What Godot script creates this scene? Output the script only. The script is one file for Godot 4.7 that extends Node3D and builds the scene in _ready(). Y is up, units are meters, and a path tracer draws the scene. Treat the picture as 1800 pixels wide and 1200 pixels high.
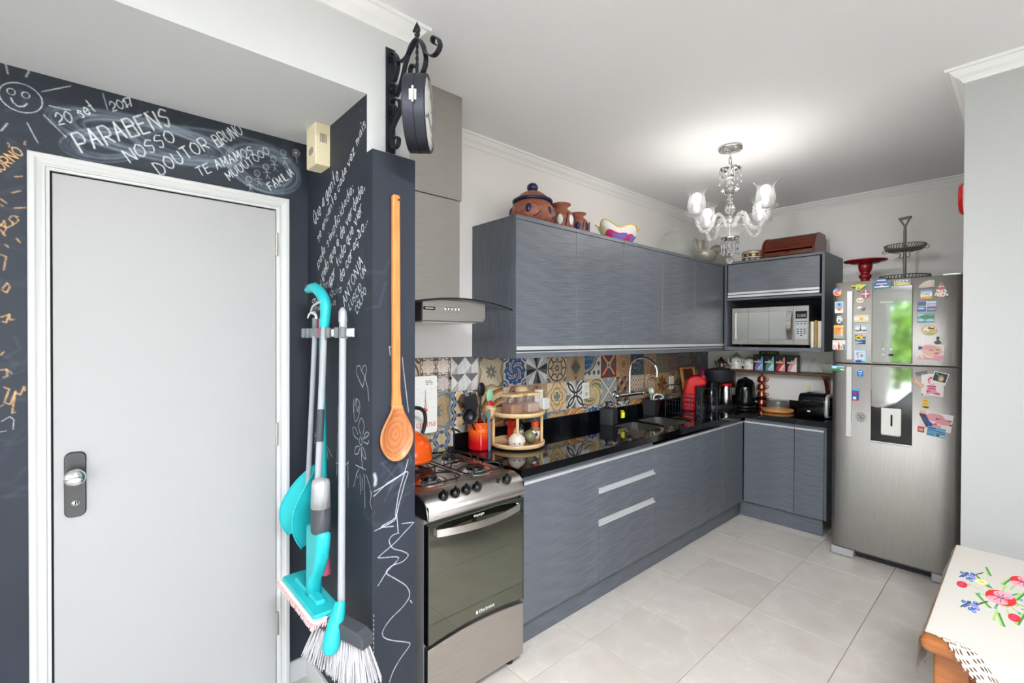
extends Node3D
# A kitchen corner: chalkboard wall with a door on the left, a run of grey cabinets along the long wall, a fridge in the corner.
# x runs along the long wall towards the back wall, z comes out of the long wall towards the camera, y is up. Metres.

const ZW := -2.195      # face of the long wall and of the wall with the door
const XB := 4.65        # face of the back wall
const CEIL := 2.70
const XP := 0.736       # left face of the chalkboard pillar
const WX := -6.0         # far glazed wall, never in the picture
const FZ := 5.5          # glazed wall behind the camera
const ZP := -1.545      # front face of the pillar

var M := {}
var used := {}
var rng := RandomNumberGenerator.new()

func _ready():
	rng.seed = 7
	camera_and_light()
	materials()
	room()
	door()
	chalk_corner()
	bracket_clock()
	base_units()
	wall_units()
	backsplash()
	hood()
	stove()
	counter_left()
	counter_middle()
	counter_corner()
	plank_shelf()
	niche()
	on_top_of_units()
	fridge()
	magnets()
	chandelier()
	added_ceiling_lamps()
	table()
	outside()

func camera_and_light():
	var cam := Camera3D.new()
	cam.name = "camera"
	cam.position = Vector3(0, 1.53, 0)
	cam.rotation_degrees = Vector3(-0.432, -42.072, 0.166)
	cam.fov = 72.17
	cam.near = 0.02
	cam.far = 200.0
	add_child(cam)
	cam.current = true
	var we := WorldEnvironment.new()
	we.name = "environment"
	var e := Environment.new()
	var sky := Sky.new()
	var sm := ProceduralSkyMaterial.new()
	sm.sky_top_color = Color(0.83, 0.90, 1.0)
	sm.sky_horizon_color = Color(0.95, 0.975, 1.0)
	sm.ground_horizon_color = Color(0.80, 0.83, 0.80)
	sm.ground_bottom_color = Color(0.55, 0.55, 0.50)
	sm.sky_energy_multiplier = 1.0
	sky.sky_material = sm
	e.background_mode = Environment.BG_SKY
	e.sky = sky
	e.background_energy_multiplier = SKY_E
	e.tonemap_mode = Environment.TONE_MAPPER_LINEAR
	e.tonemap_exposure = 1.28
	e.sdfgi_enabled = true
	e.ssao_enabled = true
	e.ssil_enabled = true
	we.environment = e
	add_child(we)
	var sun := DirectionalLight3D.new()
	sun.name = "sun"
	sun.rotation_degrees = Vector3(-62, -80, 0)   # high in the west, on the added paving outside the garden doors
	sun.light_color = Color(1.0, 1.0, 1.0)
	sun.light_energy = SUN_E
	sun.light_angular_distance = 0.6
	sun.shadow_enabled = true
	add_child(sun)
	# spotlight added out of view on the left, to brighten the far kitchen
	var sp := SpotLight3D.new()
	sp.name = "added_spot"
	sp.position = SPOT_AT
	sp.look_at_from_position(SPOT_AT, SPOT_TO)
	sp.spot_angle = 21.0
	sp.spot_angle_attenuation = 0.8
	sp.spot_range = 14.0
	sp.spot_attenuation = 2.0
	sp.light_energy = SPOT_E
	sp.light_color = Color(0.97, 0.985, 1.0)
	sp.light_size = 0.12
	sp.shadow_enabled = true
	add_child(sp)
	# two flush ceiling panels added behind the camera to brighten the kitchen
	for p in [V(0.25, CEIL - 0.03, 0.45), V(-2.40, CEIL - 0.03, 2.20)]:
		var l := AreaLight3D.new()
		l.name = "added_panel_light"
		l.area_size = Vector2(0.58, 0.58)
		l.area_normalize_energy = true
		l.position = p - V(0, 0.012, 0)
		l.rotation_degrees = V(-90, 0, 0)
		l.light_color = Color(0.96, 0.98, 1.0)
		l.light_energy = PANEL_E if p.x > -1.0 else PANEL_E * 0.5
		l.shadow_enabled = true
		add_child(l, true)

const SPOT_AT := Vector3(-0.55, 2.50, -0.85)
const SPOT_TO := Vector3(4.2, 1.15, -1.35)
const SPOT_E := 3.8
const SUN_E := 10.0
const SKY_E := 6.4
const PANEL_E := 9.0

# ---------------------------------------------------------------- helpers: nodes
func numbered(called: String) -> String:
	if not used.has(called):
		used[called] = 0
		return called
	used[called] += 1
	return "%s_%03d" % [called, used[called]]

func thing(called: String, label: String, category: String, at := Vector3.ZERO, turn := 0.0, group := "") -> Node3D:
	var o := Node3D.new()
	o.name = numbered(called)
	add_child(o)
	o.position = at
	o.rotation.y = turn
	tag(o, label, category, group)
	return o

func tag(o: Node3D, label: String, category := "", group := "", kind := "") -> Node3D:
	o.set_meta("label", label)
	if category != "":
		o.set_meta("category", category)
	if group != "":
		o.set_meta("group", group)
	if kind != "":
		o.set_meta("kind", kind)
	return o

func put(called: String, s: SurfaceTool, m: Material, parent: Node3D, label := "") -> MeshInstance3D:
	var o := MeshInstance3D.new()
	s.generate_normals()
	o.mesh = s.commit()
	o.material_override = m
	o.name = numbered(called) if parent == self else called
	parent.add_child(o, true)
	if label != "":
		o.set_meta("label", label)
	return o

func again(src: MeshInstance3D, called: String, parent: Node3D, at: Vector3, turn := 0.0, m: Material = null) -> MeshInstance3D:
	var o := MeshInstance3D.new()
	o.mesh = src.mesh
	o.material_override = m if m else src.material_override
	o.name = called
	o.position = at
	o.rotation.y = turn
	parent.add_child(o, true)
	return o

func struct(called: String, s: SurfaceTool, m: Material, label: String, category: String) -> MeshInstance3D:
	var o := put(called, s, m, self)
	tag(o, label, category, "", "structure")
	return o

func copy(src: Node3D, called: String, at: Vector3, turn: float, label: String) -> Node3D:
	var r: Node3D = src.duplicate()
	r.name = numbered(called)
	add_child(r)
	r.position = at
	r.rotation.y = turn
	r.set_meta("label", label)
	return r

# ---------------------------------------------------------------- helpers: shapes
func mb() -> SurfaceTool:
	var s := SurfaceTool.new()
	s.begin(Mesh.PRIMITIVE_TRIANGLES)
	s.set_smooth_group(-1)
	return s

func V(x: float, y: float, z: float) -> Vector3:
	return Vector3(x, y, z)

func quad(s: SurfaceTool, a: Vector3, b: Vector3, c: Vector3, d: Vector3, uv := [Vector2(0, 1), Vector2(1, 1), Vector2(1, 0), Vector2(0, 0)]):
	# a b c d counter-clockwise seen from outside, a at lower left
	for k in [[0, 2, 1], [0, 3, 2]]:
		for i in k:
			s.set_uv(uv[i])
			s.add_vertex([a, b, c, d][i])

# box by corner points, with chamfered edges of size r
func box(s: SurfaceTool, lo: Vector3, hi: Vector3, r := 0.0, xf := Transform3D.IDENTITY):
	s.set_smooth_group(-1)
	var c := (lo + hi) / 2
	var h := (hi - lo).abs() / 2
	r = minf(r, minf(h.x, minf(h.y, h.z)) * 0.9)
	var ax := [V(1, 0, 0), V(0, 1, 0), V(0, 0, 1)]
	for k in 3:
		var n: Vector3 = ax[k]
		var u: Vector3 = ax[(k + 1) % 3]
		var v: Vector3 = ax[(k + 2) % 3]
		var hn: float = h[k]
		var hu: float = h[(k + 1) % 3]
		var hv: float = h[(k + 2) % 3]
		for sg in [-1.0, 1.0]:
			var p := []
			for q in [[-1, -1], [1, -1], [1, 1], [-1, 1]]:
				p.append(xf * (c + n * sg * hn + u * q[0] * (hu - r) + v * q[1] * (hv - r)))
			if sg > 0:
				quad(s, p[0], p[1], p[2], p[3])
			else:
				quad(s, p[3], p[2], p[1], p[0])
			if r > 0.0:
				# edges along v, between +-n and +-u
				for su in [-1.0, 1.0]:
					var e := []
					for sv in [-1.0, 1.0]:
						e.append(xf * (c + n * sg * hn + u * su * (hu - r) + v * sv * (hv - r)))
						e.append(xf * (c + n * sg * (hn - r) + u * su * hu + v * sv * (hv - r)))
					if sg * su > 0:
						quad(s, e[0], e[1], e[3], e[2])
					else:
						quad(s, e[1], e[0], e[2], e[3])
	if r > 0.0:
		for sx in [-1.0, 1.0]:
			for sy in [-1.0, 1.0]:
				for sz in [-1.0, 1.0]:
					var a := xf * (c + V(sx * h.x, sy * (h.y - r), sz * (h.z - r)))
					var b := xf * (c + V(sx * (h.x - r), sy * h.y, sz * (h.z - r)))
					var d := xf * (c + V(sx * (h.x - r), sy * (h.y - r), sz * h.z))
					tri(s, a, b, d, sx * sy * sz < 0)

func tri(s: SurfaceTool, a: Vector3, b: Vector3, c: Vector3, clockwise := false):
	s.set_uv(Vector2.ZERO)
	s.add_vertex(a)
	s.add_vertex(b if clockwise else c)
	s.add_vertex(c if clockwise else b)

var group_at := 0
var faceted := false

# turned shape round y; a point given twice makes a crease. prof: [r, y, r, y ...]
func lathe(s: SurfaceTool, prof: Array, n := 24, xf := Transform3D.IDENTITY, wave := 0.0, lobes := 0, wave_from := 0.0):
	group_at += 1
	s.set_smooth_group(-1 if faceted else group_at)
	var np := prof.size() / 2
	var y0: float = prof[1]
	var y1: float = prof[2 * np - 1]
	for i in np - 1:
		var r0: float = prof[2 * i]
		var h0: float = prof[2 * i + 1]
		var r1: float = prof[2 * i + 2]
		var h1: float = prof[2 * i + 3]
		if r0 == r1 and h0 == h1:
			group_at += 1
			s.set_smooth_group(-1 if faceted else group_at)
			continue
		for k in n:
			var p := []
			for q in [[r0, h0, k], [r0, h0, k + 1], [r1, h1, k + 1], [r1, h1, k]]:
				var a: float = TAU * q[2] / n
				var t := clampf((q[1] - wave_from) / maxf(absf(y1 - wave_from), 0.0001), 0.0, 1.0)
				var rr: float = q[0] * (1.0 + wave * t * cos(a * lobes))
				p.append(xf * V(rr * sin(a), q[1] + wave * 0.35 * t * rr * cos(a * lobes), rr * cos(a)))
			var uv := [Vector2(float(k) / n, (y1 - h0) / (y1 - y0 + 1e-6)), Vector2(float(k + 1) / n, (y1 - h0) / (y1 - y0 + 1e-6)), Vector2(float(k + 1) / n, (y1 - h1) / (y1 - y0 + 1e-6)), Vector2(float(k) / n, (y1 - h1) / (y1 - y0 + 1e-6))]
			if r0 < 1e-5:
				for j in [0, 3, 2]:
					s.set_uv(uv[j])
					s.add_vertex(p[j])
			elif r1 < 1e-5:
				for j in [0, 2, 1]:
					s.set_uv(uv[j])
					s.add_vertex(p[j])
			else:
				quad(s, p[0], p[1], p[2], p[3], uv)

func ball(s: SurfaceTool, c: Vector3, r: float, n := 14, sq := V(1, 1, 1)):
	var prof := []
	var m := maxi(4, n / 2)
	for i in m + 1:
		var a := PI * i / m
		prof.append(sin(a) * r if i > 0 and i < m else 0.0)
		prof.append(-cos(a) * r)
	lathe(s, prof, n, Transform3D(Basis.from_scale(sq), c))

# points through which a smooth line runs
func smooth(pts: Array, per := 5, closed := false) -> Array:
	var out := []
	var n := pts.size()
	for i in (n if closed else n - 1):
		var a = pts[(i - 1 + n) % n] if closed or i > 0 else pts[0]
		var b = pts[i]
		var c = pts[(i + 1) % n]
		var d = pts[(i + 2) % n] if closed or i + 2 < n else pts[n - 1]
		for k in per:
			var t := float(k) / per
			out.append(b.cubic_interpolate(c, a, d, t))
	if not closed:
		out.append(pts[n - 1])
	return out

# a round bar along points; rad a number or one number for each point
func tube(s: SurfaceTool, pts: Array, rad, n := 8, closed := false, caps := true):
	group_at += 1
	s.set_smooth_group(group_at)
	var rings := []
	var m := pts.size()
	var up := Vector3.ZERO
	for i in m:
		var p: Vector3 = pts[i]
		var fwd: Vector3 = (pts[(i + 1) % m] - pts[(i - 1 + m) % m]) if closed or (i > 0 and i < m - 1) else (pts[1] - pts[0] if i == 0 else pts[m - 1] - pts[m - 2])
		fwd = fwd.normalized()
		if up == Vector3.ZERO:
			up = fwd.cross(V(0.31, 0.93, 0.21)).normalized()
		up = (up - fwd * up.dot(fwd)).normalized()
		var side := fwd.cross(up)
		var r: float = rad[i] if rad is Array else rad
		var ring := []
		for k in n:
			var a := TAU * k / n
			ring.append(p + (up * cos(a) + side * sin(a)) * r)
		rings.append(ring)
	for i in (m if closed else m - 1):
		var r0: Array = rings[i]
		var r1: Array = rings[(i + 1) % m]
		for k in n:
			quad(s, r0[k], r0[(k + 1) % n], r1[(k + 1) % n], r1[k])
	if caps and not closed:
		s.set_smooth_group(-1)
		for k in n:
			tri(s, pts[0], rings[0][(k + 1) % n], rings[0][k])
			tri(s, pts[m - 1], rings[m - 1][k], rings[m - 1][(k + 1) % n])

# a flat bar (width w across the plane with normal nrm, thickness t) along points lying in a plane
func strap(s: SurfaceTool, pts: Array, nrm: Vector3, w: float, t: float):
	group_at += 2
	var m := pts.size()
	var outer := []
	var inner := []
	for i in m:
		var fwd: Vector3 = (pts[mini(i + 1, m - 1)] - pts[maxi(i - 1, 0)]).normalized()
		var side := nrm.cross(fwd).normalized() * t / 2
		outer.append(pts[i] + side)
		inner.append(pts[i] - side)
	var h := nrm.normalized() * w / 2
	for i in m - 1:
		s.set_smooth_group(group_at)
		quad(s, outer[i] - h, outer[i] + h, outer[i + 1] + h, outer[i + 1] - h)
		s.set_smooth_group(group_at - 1)
		quad(s, inner[i] + h, inner[i] - h, inner[i + 1] - h, inner[i + 1] + h)
		s.set_smooth_group(-1)
		quad(s, outer[i] + h, inner[i] + h, inner[i + 1] + h, outer[i + 1] + h)
		quad(s, inner[i] - h, outer[i] - h, outer[i + 1] - h, inner[i + 1] - h)
	quad(s, outer[0] + h, outer[0] - h, inner[0] - h, inner[0] + h)
	quad(s, outer[m - 1] - h, outer[m - 1] + h, inner[m - 1] + h, inner[m - 1] - h)

# a flat outline (counter-clockwise, x right, y up) pushed from z = 0 to z = depth, front edge rounded by r
func inset(poly: PackedVector2Array, r: float) -> PackedVector2Array:
	var out := PackedVector2Array()
	var n := poly.size()
	for i in n:
		var d0 := (poly[i] - poly[(i - 1 + n) % n]).normalized()
		var d1 := (poly[(i + 1) % n] - poly[i]).normalized()
		var m := (Vector2(-d0.y, d0.x) + Vector2(-d1.y, d1.x)).normalized()
		out.append(poly[i] + m * r / maxf(m.dot(Vector2(-d0.y, d0.x)), 0.55))
	return out

func cap(s: SurfaceTool, poly: PackedVector2Array, z: float, xf: Transform3D, lo: Vector2, sz: Vector2, facing: bool):
	var at := Geometry2D.triangulate_polygon(poly)
	for i in range(0, at.size(), 3):
		var a := poly[at[i]]
		var b := poly[at[i + 1]]
		var c := poly[at[i + 2]]
		if ((b - a).cross(c - a) < 0) == facing:
			var t := b
			b = c
			c = t
		for p in [a, c, b]:
			s.set_uv(Vector2((p.x - lo.x) / sz.x, 1.0 - (p.y - lo.y) / sz.y) if facing else Vector2.ZERO)
			s.add_vertex(xf * V(p.x, p.y, z))

func prism(s: SurfaceTool, poly: PackedVector2Array, depth: float, xf := Transform3D.IDENTITY, r := 0.0, round_side := false, both := false):
	if Geometry2D.is_polygon_clockwise(poly):
		poly.reverse()
	var lo := Vector2(1e9, 1e9)
	var hi := Vector2(-1e9, -1e9)
	for p in poly:
		lo = lo.min(p)
		hi = hi.max(p)
	var rings := []
	var steps := 3 if r > 0.006 else 1
	if both and r > 0.0:
		for k in steps:
			var a := PI / 2 * k / steps
			rings.append([inset(poly, r * (1.0 - sin(a))), r * (1.0 - cos(a))])
		rings.append([poly, r])
	else:
		rings.append([poly, 0.0])
	if r > 0.0:
		for k in steps + 1:
			var a := PI / 2 * k / steps
			rings.append([inset(poly, r * (1.0 - cos(a))) if k > 0 else poly, depth - r + r * sin(a)])
	else:
		rings.append([poly, depth])
	s.set_smooth_group(-1)
	cap(s, rings[rings.size() - 1][0], depth, xf, lo, hi - lo, true)
	cap(s, rings[0][0], 0.0, xf, lo, hi - lo, false)
	group_at += 1
	s.set_smooth_group(group_at if round_side else -1)
	var uv := [Vector2.ZERO, Vector2.ZERO, Vector2.ZERO, Vector2.ZERO]
	var n := poly.size()
	for k in rings.size() - 1:
		var p: PackedVector2Array = rings[k][0]
		var q: PackedVector2Array = rings[k + 1][0]
		var z0: float = rings[k][1]
		var z1: float = rings[k + 1][1]
		for i in n:
			quad(s, xf * V(p[i].x, p[i].y, z0), xf * V(p[(i + 1) % n].x, p[(i + 1) % n].y, z0), xf * V(q[(i + 1) % n].x, q[(i + 1) % n].y, z1), xf * V(q[i].x, q[i].y, z1), uv)

func rrect(w: float, h: float, r: float, n := 5, cx := 0.0, cy := 0.0) -> PackedVector2Array:
	var p := PackedVector2Array()
	for q in [[1, 1, 0], [-1, 1, 1], [-1, -1, 2], [1, -1, 3]]:
		for k in n + 1:
			var a: float = PI / 2 * (q[2] + float(k) / n)
			p.append(Vector2(cx + q[0] * (w / 2 - r) + cos(a) * r, cy + q[1] * (h / 2 - r) + sin(a) * r))
	return p

func ellipse(rx: float, ry: float, n := 24, cx := 0.0, cy := 0.0) -> PackedVector2Array:
	var p := PackedVector2Array()
	for k in n:
		p.append(Vector2(cx + rx * cos(TAU * k / n), cy + ry * sin(TAU * k / n)))
	return p

func v2(flat: Array, k := 1.0) -> PackedVector2Array:
	var p := PackedVector2Array()
	for i in flat.size() / 2:
		p.append(Vector2(flat[2 * i], flat[2 * i + 1]) * k)
	return p

func v3(flat: Array) -> Array:
	var p := []
	for i in flat.size() / 3:
		p.append(V(flat[3 * i], flat[3 * i + 1], flat[3 * i + 2]))
	return p

func TR(at: Vector3, rx := 0.0, ry := 0.0, rz := 0.0) -> Transform3D:
	return Transform3D(Basis.from_euler(V(deg_to_rad(rx), deg_to_rad(ry), deg_to_rad(rz))), at)

# lettering of raised flat letters, facing +z, its left end at xf's origin
func letters(called: String, text: String, height: float, m: Material, parent: Node3D, xf: Transform3D, depth := 0.0006) -> MeshInstance3D:
	var t := TextMesh.new()
	var f := SystemFont.new()
	f.font_names = PackedStringArray(["Droid Sans"])
	t.font = f
	t.text = text
	t.font_size = 32
	t.pixel_size = height / 23.0
	t.depth = depth
	t.curve_step = 2.0
	t.horizontal_alignment = HORIZONTAL_ALIGNMENT_CENTER
	var o := MeshInstance3D.new()
	o.mesh = t
	o.material_override = m
	o.name = called
	o.transform = xf
	parent.add_child(o, true)
	return o

# ---------------------------------------------------------------- materials
func mt(called: String, c: Color, rough := 0.6, metal := 0.0) -> StandardMaterial3D:
	var m := StandardMaterial3D.new()
	m.resource_name = called
	m.albedo_color = c
	m.roughness = rough
	m.metallic = metal
	M[called] = m
	return m

func C8(r: int, g: int, b: int) -> Color:
	return Color(r / 255.0, g / 255.0, b / 255.0)

func noise_tex(size: int, freq: float, stops: Array, seed_ := 1, oct := 5, warp := 0.0, as_normal := false) -> NoiseTexture2D:
	var n := FastNoiseLite.new()
	n.noise_type = FastNoiseLite.TYPE_SIMPLEX_SMOOTH
	n.seed = seed_
	n.frequency = freq
	n.fractal_octaves = oct
	if warp > 0.0:
		n.domain_warp_enabled = true
		n.domain_warp_amplitude = warp
		n.domain_warp_frequency = freq * 0.7
	var t := NoiseTexture2D.new()
	t.width = size
	t.height = size
	t.seamless = true
	t.noise = n
	t.as_normal_map = as_normal
	if not as_normal:
		var g := Gradient.new()
		g.offsets = PackedFloat32Array()
		var off := PackedFloat32Array()
		var col := PackedColorArray()
		for q in stops:
			off.append(q[0])
			col.append(q[1])
		g.offsets = off
		g.colors = col
		t.color_ramp = g
	return t

func tri_mat(called: String, t: Texture2D, scale: Vector3, rough: float, metal := 0.0, world := false) -> StandardMaterial3D:
	var m := mt(called, Color.WHITE, rough, metal)
	m.albedo_texture = t
	m.uv1_triplanar = true
	m.uv1_world_triplanar = world
	m.uv1_scale = scale
	m.uv1_triplanar_sharpness = 8.0
	return m

func glass(called: String, c := Color(1, 1, 1), a := 0.06) -> StandardMaterial3D:
	var m := mt(called, Color(c.r, c.g, c.b, a), 0.03)
	m.transparency = BaseMaterial3D.TRANSPARENCY_ALPHA
	m.cull_mode = BaseMaterial3D.CULL_DISABLED
	return m

func materials():
	mt("wall_white", C8(234, 230, 227), 0.85)
	mt("wall_white_dimmed", C8(206, 206, 206), 0.85)  # beam white, darkened to offset the strong light there
	mt("ceiling_white", C8(232, 231, 231), 0.9)
	mt("paint_white", C8(208, 208, 207), 0.45)
	mt("crown_white", C8(236, 235, 234), 0.6)
	mt("right_wall_dimmed", C8(180, 180, 179), 0.85)  # same wall white, darkened to offset the strong light on this wall
	mt("door_white_dimmed", C8(176, 175, 175), 0.5)  # white paint greyed to offset the strong light on the door
	mt("white_plastic", C8(238, 236, 230), 0.4)
	mt("cream_plastic", C8(238, 224, 188), 0.5)
	mt("black_plastic", C8(22, 23, 26), 0.3)
	mt("black_gloss", C8(14, 15, 18), 0.12)
	mt("black_matt", C8(30, 31, 35), 0.6)
	mt("iron", C8(38, 41, 50), 0.45, 0.4)
	mt("chrome", C8(225, 226, 228), 0.08, 1.0)
	mt("aluminium", C8(214, 214, 214), 0.35, 0.3)
	mt("bright_steel", C8(205, 202, 198), 0.22, 1.0)
	mt("granite", C8(12, 13, 16), 0.05)
	mt("granite_edge", C8(26, 29, 34), 0.25)
	mt("dark_gap", C8(10, 11, 13), 0.8)
	mt("teal", C8(38, 190, 196), 0.4)
	mt("teal_dark", C8(0, 160, 165), 0.4)
	mt("pole_grey", C8(172, 174, 178), 0.4)
	mt("grey_plastic", C8(120, 124, 128), 0.5)
	mt("dark_grey", C8(72, 74, 80), 0.55)
	mt("silver_plastic", C8(190, 191, 193), 0.35, 0.3)
	mt("pink", C8(232, 90, 130), 0.5)
	mt("orange_enamel", C8(235, 88, 12), 0.12)
	mt("red_gloss", C8(205, 18, 28), 0.15)
	mt("red_wood", C8(132, 22, 28), 0.25)
	mt("yellow", C8(228, 220, 20), 0.6)
	mt("white_ceramic", C8(232, 226, 216), 0.2)
	mt("copper", C8(200, 112, 84), 0.25, 0.9)
	mt("pewter", C8(178, 172, 160), 0.4, 0.5)
	mt("antique_iron", C8(118, 113, 106), 0.5, 0.3)
	mt("grout", C8(196, 190, 182), 0.9)
	mt("floor_grout", C8(142, 134, 126), 0.9)
	mt("paper", C8(232, 226, 210), 0.9)
	mt("garlic", C8(225, 214, 198), 0.3)
	mt("lid_green", C8(120, 118, 84), 0.3)
	mt("red_label", C8(200, 45, 30), 0.5)
	mt("orange_cap", C8(225, 80, 30), 0.4)
	mt("cork", C8(214, 168, 108), 0.7)
	var seeds := noise_tex(256, 0.16, [[0.25, C8(110, 62, 44)], [0.5, C8(160, 104, 72)], [0.75, C8(206, 160, 120)]], 41, 2)
	tri_mat("seed_red", seeds, V(9, 9, 9), 0.8)
	seeds = noise_tex(256, 0.16, [[0.25, C8(140, 104, 92)], [0.5, C8(190, 156, 140)], [0.75, C8(222, 196, 170)]], 42, 2)
	tri_mat("seed_pale", seeds, V(9, 9, 9), 0.8)
	mt("green_plastic", C8(150, 205, 165), 0.4)
	mt("red_spoon", C8(200, 30, 45), 0.35)
	mt("steel_blue", C8(120, 150, 170), 0.3, 0.4)
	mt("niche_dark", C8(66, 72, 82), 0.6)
	glass("clear_glass")
	glass("green_glass", Color(0.85, 0.97, 0.90), 0.05)
	glass("smoke_glass", Color(0.25, 0.34, 0.36), 0.30)
	glass("chandelier_glass", Color(1, 1, 1), 0.07)
	glass("cut_glass", Color(1, 1, 1), 0.14)
	glass("shade_glass", Color(1, 1, 1), 0.03)
	glass("lid_glass", Color(0.5, 0.55, 0.56), 0.10)
	glass("window_glass", Color(1, 1, 1), 0.03)
	var cr := mt("crystal", Color(1, 1, 1, 0.02), 0.0)
	cr.transparency = BaseMaterial3D.TRANSPARENCY_ALPHA
	cr.refraction_enabled = true
	cr.refraction_scale = 0.05
	# steels
	var brushed := noise_tex(512, 0.02, [[0.2, C8(182, 177, 173)], [0.8, C8(188, 183, 178)]], 11, 4)
	var m := tri_mat("steel", brushed, V(0.7, 9.0, 0.7), 0.3, 1.0)
	m = tri_mat("steel_fridge", brushed, V(8.0, 0.5, 8.0), 0.44, 1.0)
	m.albedo_color = Color(0.84, 0.84, 0.84)
	mt("steel_dark", C8(92, 92, 92), 0.3, 1.0)
	mt("steel_side", C8(160, 160, 160), 0.45, 0.2)
	mt("mirror_dark", C8(118, 122, 112), 0.04, 1.0)
	mt("mirror_panel", C8(168, 172, 170), 0.05, 1.0)
	# grey wood grain of the cabinets: across and upright
	var grain := noise_tex(1024, 0.012, [[0.0, C8(84, 89, 98)], [0.36, C8(97, 101, 110)], [0.52, C8(104, 108, 116)], [0.68, C8(110, 114, 121)], [1.0, C8(124, 127, 133)]], 3, 6, 18.0)
	m = tri_mat("grey_wood", grain, V(0.34, 13.0, 0.34), 0.42, 0.0, true)
	m = tri_mat("grey_wood_upright", grain, V(13.0, 0.34, 13.0), 0.42, 0.0, true)
	m.albedo_color = Color(0.86, 0.87, 0.88)
	# warm woods
	var wood := noise_tex(512, 0.016, [[0.0, C8(196, 128, 70)], [0.45, C8(224, 162, 100)], [1.0, C8(240, 190, 130)]], 5, 5, 12.0)
	var pale := noise_tex(512, 0.016, [[0.0, C8(206, 166, 116)], [0.5, C8(224, 188, 138)], [1.0, C8(236, 204, 158)]], 6, 5, 12.0)
	tri_mat("bamboo", pale, V(2.0, 14.0, 2.0), 0.45)
	tri_mat("orange_wood", pale, V(6.0, 6.0, 6.0), 0.35).albedo_color = C8(246, 196, 140)
	tri_mat("spoon_wood", pale, V(9.0, 0.8, 9.0), 0.5).albedo_color = C8(238, 186, 140)
	var brown := noise_tex(512, 0.016, [[0.0, C8(58, 36, 26)], [0.5, C8(96, 62, 44)], [1.0, C8(130, 88, 62)]], 8, 5, 12.0)
	tri_mat("brown_wood", brown, V(2.0, 12.0, 1.0), 0.5)
	tri_mat("table_wood", pale, V(8.0, 8.0, 1.2), 0.3).albedo_color = C8(178, 128, 92)
	tri_mat("bread_wood", brown, V(2.0, 10.0, 1.0), 0.3).albedo_color = C8(255, 160, 120)
	# floor stone, four tones
	for k in 4:
		var d := [0, 3, -4, 5][k] as int
		var veins := noise_tex(512, 0.0045, [[0.0, C8(218 + d, 208 + d, 197 + d)], [0.38, C8(225 + d, 216 + d, 207 + d)], [0.48, C8(227 + d, 219 + d, 210 + d)], [0.50, C8(233 + d, 227 + d, 219 + d)], [0.52, C8(227 + d, 219 + d, 210 + d)], [1.0, C8(220 + d, 211 + d, 201 + d)]], 20 + k, 5, 60.0)
		m = tri_mat("floor_%d" % k, veins, V(0.9, 0.9, 0.9), 0.28, 0.0, true)
	# clay of the jars
	var clay := noise_tex(256, 0.03, [[0.0, C8(130, 74, 54)], [1.0, C8(176, 106, 82)]], 31, 4)
	tri_mat("clay", clay, V(3, 3, 3), 0.5)
	mt("blue_glaze", C8(34, 34, 84), 0.15)
	mt("cloth_white", C8(196, 190, 180), 0.95)
	mt("leaf_a", C8(120, 160, 40), 0.7).backlight_enabled = true
	M.leaf_a.backlight = C8(120, 150, 40)
	mt("leaf_b", C8(70, 110, 40), 0.7)
	mt("lawn", C8(128, 132, 108), 0.95)
	mt("bounce_paving", C8(214, 216, 218), 0.8)
	mt("pad_pink", C8(225, 190, 190), 0.9)
	mt("bristle", C8(206, 203, 206), 0.6)
	# the hollow of the spoon shows rings
	tri_mat("spoon_bowl", ring_tex(), V(4.2, 4.2, 4.2), 0.4).uv1_offset = V(0.53, 0.08, 0)
	crock_mat()
	printed_things()
	more_prints()
	chalkboards()

func ring_tex() -> ImageTexture:
	# wood rings as a board is cut across a limb, at 24 cm a repeat
	var im := Image.create_empty(256, 256, false, Image.FORMAT_RGB8)
	var n := FastNoiseLite.new()
	n.frequency = 0.012
	for y in 256:
		for x in 256:
			var dx := (x - 140) / 110.0
			var dy := (y - 128) / 150.0
			var r := sqrt(dx * dx + dy * dy) + 0.12 * n.get_noise_2d(x, y)
			var k := 0.5 + 0.5 * sin(r * 42.0)
			var c := C8(196, 124, 76).lerp(C8(160, 90, 52), k * 0.6)
			if r > 0.62:
				c = C8(206, 138, 86).lerp(C8(190, 120, 72), k * 0.3)
			im.set_pixel(x, y, c)
	return ImageTexture.create_from_image(im)

func crock_mat():
	# enamel that runs from red at the foot to orange at the rim
	var im := Image.create_empty(4, 128, false, Image.FORMAT_RGB8)
	for y in 128:
		for x in 4:
			im.set_pixel(x, y, C8(240, 96, 28).lerp(C8(206, 22, 30), smoothstep(0.35, 0.75, y / 127.0)))
	var m := mt("crock", Color.WHITE, 0.12)
	m.albedo_texture = ImageTexture.create_from_image(im)
	m.texture_repeat = false

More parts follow.
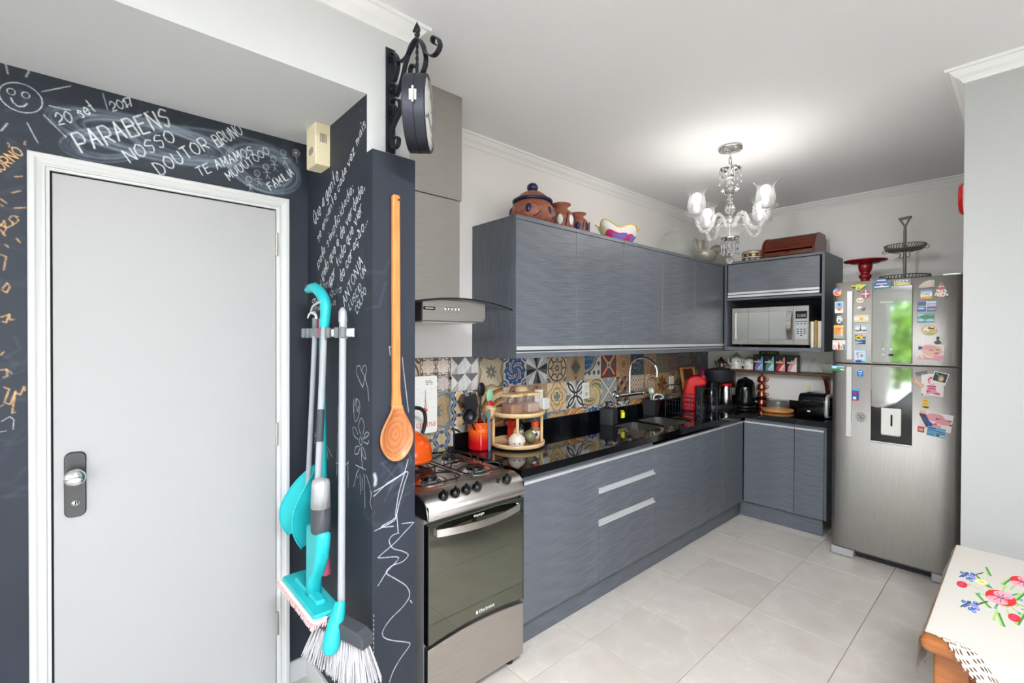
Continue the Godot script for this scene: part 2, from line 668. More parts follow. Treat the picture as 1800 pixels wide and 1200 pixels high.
# a small picture built from rectangles, discs and lines: "r x y w h colour", "c x y r colour", "e x y rx ry colour", "l x y x y w colour"
const INK := {"w": Color(0.93, 0.92, 0.90), "k": Color(0.10, 0.10, 0.12), "r": Color(0.80, 0.16, 0.16), "o": Color(0.93, 0.55, 0.15), "y": Color(0.93, 0.80, 0.20), "g": Color(0.15, 0.50, 0.28), "l": Color(0.62, 0.75, 0.35),
	"b": Color(0.16, 0.30, 0.62), "c": Color(0.45, 0.70, 0.86), "s": Color(0.65, 0.83, 0.93), "p": Color(0.92, 0.62, 0.66), "m": Color(0.80, 0.22, 0.45), "f": Color(0.93, 0.74, 0.64), "n": Color(0.45, 0.27, 0.18), "t": Color(0.78, 0.62, 0.42),
	"a": Color(0.55, 0.56, 0.58), "i": Color(0.72, 0.72, 0.70), "v": Color(0.52, 0.45, 0.76), "u": Color(0.90, 0.86, 0.68), "d": Color(0.24, 0.26, 0.30), "q": Color(0.35, 0.62, 0.62), "x": Color(0.96, 0.90, 0.90)}

func paint(im: Image, ops: String, ox := 0, oy := 0, n := 64):
	for op in ops.split(";", false):
		var w := op.strip_edges().split(" ", false)
		var c: Color = INK[w[w.size() - 1]]
		var v := []
		for i in range(1, w.size() - 1):
			v.append(float(w[i]))
		match w[0]:
			"r":
				im.fill_rect(Rect2i(ox + int(v[0]), oy + int(v[1]), mini(int(v[2]), n - int(v[0])), mini(int(v[3]), n - int(v[1]))), c)
			"c", "e":
				var rx: float = v[2]
				var ry: float = v[3] if w[0] == "e" else v[2]
				for y in range(maxi(0, int(v[1] - ry)), mini(n, int(v[1] + ry) + 1)):
					for x in range(maxi(0, int(v[0] - rx)), mini(n, int(v[0] + rx) + 1)):
						if pow((x - v[0]) / rx, 2) + pow((y - v[1]) / ry, 2) <= 1.0:
							im.set_pixel(ox + x, oy + y, c)
			"l":
				var a := Vector2(v[0], v[1])
				var b := Vector2(v[2], v[3])
				var st := int(a.distance_to(b)) + 1
				for i in st + 1:
					var q := a.lerp(b, float(i) / st)
					for y in range(int(q.y - v[4] / 2), int(q.y + v[4] / 2) + 1):
						for x in range(int(q.x - v[4] / 2), int(q.x + v[4] / 2) + 1):
							if x >= 0 and y >= 0 and x < n and y < n:
								im.set_pixel(ox + x, oy + y, c)

func print_mat(called: String, ops: String, rough := 0.35) -> StandardMaterial3D:
	var im := Image.create_empty(64, 64, false, Image.FORMAT_RGB8)
	paint(im, ops)
	var m := mt(called, Color.WHITE, rough)
	m.albedo_texture = ImageTexture.create_from_image(im)
	m.texture_repeat = false
	return m

func printed_things():
	mt("carton_dark", C8(30, 32, 44), 0.35)
	mt("lime", C8(190, 205, 60), 0.5)
	mt("gold", C8(176, 140, 80), 0.4)
	var cols := [["v", "c"], ["q", "s"], ["r", "p"], ["p", "x"]]
	for k in 4:
		var a: String = cols[k][0]
		var b: String = cols[k][1]
		print_mat("tea_%d" % k, "r 0 0 64 64 k;e 62 60 52 44 %s;e 66 66 36 34 %s;c 56 16 7 %s;l 60 10 56 60 6 %s;e 40 52 6 5 w;e 52 44 5 5 w;e 30 58 4 4 w;r 6 26 46 6 u;r 10 8 28 3 d;r 8 36 30 2 d;c 32 22 4 i" % [a, b, b, b])
	var m := print_mat("bag_print", "r 0 0 64 64 k;r 0 0 64 36 m;e 20 18 13 13 o;e 20 18 8 8 p;r 36 8 22 6 w;r 34 20 26 4 p;c 48 30 6 p;e 20 46 14 5 w;r 36 44 20 4 a;e 44 56 10 3 w;r 6 56 18 3 a")
	m = print_mat("flowered", "r 0 0 64 64 w;c 10 20 3 p;c 14 24 2 r;c 12 30 2 l;c 28 40 3 p;c 32 44 2 m;c 26 46 2 g;c 46 18 3 o;c 50 22 2 r;c 44 24 2 l;c 56 44 3 p;c 60 48 2 g;c 38 28 2 t;c 6 48 2 p")
	m.texture_repeat = true
	m.uv1_scale = V(2, 1, 1)
	m.roughness = 0.2

func more_prints():
	mt("yellow_glaze", C8(226, 186, 90), 0.2)
	var m := print_mat("bowl_print", "r 0 0 64 64 w;e 8 40 10 20 m;e 6 36 5 14 v;e 20 30 8 26 u;c 20 34 4 o;e 32 40 9 20 m;e 34 34 5 12 p;e 44 30 7 26 u;c 44 34 4 r;e 56 40 8 20 m;e 58 36 5 12 v;l 0 62 64 62 4 y")
	m.roughness = 0.15
	m = print_mat("tin_print", "r 0 0 64 64 t;r 0 10 64 18 k;r 0 36 64 22 d;e 10 19 5 6 t;e 26 19 5 6 u;e 42 19 5 6 t;e 58 19 5 6 u;e 8 47 6 7 u;e 22 47 5 7 t;e 38 47 6 7 u;e 54 47 5 7 t;l 0 32 64 32 3 w")
	m.texture_repeat = true
	m.uv1_scale = V(3, 1, 1)
	var b := mt("bulb", C8(255, 255, 255), 0.4)
	b.emission_enabled = true
	b.emission = Color(1, 1, 1)
	b.emission_energy_multiplier = 2.5
	b = mt("added_lamp_glow", C8(255, 255, 255), 0.5)
	b.emission_enabled = true
	b.emission = Color(1, 1, 1)
	b.emission_energy_multiplier = 2.0
	# embroidery: one square of 79 cm, painted at 640 px a metre
	var n := 640
	var im := Image.create_empty(n, n, false, Image.FORMAT_RGB8)
	var w := FastNoiseLite.new()
	w.frequency = 0.2
	for y in n:
		for x in n:
			var k := 1.0 + 0.02 * w.get_noise_2d(x * 0.6, y * 2.0)
			im.set_pixel(x, y, Color(0.775 * k, 0.75 * k, 0.715 * k))
	# picture (x to the wall, y up = away from the near corner): centre of a bunch at each spot, in metres from the far near corner
	for f in [[0.385, 0.125], [0.52, 0.46]]:
		var fx: float = f[0] / 0.788 * n
		var fz: float = f[1] / 0.794 * n
		var P := func(dx: float, dz: float) -> String: return "%d %d" % [int(fx + dx * 800.0), int(fz + dz * 800.0)]
		for k in 26:
			var a := k * 2.399
			var r := 0.03 + 0.006 * k
			var x := r * cos(a)
			var z := 0.02 + 0.55 * r * sin(a)
			paint(im, "l %s %s 2 %s;e %s 8 3 %s" % [P.call(x * 0.6, z * 0.6), P.call(x, z), "l" if k % 2 else "g", P.call(x, z), "l" if k % 3 else "q"], 0, 0, n)
		var leaves := [[-0.10, -0.02, -0.02, -0.05], [0.02, 0.03, 0.10, 0.05], [-0.16, 0.035, -0.07, 0.05], [0.06, -0.03, 0.14, -0.06], [0.12, 0.0, 0.2, 0.02], [-0.04, 0.05, 0.03, 0.08], [-0.2, 0.01, -0.12, 0.0], [0.17, -0.03, 0.24, -0.04]]
		for l in leaves:
			paint(im, "l %s %s 5 l;l %s %s 2 g" % [P.call(l[0], l[1]), P.call(l[2], l[3]), P.call(l[0], l[1] + 0.004), P.call(l[2], l[3])], 0, 0, n)
		for q in [[0.0, 0.0, 46, 26], [0.19, 0.045, 40, 24], [-0.02, 0.115, 44, 26]]:
			paint(im, "e %s %d %d r;e %s %d %d p;e %s %d %d p;c %s 6 d;c %s 3 a" % [P.call(q[0], q[1]), q[2], q[3], P.call(q[0] - 0.026, q[1] - 0.006), q[2] * 0.5, q[3] * 0.72, P.call(q[0] + 0.028, q[1] + 0.005), q[2] * 0.48, q[3] * 0.66, P.call(q[0], q[1]), P.call(q[0], q[1])], 0, 0, n)
			for k in 9:
				var a := TAU * k / 9.0 + 0.3
				paint(im, "l %s %s 1 %s" % [P.call(q[0] + 0.012 * cos(a), q[1] + 0.008 * sin(a)), P.call(q[0] + q[2] * 0.0008 * cos(a), q[1] + q[3] * 0.0008 * sin(a)), "m"], 0, 0, n)
		for q in [[-0.13, -0.055], [0.11, -0.075], [0.23, 0.11]]:
			for k in 11:
				var a := k * 2.4
				var r := 0.012 + 0.0028 * k
				paint(im, "e %s 9 4 %s;e %s 4 2 c" % [P.call(q[0] + r * cos(a), q[1] + 0.5 * r * sin(a)), "b" if k % 3 else "v", P.call(q[0] + r * cos(a) + 0.004, q[1] + 0.5 * r * sin(a))], 0, 0, n)
			paint(im, "l %s %s 2 d;l %s %s 2 d" % [P.call(q[0] - 0.03, q[1] - 0.02), P.call(q[0] + 0.03, q[1] - 0.004), P.call(q[0] + 0.02, q[1] + 0.01), P.call(q[0] + 0.07, q[1] + 0.03)], 0, 0, n)
		for q in [[-0.12, 0.03], [0.02, -0.085]]:
			paint(im, "e %s 22 10 r;l %s %s 2 m;l %s %s 2 m" % [P.call(q[0], q[1]), P.call(q[0] - 0.02, q[1]), P.call(q[0] + 0.02, q[1] + 0.004), P.call(q[0] - 0.015, q[1] - 0.006), P.call(q[0] + 0.02, q[1])], 0, 0, n)
		for q in [[0.09, -0.045], [0.12, 0.09], [-0.06, 0.09]]:
			paint(im, "e %s 18 12 u;e %s 9 6 y" % [P.call(q[0], q[1]), P.call(q[0], q[1])], 0, 0, n)
	m = mt("embroidery", Color.WHITE, 0.95)
	m.albedo_texture = ImageTexture.create_from_image(im)
	m.texture_repeat = false
	# lace: 20 cm a repeat, its hem at the bottom
	var ln := 256
	var li := Image.create_empty(ln, ln, false, Image.FORMAT_RGBA8)
	li.fill(Color(0.765, 0.74, 0.70, 1))
	for y in ln:
		for x in ln:
			var mm := (ln - y) * 0.2 / ln   # metres above the hem
			var hole := false
			if mm < 0.075:
				var gx := fposmod(x / 16.0 + floor(y / 12.0) * 0.5, 1.0) - 0.5
				var gy := fposmod(y / 12.0, 1.0) - 0.5
				hole = gx * gx * 1.6 + gy * gy * 1.8 < 0.115
			if mm > 0.042 and mm < 0.05:
				hole = false
			if mm < 0.010 + 0.006 * cos(x * TAU / 16.0):
				hole = true
			if hole:
				li.set_pixel(x, y, Color(0.765, 0.74, 0.70, 0))
	m = mt("lace", Color.WHITE, 0.95)
	m.albedo_texture = ImageTexture.create_from_image(li)
	m.transparency = BaseMaterial3D.TRANSPARENCY_ALPHA_SCISSOR
	m.alpha_scissor_threshold = 0.5
	m.cull_mode = BaseMaterial3D.CULL_DISABLED

# ---------------------------------------------------------------- the shell of the room
# profile [out, along nrm, ...] swept along a path with mitred corners; out is to the right of the path seen with nrm up
func sweep(s: SurfaceTool, prof: Array, path: Array, nrm: Vector3, first := 0, last := -1):
	var n := path.size()
	if last < 0:
		last = n - 1
	var rings := []
	for i in n:
		var d0: Vector3 = (path[i] - path[i - 1]).normalized() if i > 0 else (path[1] - path[0]).normalized()
		var d1: Vector3 = (path[i + 1] - path[i]).normalized() if i < n - 1 else d0
		var n0 := d0.cross(nrm)
		var n1 := d1.cross(nrm)
		var m := (n0 + n1).normalized()
		m = m / maxf(m.dot(n0), 0.2)
		var ring := []
		for k in prof.size() / 2:
			ring.append(path[i] + m * prof[2 * k] + nrm * prof[2 * k + 1])
		rings.append(ring)
	s.set_smooth_group(-1)
	for i in range(first, last):
		for k in prof.size() / 2 - 1:
			quad(s, rings[i][k], rings[i + 1][k], rings[i + 1][k + 1], rings[i][k + 1])
	var capped := PackedVector2Array()
	for k in prof.size() / 2:
		capped.append(Vector2(prof[2 * k], prof[2 * k + 1]))
	var t := Geometry2D.triangulate_polygon(capped)
	for e in [first, last]:
		for k in range(0, t.size(), 3):
			tri(s, rings[e][t[k]], rings[e][t[k + 1]], rings[e][t[k + 2]])

func room():
	var s := mb()
	box(s, V(WX - 0.2, -0.2, -3.8), V(4.85, -0.004, FZ + 0.2))
	var fl := struct("floor", s, M.floor_grout, "pale beige stone tile floor of the kitchen", "floor")
	# the tiles lie square to the walls, 44.7 cm apart
	var P := 0.447
	var cut := {}
	for i in range(-10, 7):
		for j in range(-2, 12):
			var x0 := maxf(1.885 + i * P, -2.2)
			var x1 := minf(1.885 + (i + 1) * P, XB)
			var z0 := maxf(-1.49 + j * P, ZW)
			var z1 := minf(-1.49 + (j + 1) * P, 3.4)
			if x1 - x0 < 0.02 or z1 - z0 < 0.02 or (x0 > 2.83 and z0 > -0.2):
				continue
			var w := x1 - x0 - 0.003
			var d := z1 - z0 - 0.003
			var key := "%.2f %.2f" % [w, d]
			if not cut.has(key):
				s = mb()
				box(s, V(-w / 2, -0.012, -d / 2), V(w / 2, 0.0, d / 2), 0.0012)
				s.generate_normals()
				cut[key] = s.commit()
			var o := MeshInstance3D.new()
			o.mesh = cut[key]
			o.material_override = M["floor_%d" % posmod(i * 7 + j * 3 + (i * j) % 5, 4)]
			o.name = "tile"
			o.position = V((x0 + x1) / 2, 0, (z0 + z1) / 2)
			fl.add_child(o, true)
	s = mb()
	box(s, V(WX - 0.2, CEIL, -3.8), V(4.85, CEIL + 0.15, FZ + 0.2))
	struct("ceiling", s, M.ceiling_white, "smooth white painted ceiling", "ceiling")
	# the wall with the door: chalkboard paint under a white beam
	s = mb()
	box(s, V(-0.35, 0, -2.395), V(0.75, 2.40, ZW))
	struct("wall_left", s, M.chalk_door, "dark chalkboard wall round the white door, written over in chalk", "wall")
	s = mb()
	box(s, V(-2.8, 0, -2.395), V(-0.35, 2.40, ZW))
	struct("wall_left", s, M.slate, "dark chalkboard wall left of the chalk drawings", "wall")
	s = mb()
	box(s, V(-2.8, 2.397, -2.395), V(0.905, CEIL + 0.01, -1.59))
	struct("beam", s, M.wall_white_dimmed, "broad white beam over the chalkboard niche", "beam")
	# pillar: its left face and its front carry chalk
	s = mb()
	var U := 0.822
	var T := 2.4
	var a := 0.65 / U
	var zb := -1.592
	var ab := (zb - ZW) / U
	var y := 2.19
	quad(s, V(XP, 0, ZW), V(XP, 0, ZP), V(XP, y, ZP), V(XP, y, ZW), [Vector2(0, 1), Vector2(a, 1), Vector2(a, 1 - y / T), Vector2(0, 1 - y / T)])
	quad(s, V(XP, y, ZW), V(XP, y, zb), V(XP, 2.398, zb), V(XP, 2.398, ZW), [Vector2(0, 1 - y / T), Vector2(ab, 1 - y / T), Vector2(ab, 0), Vector2(0, 0)])
	quad(s, V(XP, 0, ZP), V(0.905, 0, ZP), V(0.905, y, ZP), V(XP, y, ZP), [Vector2(a, 1), Vector2(0.995, 1), Vector2(0.995, 1 - y / T), Vector2(a, 1 - y / T)])
	var e := [Vector2(0.9, 0.02), Vector2(0.91, 0.02), Vector2(0.91, 0.03), Vector2(0.9, 0.03)]
	quad(s, V(XP, y, ZP), V(0.905, y, ZP), V(0.905, y, zb), V(XP, y, zb), e)
	quad(s, V(0.905, 0, ZP), V(0.905, 0, ZW), V(0.905, y, ZW), V(0.905, y, ZP), e)
	quad(s, V(XP, y, zb), V(0.905, y, zb), V(0.905, 2.398, zb), V(XP, 2.398, zb), e)
	quad(s, V(0.905, y, zb), V(0.905, y, ZW), V(0.905, 2.398, ZW), V(0.905, 2.398, zb), e)
	quad(s, V(0.905, 0, ZW), V(XP, 0, ZW), V(XP, 2.398, ZW), V(0.905, 2.398, ZW), e)
	struct("pillar", s, M.chalk_pillar, "dark chalkboard pillar with a chalk poem and a zigzag line", "pillar")
	# the painted white end of the beam comes down to the pillar top
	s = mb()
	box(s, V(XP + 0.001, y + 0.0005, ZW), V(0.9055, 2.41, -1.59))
	struct("beam_end", s, M.wall_white_dimmed, "white end of the beam standing on the chalkboard pillar", "beam")
	s = mb()
	box(s, V(0.75, 0, -2.395), V(4.85, CEIL, ZW))
	struct("wall_long", s, M.wall_white, "white wall behind the grey cabinets and the hood", "wall")
	s = mb()
	box(s, V(XB, 0, ZW - 0.01), V(4.85, CEIL, FZ + 0.2))
	struct("wall_back", s, M.wall_white, "white wall behind the microwave and the fridge", "wall")
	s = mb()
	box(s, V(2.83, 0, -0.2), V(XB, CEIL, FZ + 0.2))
	struct("wall_right", s, M.right_wall_dimmed, "white wall that ends beside the fridge", "wall")
	# behind the camera: two glazed walls let the daylight in
	s = mb()
	for b in [[-3.8, 0.0, -2.25, CEIL], [5.0, 0.0, FZ + 0.2, CEIL], [-2.25, 2.45, 5.0, CEIL]]:
		box(s, V(WX - 0.2, b[1], b[0]), V(WX, b[3], b[2]))
	box(s, V(WX, 0.0, -3.8), V(-2.8, CEIL, -3.6))
	box(s, V(-2.8, 0.0, -3.8), V(-2.6, CEIL, -2.396))
	struct("wall_far", s, M.wall_white, "white wall with the wide garden doors", "wall")
	s = mb()
	for b in [[WX - 0.2, 0.0, -5.4, CEIL], [2.2, 0.0, 2.85, CEIL], [-5.4, 2.45, 2.2, CEIL], [-5.4, 0.0, 2.2, 0.9]]:
		box(s, V(b[0], b[1], FZ), V(b[2], b[3], FZ + 0.2))
	struct("wall_front", s, M.wall_white, "white wall with a wide window behind the dining table", "wall")
	for w in [["window_1", true, -2.25, 5.0, 0.0, 2.45, 6], ["window_2", false, -5.4, 2.2, 0.9, 2.45, 6]]:
		var o := Node3D.new()
		o.name = w[0]
		add_child(o)
		tag(o, "wide glazed garden doors in white frames" if w[1] else "wide white-framed window over the lawn, behind the dining table", "window", "", "structure")
		var span: float = w[3] - w[2]
		for k in w[6]:
			var p0: float = w[2] + span * k / w[6]
			var p1: float = w[2] + span * (k + 1) / w[6]
			s = mb()
			var bars := [[p0, w[4], p0 + 0.05, w[5]], [p1 - 0.05, w[4], p1, w[5]], [p0 + 0.05, w[4], p1 - 0.05, w[4] + 0.06], [p0 + 0.05, w[5] - 0.06, p1 - 0.05, w[5]]]
			for b in bars:
				if w[1]:
					box(s, V(WX - 0.13, b[1], b[0]), V(WX - 0.07, b[3], b[2]), 0.004)
				else:
					box(s, V(b[0], b[1], FZ + 0.07), V(b[2], b[3], FZ + 0.13), 0.004)
			var fr := put("frame", s, M.paint_white, o)
			s = mb()
			if w[1]:
				quad(s, V(WX - 0.1, w[4], p0), V(WX - 0.1, w[4], p1), V(WX - 0.1, w[5], p1), V(WX - 0.1, w[5], p0))
			else:
				quad(s, V(p1, w[4], FZ + 0.1), V(p0, w[4], FZ + 0.1), V(p0, w[5], FZ + 0.1), V(p1, w[5], FZ + 0.1))
			put("pane", s, M.window_glass, fr)
	# crown moulding
	var prof := [0.0, -0.058, 0.007, -0.058, 0.010, -0.050, 0.018, -0.040, 0.032, -0.030, 0.044, -0.016, 0.048, -0.011, 0.060, -0.010, 0.063, 0.0]
	var path := v3([-2.6, CEIL, -1.59, 0.905, CEIL, -1.59, 0.905, CEIL, ZW, XB, CEIL, ZW, XB, CEIL, -0.2, 2.83, CEIL, -0.2, 2.83, CEIL, FZ])
	var told := ["white crown moulding along the beam", "white crown moulding at the end of the beam", "white crown moulding over the grey wall cabinets", "white crown moulding over the fridge", "white crown moulding in the fridge recess", "white crown moulding along the wall beside the fridge"]
	for k in 6:
		s = mb()
		sweep(s, prof, path, V(0, 1, 0), k, k + 1)
		struct("trim_%d" % (k + 1), s, M.crown_white, told[k], "moulding")
	# baseboards of the chalk corner
	s = mb()
	sweep(s, [0.012, 0.0, 0.012, 0.078, 0.008, 0.088, 0.0, 0.09], v3([0.652, 0, ZW, XP, 0, ZW, XP, 0, ZP - 0.002]), V(0, 1, 0), 0, 1)
	struct("baseboard_left", s, M.paint_white, "short white baseboard between the door frame and the corner", "baseboard")
	s = mb()
	sweep(s, [0.012, 0.0, 0.012, 0.078, 0.008, 0.088, 0.0, 0.09], v3([0.652, 0, ZW, XP, 0, ZW, XP, 0, ZP - 0.002]), V(0, 1, 0), 1, 2)
	struct("baseboard_pillar", s, M.paint_white, "white baseboard along the chalkboard pillar under the brooms", "baseboard")

func door():
	var o := Node3D.new()
	o.name = "door_1"
	add_child(o)
	o.position = V(0.253, 0, ZW)
	tag(o, "plain white door in a moulded white frame in the chalkboard wall", "door", "", "structure")
	var s := mb()
	box(s, V(-0.343, 0.006, 0.002), V(0.345, 2.075, 0.012), 0.002)
	put("leaf", s, M.door_white_dimmed, o)
	s = mb()
	sweep(s, [0.0, 0.0, 0.0, 0.020, 0.004, 0.026, 0.016, 0.026, 0.022, 0.022, 0.034, 0.018, 0.037, 0.021, 0.041, 0.021, 0.043, 0.015, 0.052, 0.014, 0.0525, 0.0], v3([-0.401, 0, 0, -0.401, 2.133, 0, 0.399, 2.133, 0, 0.399, 0, 0]), V(0, 0, 1))
	put("frame", s, M.paint_white, o)
	s = mb()
	for b in [[-0.349, 0.0, -0.344, 2.08], [0.346, 0.0, 0.349, 2.08], [-0.349, 2.076, 0.349, 2.081]]:
		box(s, V(b[0], b[1], 0.001), V(b[2], b[3], 0.004))
	put("shadow_gap", s, M.dark_gap, o)
	for hy in [1.93, 1.112, 0.291]:
		s = mb()
		tube(s, v3([0.3475, hy - 0.05, 0.016, 0.3475, hy + 0.05, 0.016]), 0.006, 10)
		for k in 4:
			tube(s, v3([0.3475, hy - 0.03 + k * 0.02, 0.016, 0.3475, hy - 0.028 + k * 0.02, 0.016]), 0.0068, 10)
		put("hinge", s, M.pewter, o, "steel barrel hinge")
	s = mb()
	prism(s, rrect(0.056, 0.222, 0.020), 0.008, TR(V(-0.2895, 1.027, 0.012)), 0.003)
	var lk := put("lock_plate", s, M.steel_dark, o, "dark steel lock plate with a round knob")
	s = mb()
	lathe(s, [0.0, 0.0, 0.022, 0.0, 0.022, 0.006, 0.014, 0.010, 0.012, 0.022, 0.020, 0.030, 0.027, 0.038, 0.028, 0.046, 0.024, 0.054, 0.012, 0.058, 0.0, 0.059], 28, TR(V(-0.2895, 1.060, 0.02), 90))
	put("knob", s, M.chrome, lk)
	s = mb()
	lathe(s, [0.0, 0.0, 0.011, 0.0, 0.011, 0.003, 0.0, 0.004], 18, TR(V(-0.2895, 0.965, 0.02), 90))
	put("key_cylinder", s, M.chrome, lk)
	s = mb()
	box(s, V(-0.291, 0.959, 0.0235), V(-0.288, 0.971, 0.0245))
	put("keyhole", s, M.dark_gap, lk)

# ---------------------------------------------------------------- chalk drawing on the boards
const OR := Color(0.96, 0.72, 0.45)
const WH := Color(0.90, 0.91, 0.92)
# stroke letters on a 6 x 9 grid, base line at 2; a stroke with ~ is a curve
const GLYPH := {
	"A": "023962 1555", "B": "0209 ~0949675606 ~0656636202", "C": "~68390704124262", "D": "0209 ~0938654202", "E": "690902 0262 0656", "F": "690902 0656", "G": "~683907031263 6555",
	"I": "3932", "J": "6964422213", "L": "090262", "M": "0209346962", "N": "02096269", "O": "~39070432646739", "P": "0209 ~0949675505", "Q": "~39070432646739 4461", "R": "0209 ~0949675505 2562",
	"S": "~68390726553203", "T": "0969 3932", "U": "~09043264 6469", "V": "093269", "Z": "09690262", "^": "690902 0262 0656 3949", "|": "3932",
	"0": "~39070432646739", "1": "173932", "2": "~0739675503 0262", "7": "096932", "/": "0069",
	"a": "~56360423445 5652", "b": "0902 ~053655422202", "c": "~553604224253", "d": "~563604224254 5952", "e": "~0454553604224253", "f": "~685849302110 1656", "g": "~563604224254 ~56514010", "h": "0902 ~05365552",
	"i": "3632 3938", "j": "~36302010 3938", "l": "~1459493242", "m": "0602 ~05263332 ~34556462", "n": "0602 ~05365552", "o": "~36042242546536", "p": "0600 ~05365654422203", "q": "~563604224254 565061", "r": "0602 ~053656",
	"s": "~553615444212", "t": "3933425 1656", "u": "~06032242 565363", "v": "063256", "x": "0652 0256", "z": "06560252", "!": "~0454553604224253 4859", "<": "~553604224253 3120", ">": "~56360423445 5652 ~18283748", "@": "~36042242546536 ~18293848",
	".": "2223", ",": "3321", ";": "2524 2210", " ": "",
}
var B := {}

func board(called: String, w: float, h: float, px: float, base: Color, x0: float) -> Dictionary:
	var im := Image.create_empty(int(w * px), int(h * px), false, Image.FORMAT_RGB8)
	var n := FastNoiseLite.new()
	n.seed = 5
	n.frequency = 0.006
	n.fractal_octaves = 4
	for y in im.get_height():
		for x in im.get_width():
			var k := 1.0 + 0.10 * n.get_noise_2d(x, y * 0.6)
			im.set_pixel(x, y, Color(base.r * k, base.g * k, base.b * k))
	return {"im": im, "px": px, "x0": x0, "h": h}

func dab(im: Image, cx: float, cy: float, r: float, c: Color, a: float, grain: float):
	for y in range(maxi(0, int(cy - r)), mini(im.get_height() - 1, int(cy + r) + 1) + 1):
		for x in range(maxi(0, int(cx - r)), mini(im.get_width() - 1, int(cx + r) + 1) + 1):
			var d := sqrt((x - cx) * (x - cx) + (y - cy) * (y - cy)) / r
			if d < 1.0:
				var h := (x * 7919 + y * 104729) % 233
				h = (h * h * 31 + x * 17 + y * 29) % 100
				var t := a * minf(1.0, 2.2 * (1.0 - d)) * (1.0 - grain * h / 100.0)
				im.set_pixel(x, y, im.get_pixel(x, y).lerp(c, t))

# points in metres on the board, x y x y ...
func chalk(b: Dictionary, flat: Array, w := 0.004, c := WH, a := 0.62, grain := 0.75):
	var p := v2(flat)
	var r: float = w * 0.5 * b.px + 0.45
	for i in p.size() - 1:
		var u: Vector2 = Vector2(p[i].x - b.x0, b.h - p[i].y) * b.px
		var v: Vector2 = Vector2(p[i + 1].x - b.x0, b.h - p[i + 1].y) * b.px
		var n := maxi(1, int(u.distance_to(v) / maxf(r * 0.7, 0.8)))
		for k in n:
			var q := u.lerp(v, float(k) / n)
			dab(b.im, q.x, q.y, r, c, a, grain)

func curve2(p: PackedVector2Array, per := 4) -> PackedVector2Array:
	var out := PackedVector2Array()
	for i in p.size() - 1:
		for k in per:
			out.append(p[i].cubic_interpolate(p[i + 1], p[maxi(0, i - 1)], p[mini(p.size() - 1, i + 2)], float(k) / per))
	out.append(p[p.size() - 1])
	return out

# a freehand line: long ones are drawn as curves
func draw(b: Dictionary, flat: Array, w := 0.004, c := WH, a := 0.75, grain := 0.6):
	if flat.size() < 10:
		return chalk(b, flat, w, c, a, grain)
	var out := []
	for v in curve2(v2(flat)):
		out.append(v.x)
		out.append(v.y)
	chalk(b, out, w, c, a, grain)

func text(b: Dictionary, t: String, x0: float, y0: float, x1: float, y1: float, h: float, c := WH):
	var adv := []
	if b.x0 == 0.0:
		h *= 1.2   # the poem is written larger
	var total := 0.0
	for ch in t:
		var w := 4.0 if ch == " " else (3.0 if ch in "il.,;I1|" else (7.0 if ch in "abcdeghnopqsuv" else 8.0))
		adv.append(w)
		total += w
	var along := (Vector2(x1, y1) - Vector2(x0, y0)) / total
	var up := along.orthogonal().normalized() * -1.0
	if up.y < 0:
		up = -up
	up = (up + along.normalized() * 0.12) * h / 7.0
	var at := 0.0
	for i in t.length():
		var g: String = GLYPH.get(t[i], "")
		var jig := 0.5 * sin(i * 2.3)
		var thin: float = -1.5 if t[i] in "il.,;I1|" else 0.0
		for stroke in g.split(" ", false):
			var p := PackedVector2Array()
			var q := stroke.trim_prefix("~")
			for k in q.length() / 2:
				var gx := float(q[2 * k]) + thin
				var gy := float(q[2 * k + 1]) - 2.0
				p.append(Vector2(x0, y0) + along * (at + gx * 0.92) + up * (gy + jig * 0.3))
			if stroke.begins_with("~"):
				p = curve2(p)
			var flat := []
			for v in p:
				flat.append(v.x)
				flat.append(v.y)
			chalk(b, flat, clampf(h * 0.12, 0.0042, 0.0072), c, 0.95, 0.45)
		at += adv[i]

func swirl(b: Dictionary, cx: float, cy: float, rx: float, ry: float, turn: float, n: int, a: float):
	for k in n:
		var f := rng.randf_range(0.55, 1.0)
		var a0 := rng.randf() * TAU
		var a1 := a0 + rng.randf_range(1.0, 3.5)
		var flat := []
		for i in 13:
			var t := lerpf(a0, a1, i / 12.0)
			var v := Vector2(cos(t) * rx * f, sin(t) * ry * f).rotated(turn)
			flat.append(cx + v.x)
			flat.append(cy + v.y)
		chalk(b, flat, rng.randf_range(0.003, 0.016), Color(0.62, 0.67, 0.72), a * rng.randf_range(0.4, 1.0), 0.4)

func smear(b: Dictionary, x0: float, y0: float, x1: float, y1: float, n: int, a: float):
	for k in n:
		var x := rng.randf_range(x0, x1)
		var y := rng.randf_range(y0, y1)
		var t := rng.randf_range(-0.5, 1.2)
		var l := rng.randf_range(0.03, 0.12)
		draw(b, [x, y, x + cos(t) * l, y + sin(t) * l, x + cos(t + 0.6) * l * 1.7, y + sin(t + 0.6) * l * 1.7], rng.randf_range(0.006, 0.03), Color(0.60, 0.65, 0.70), a * rng.randf_range(0.3, 1.0), 0.3)

func board_mat(called: String, b: Dictionary):
	var m := mt(called, Color.WHITE, 0.62)
	m.albedo_texture = ImageTexture.create_from_image(b.im)
	m.texture_repeat = false

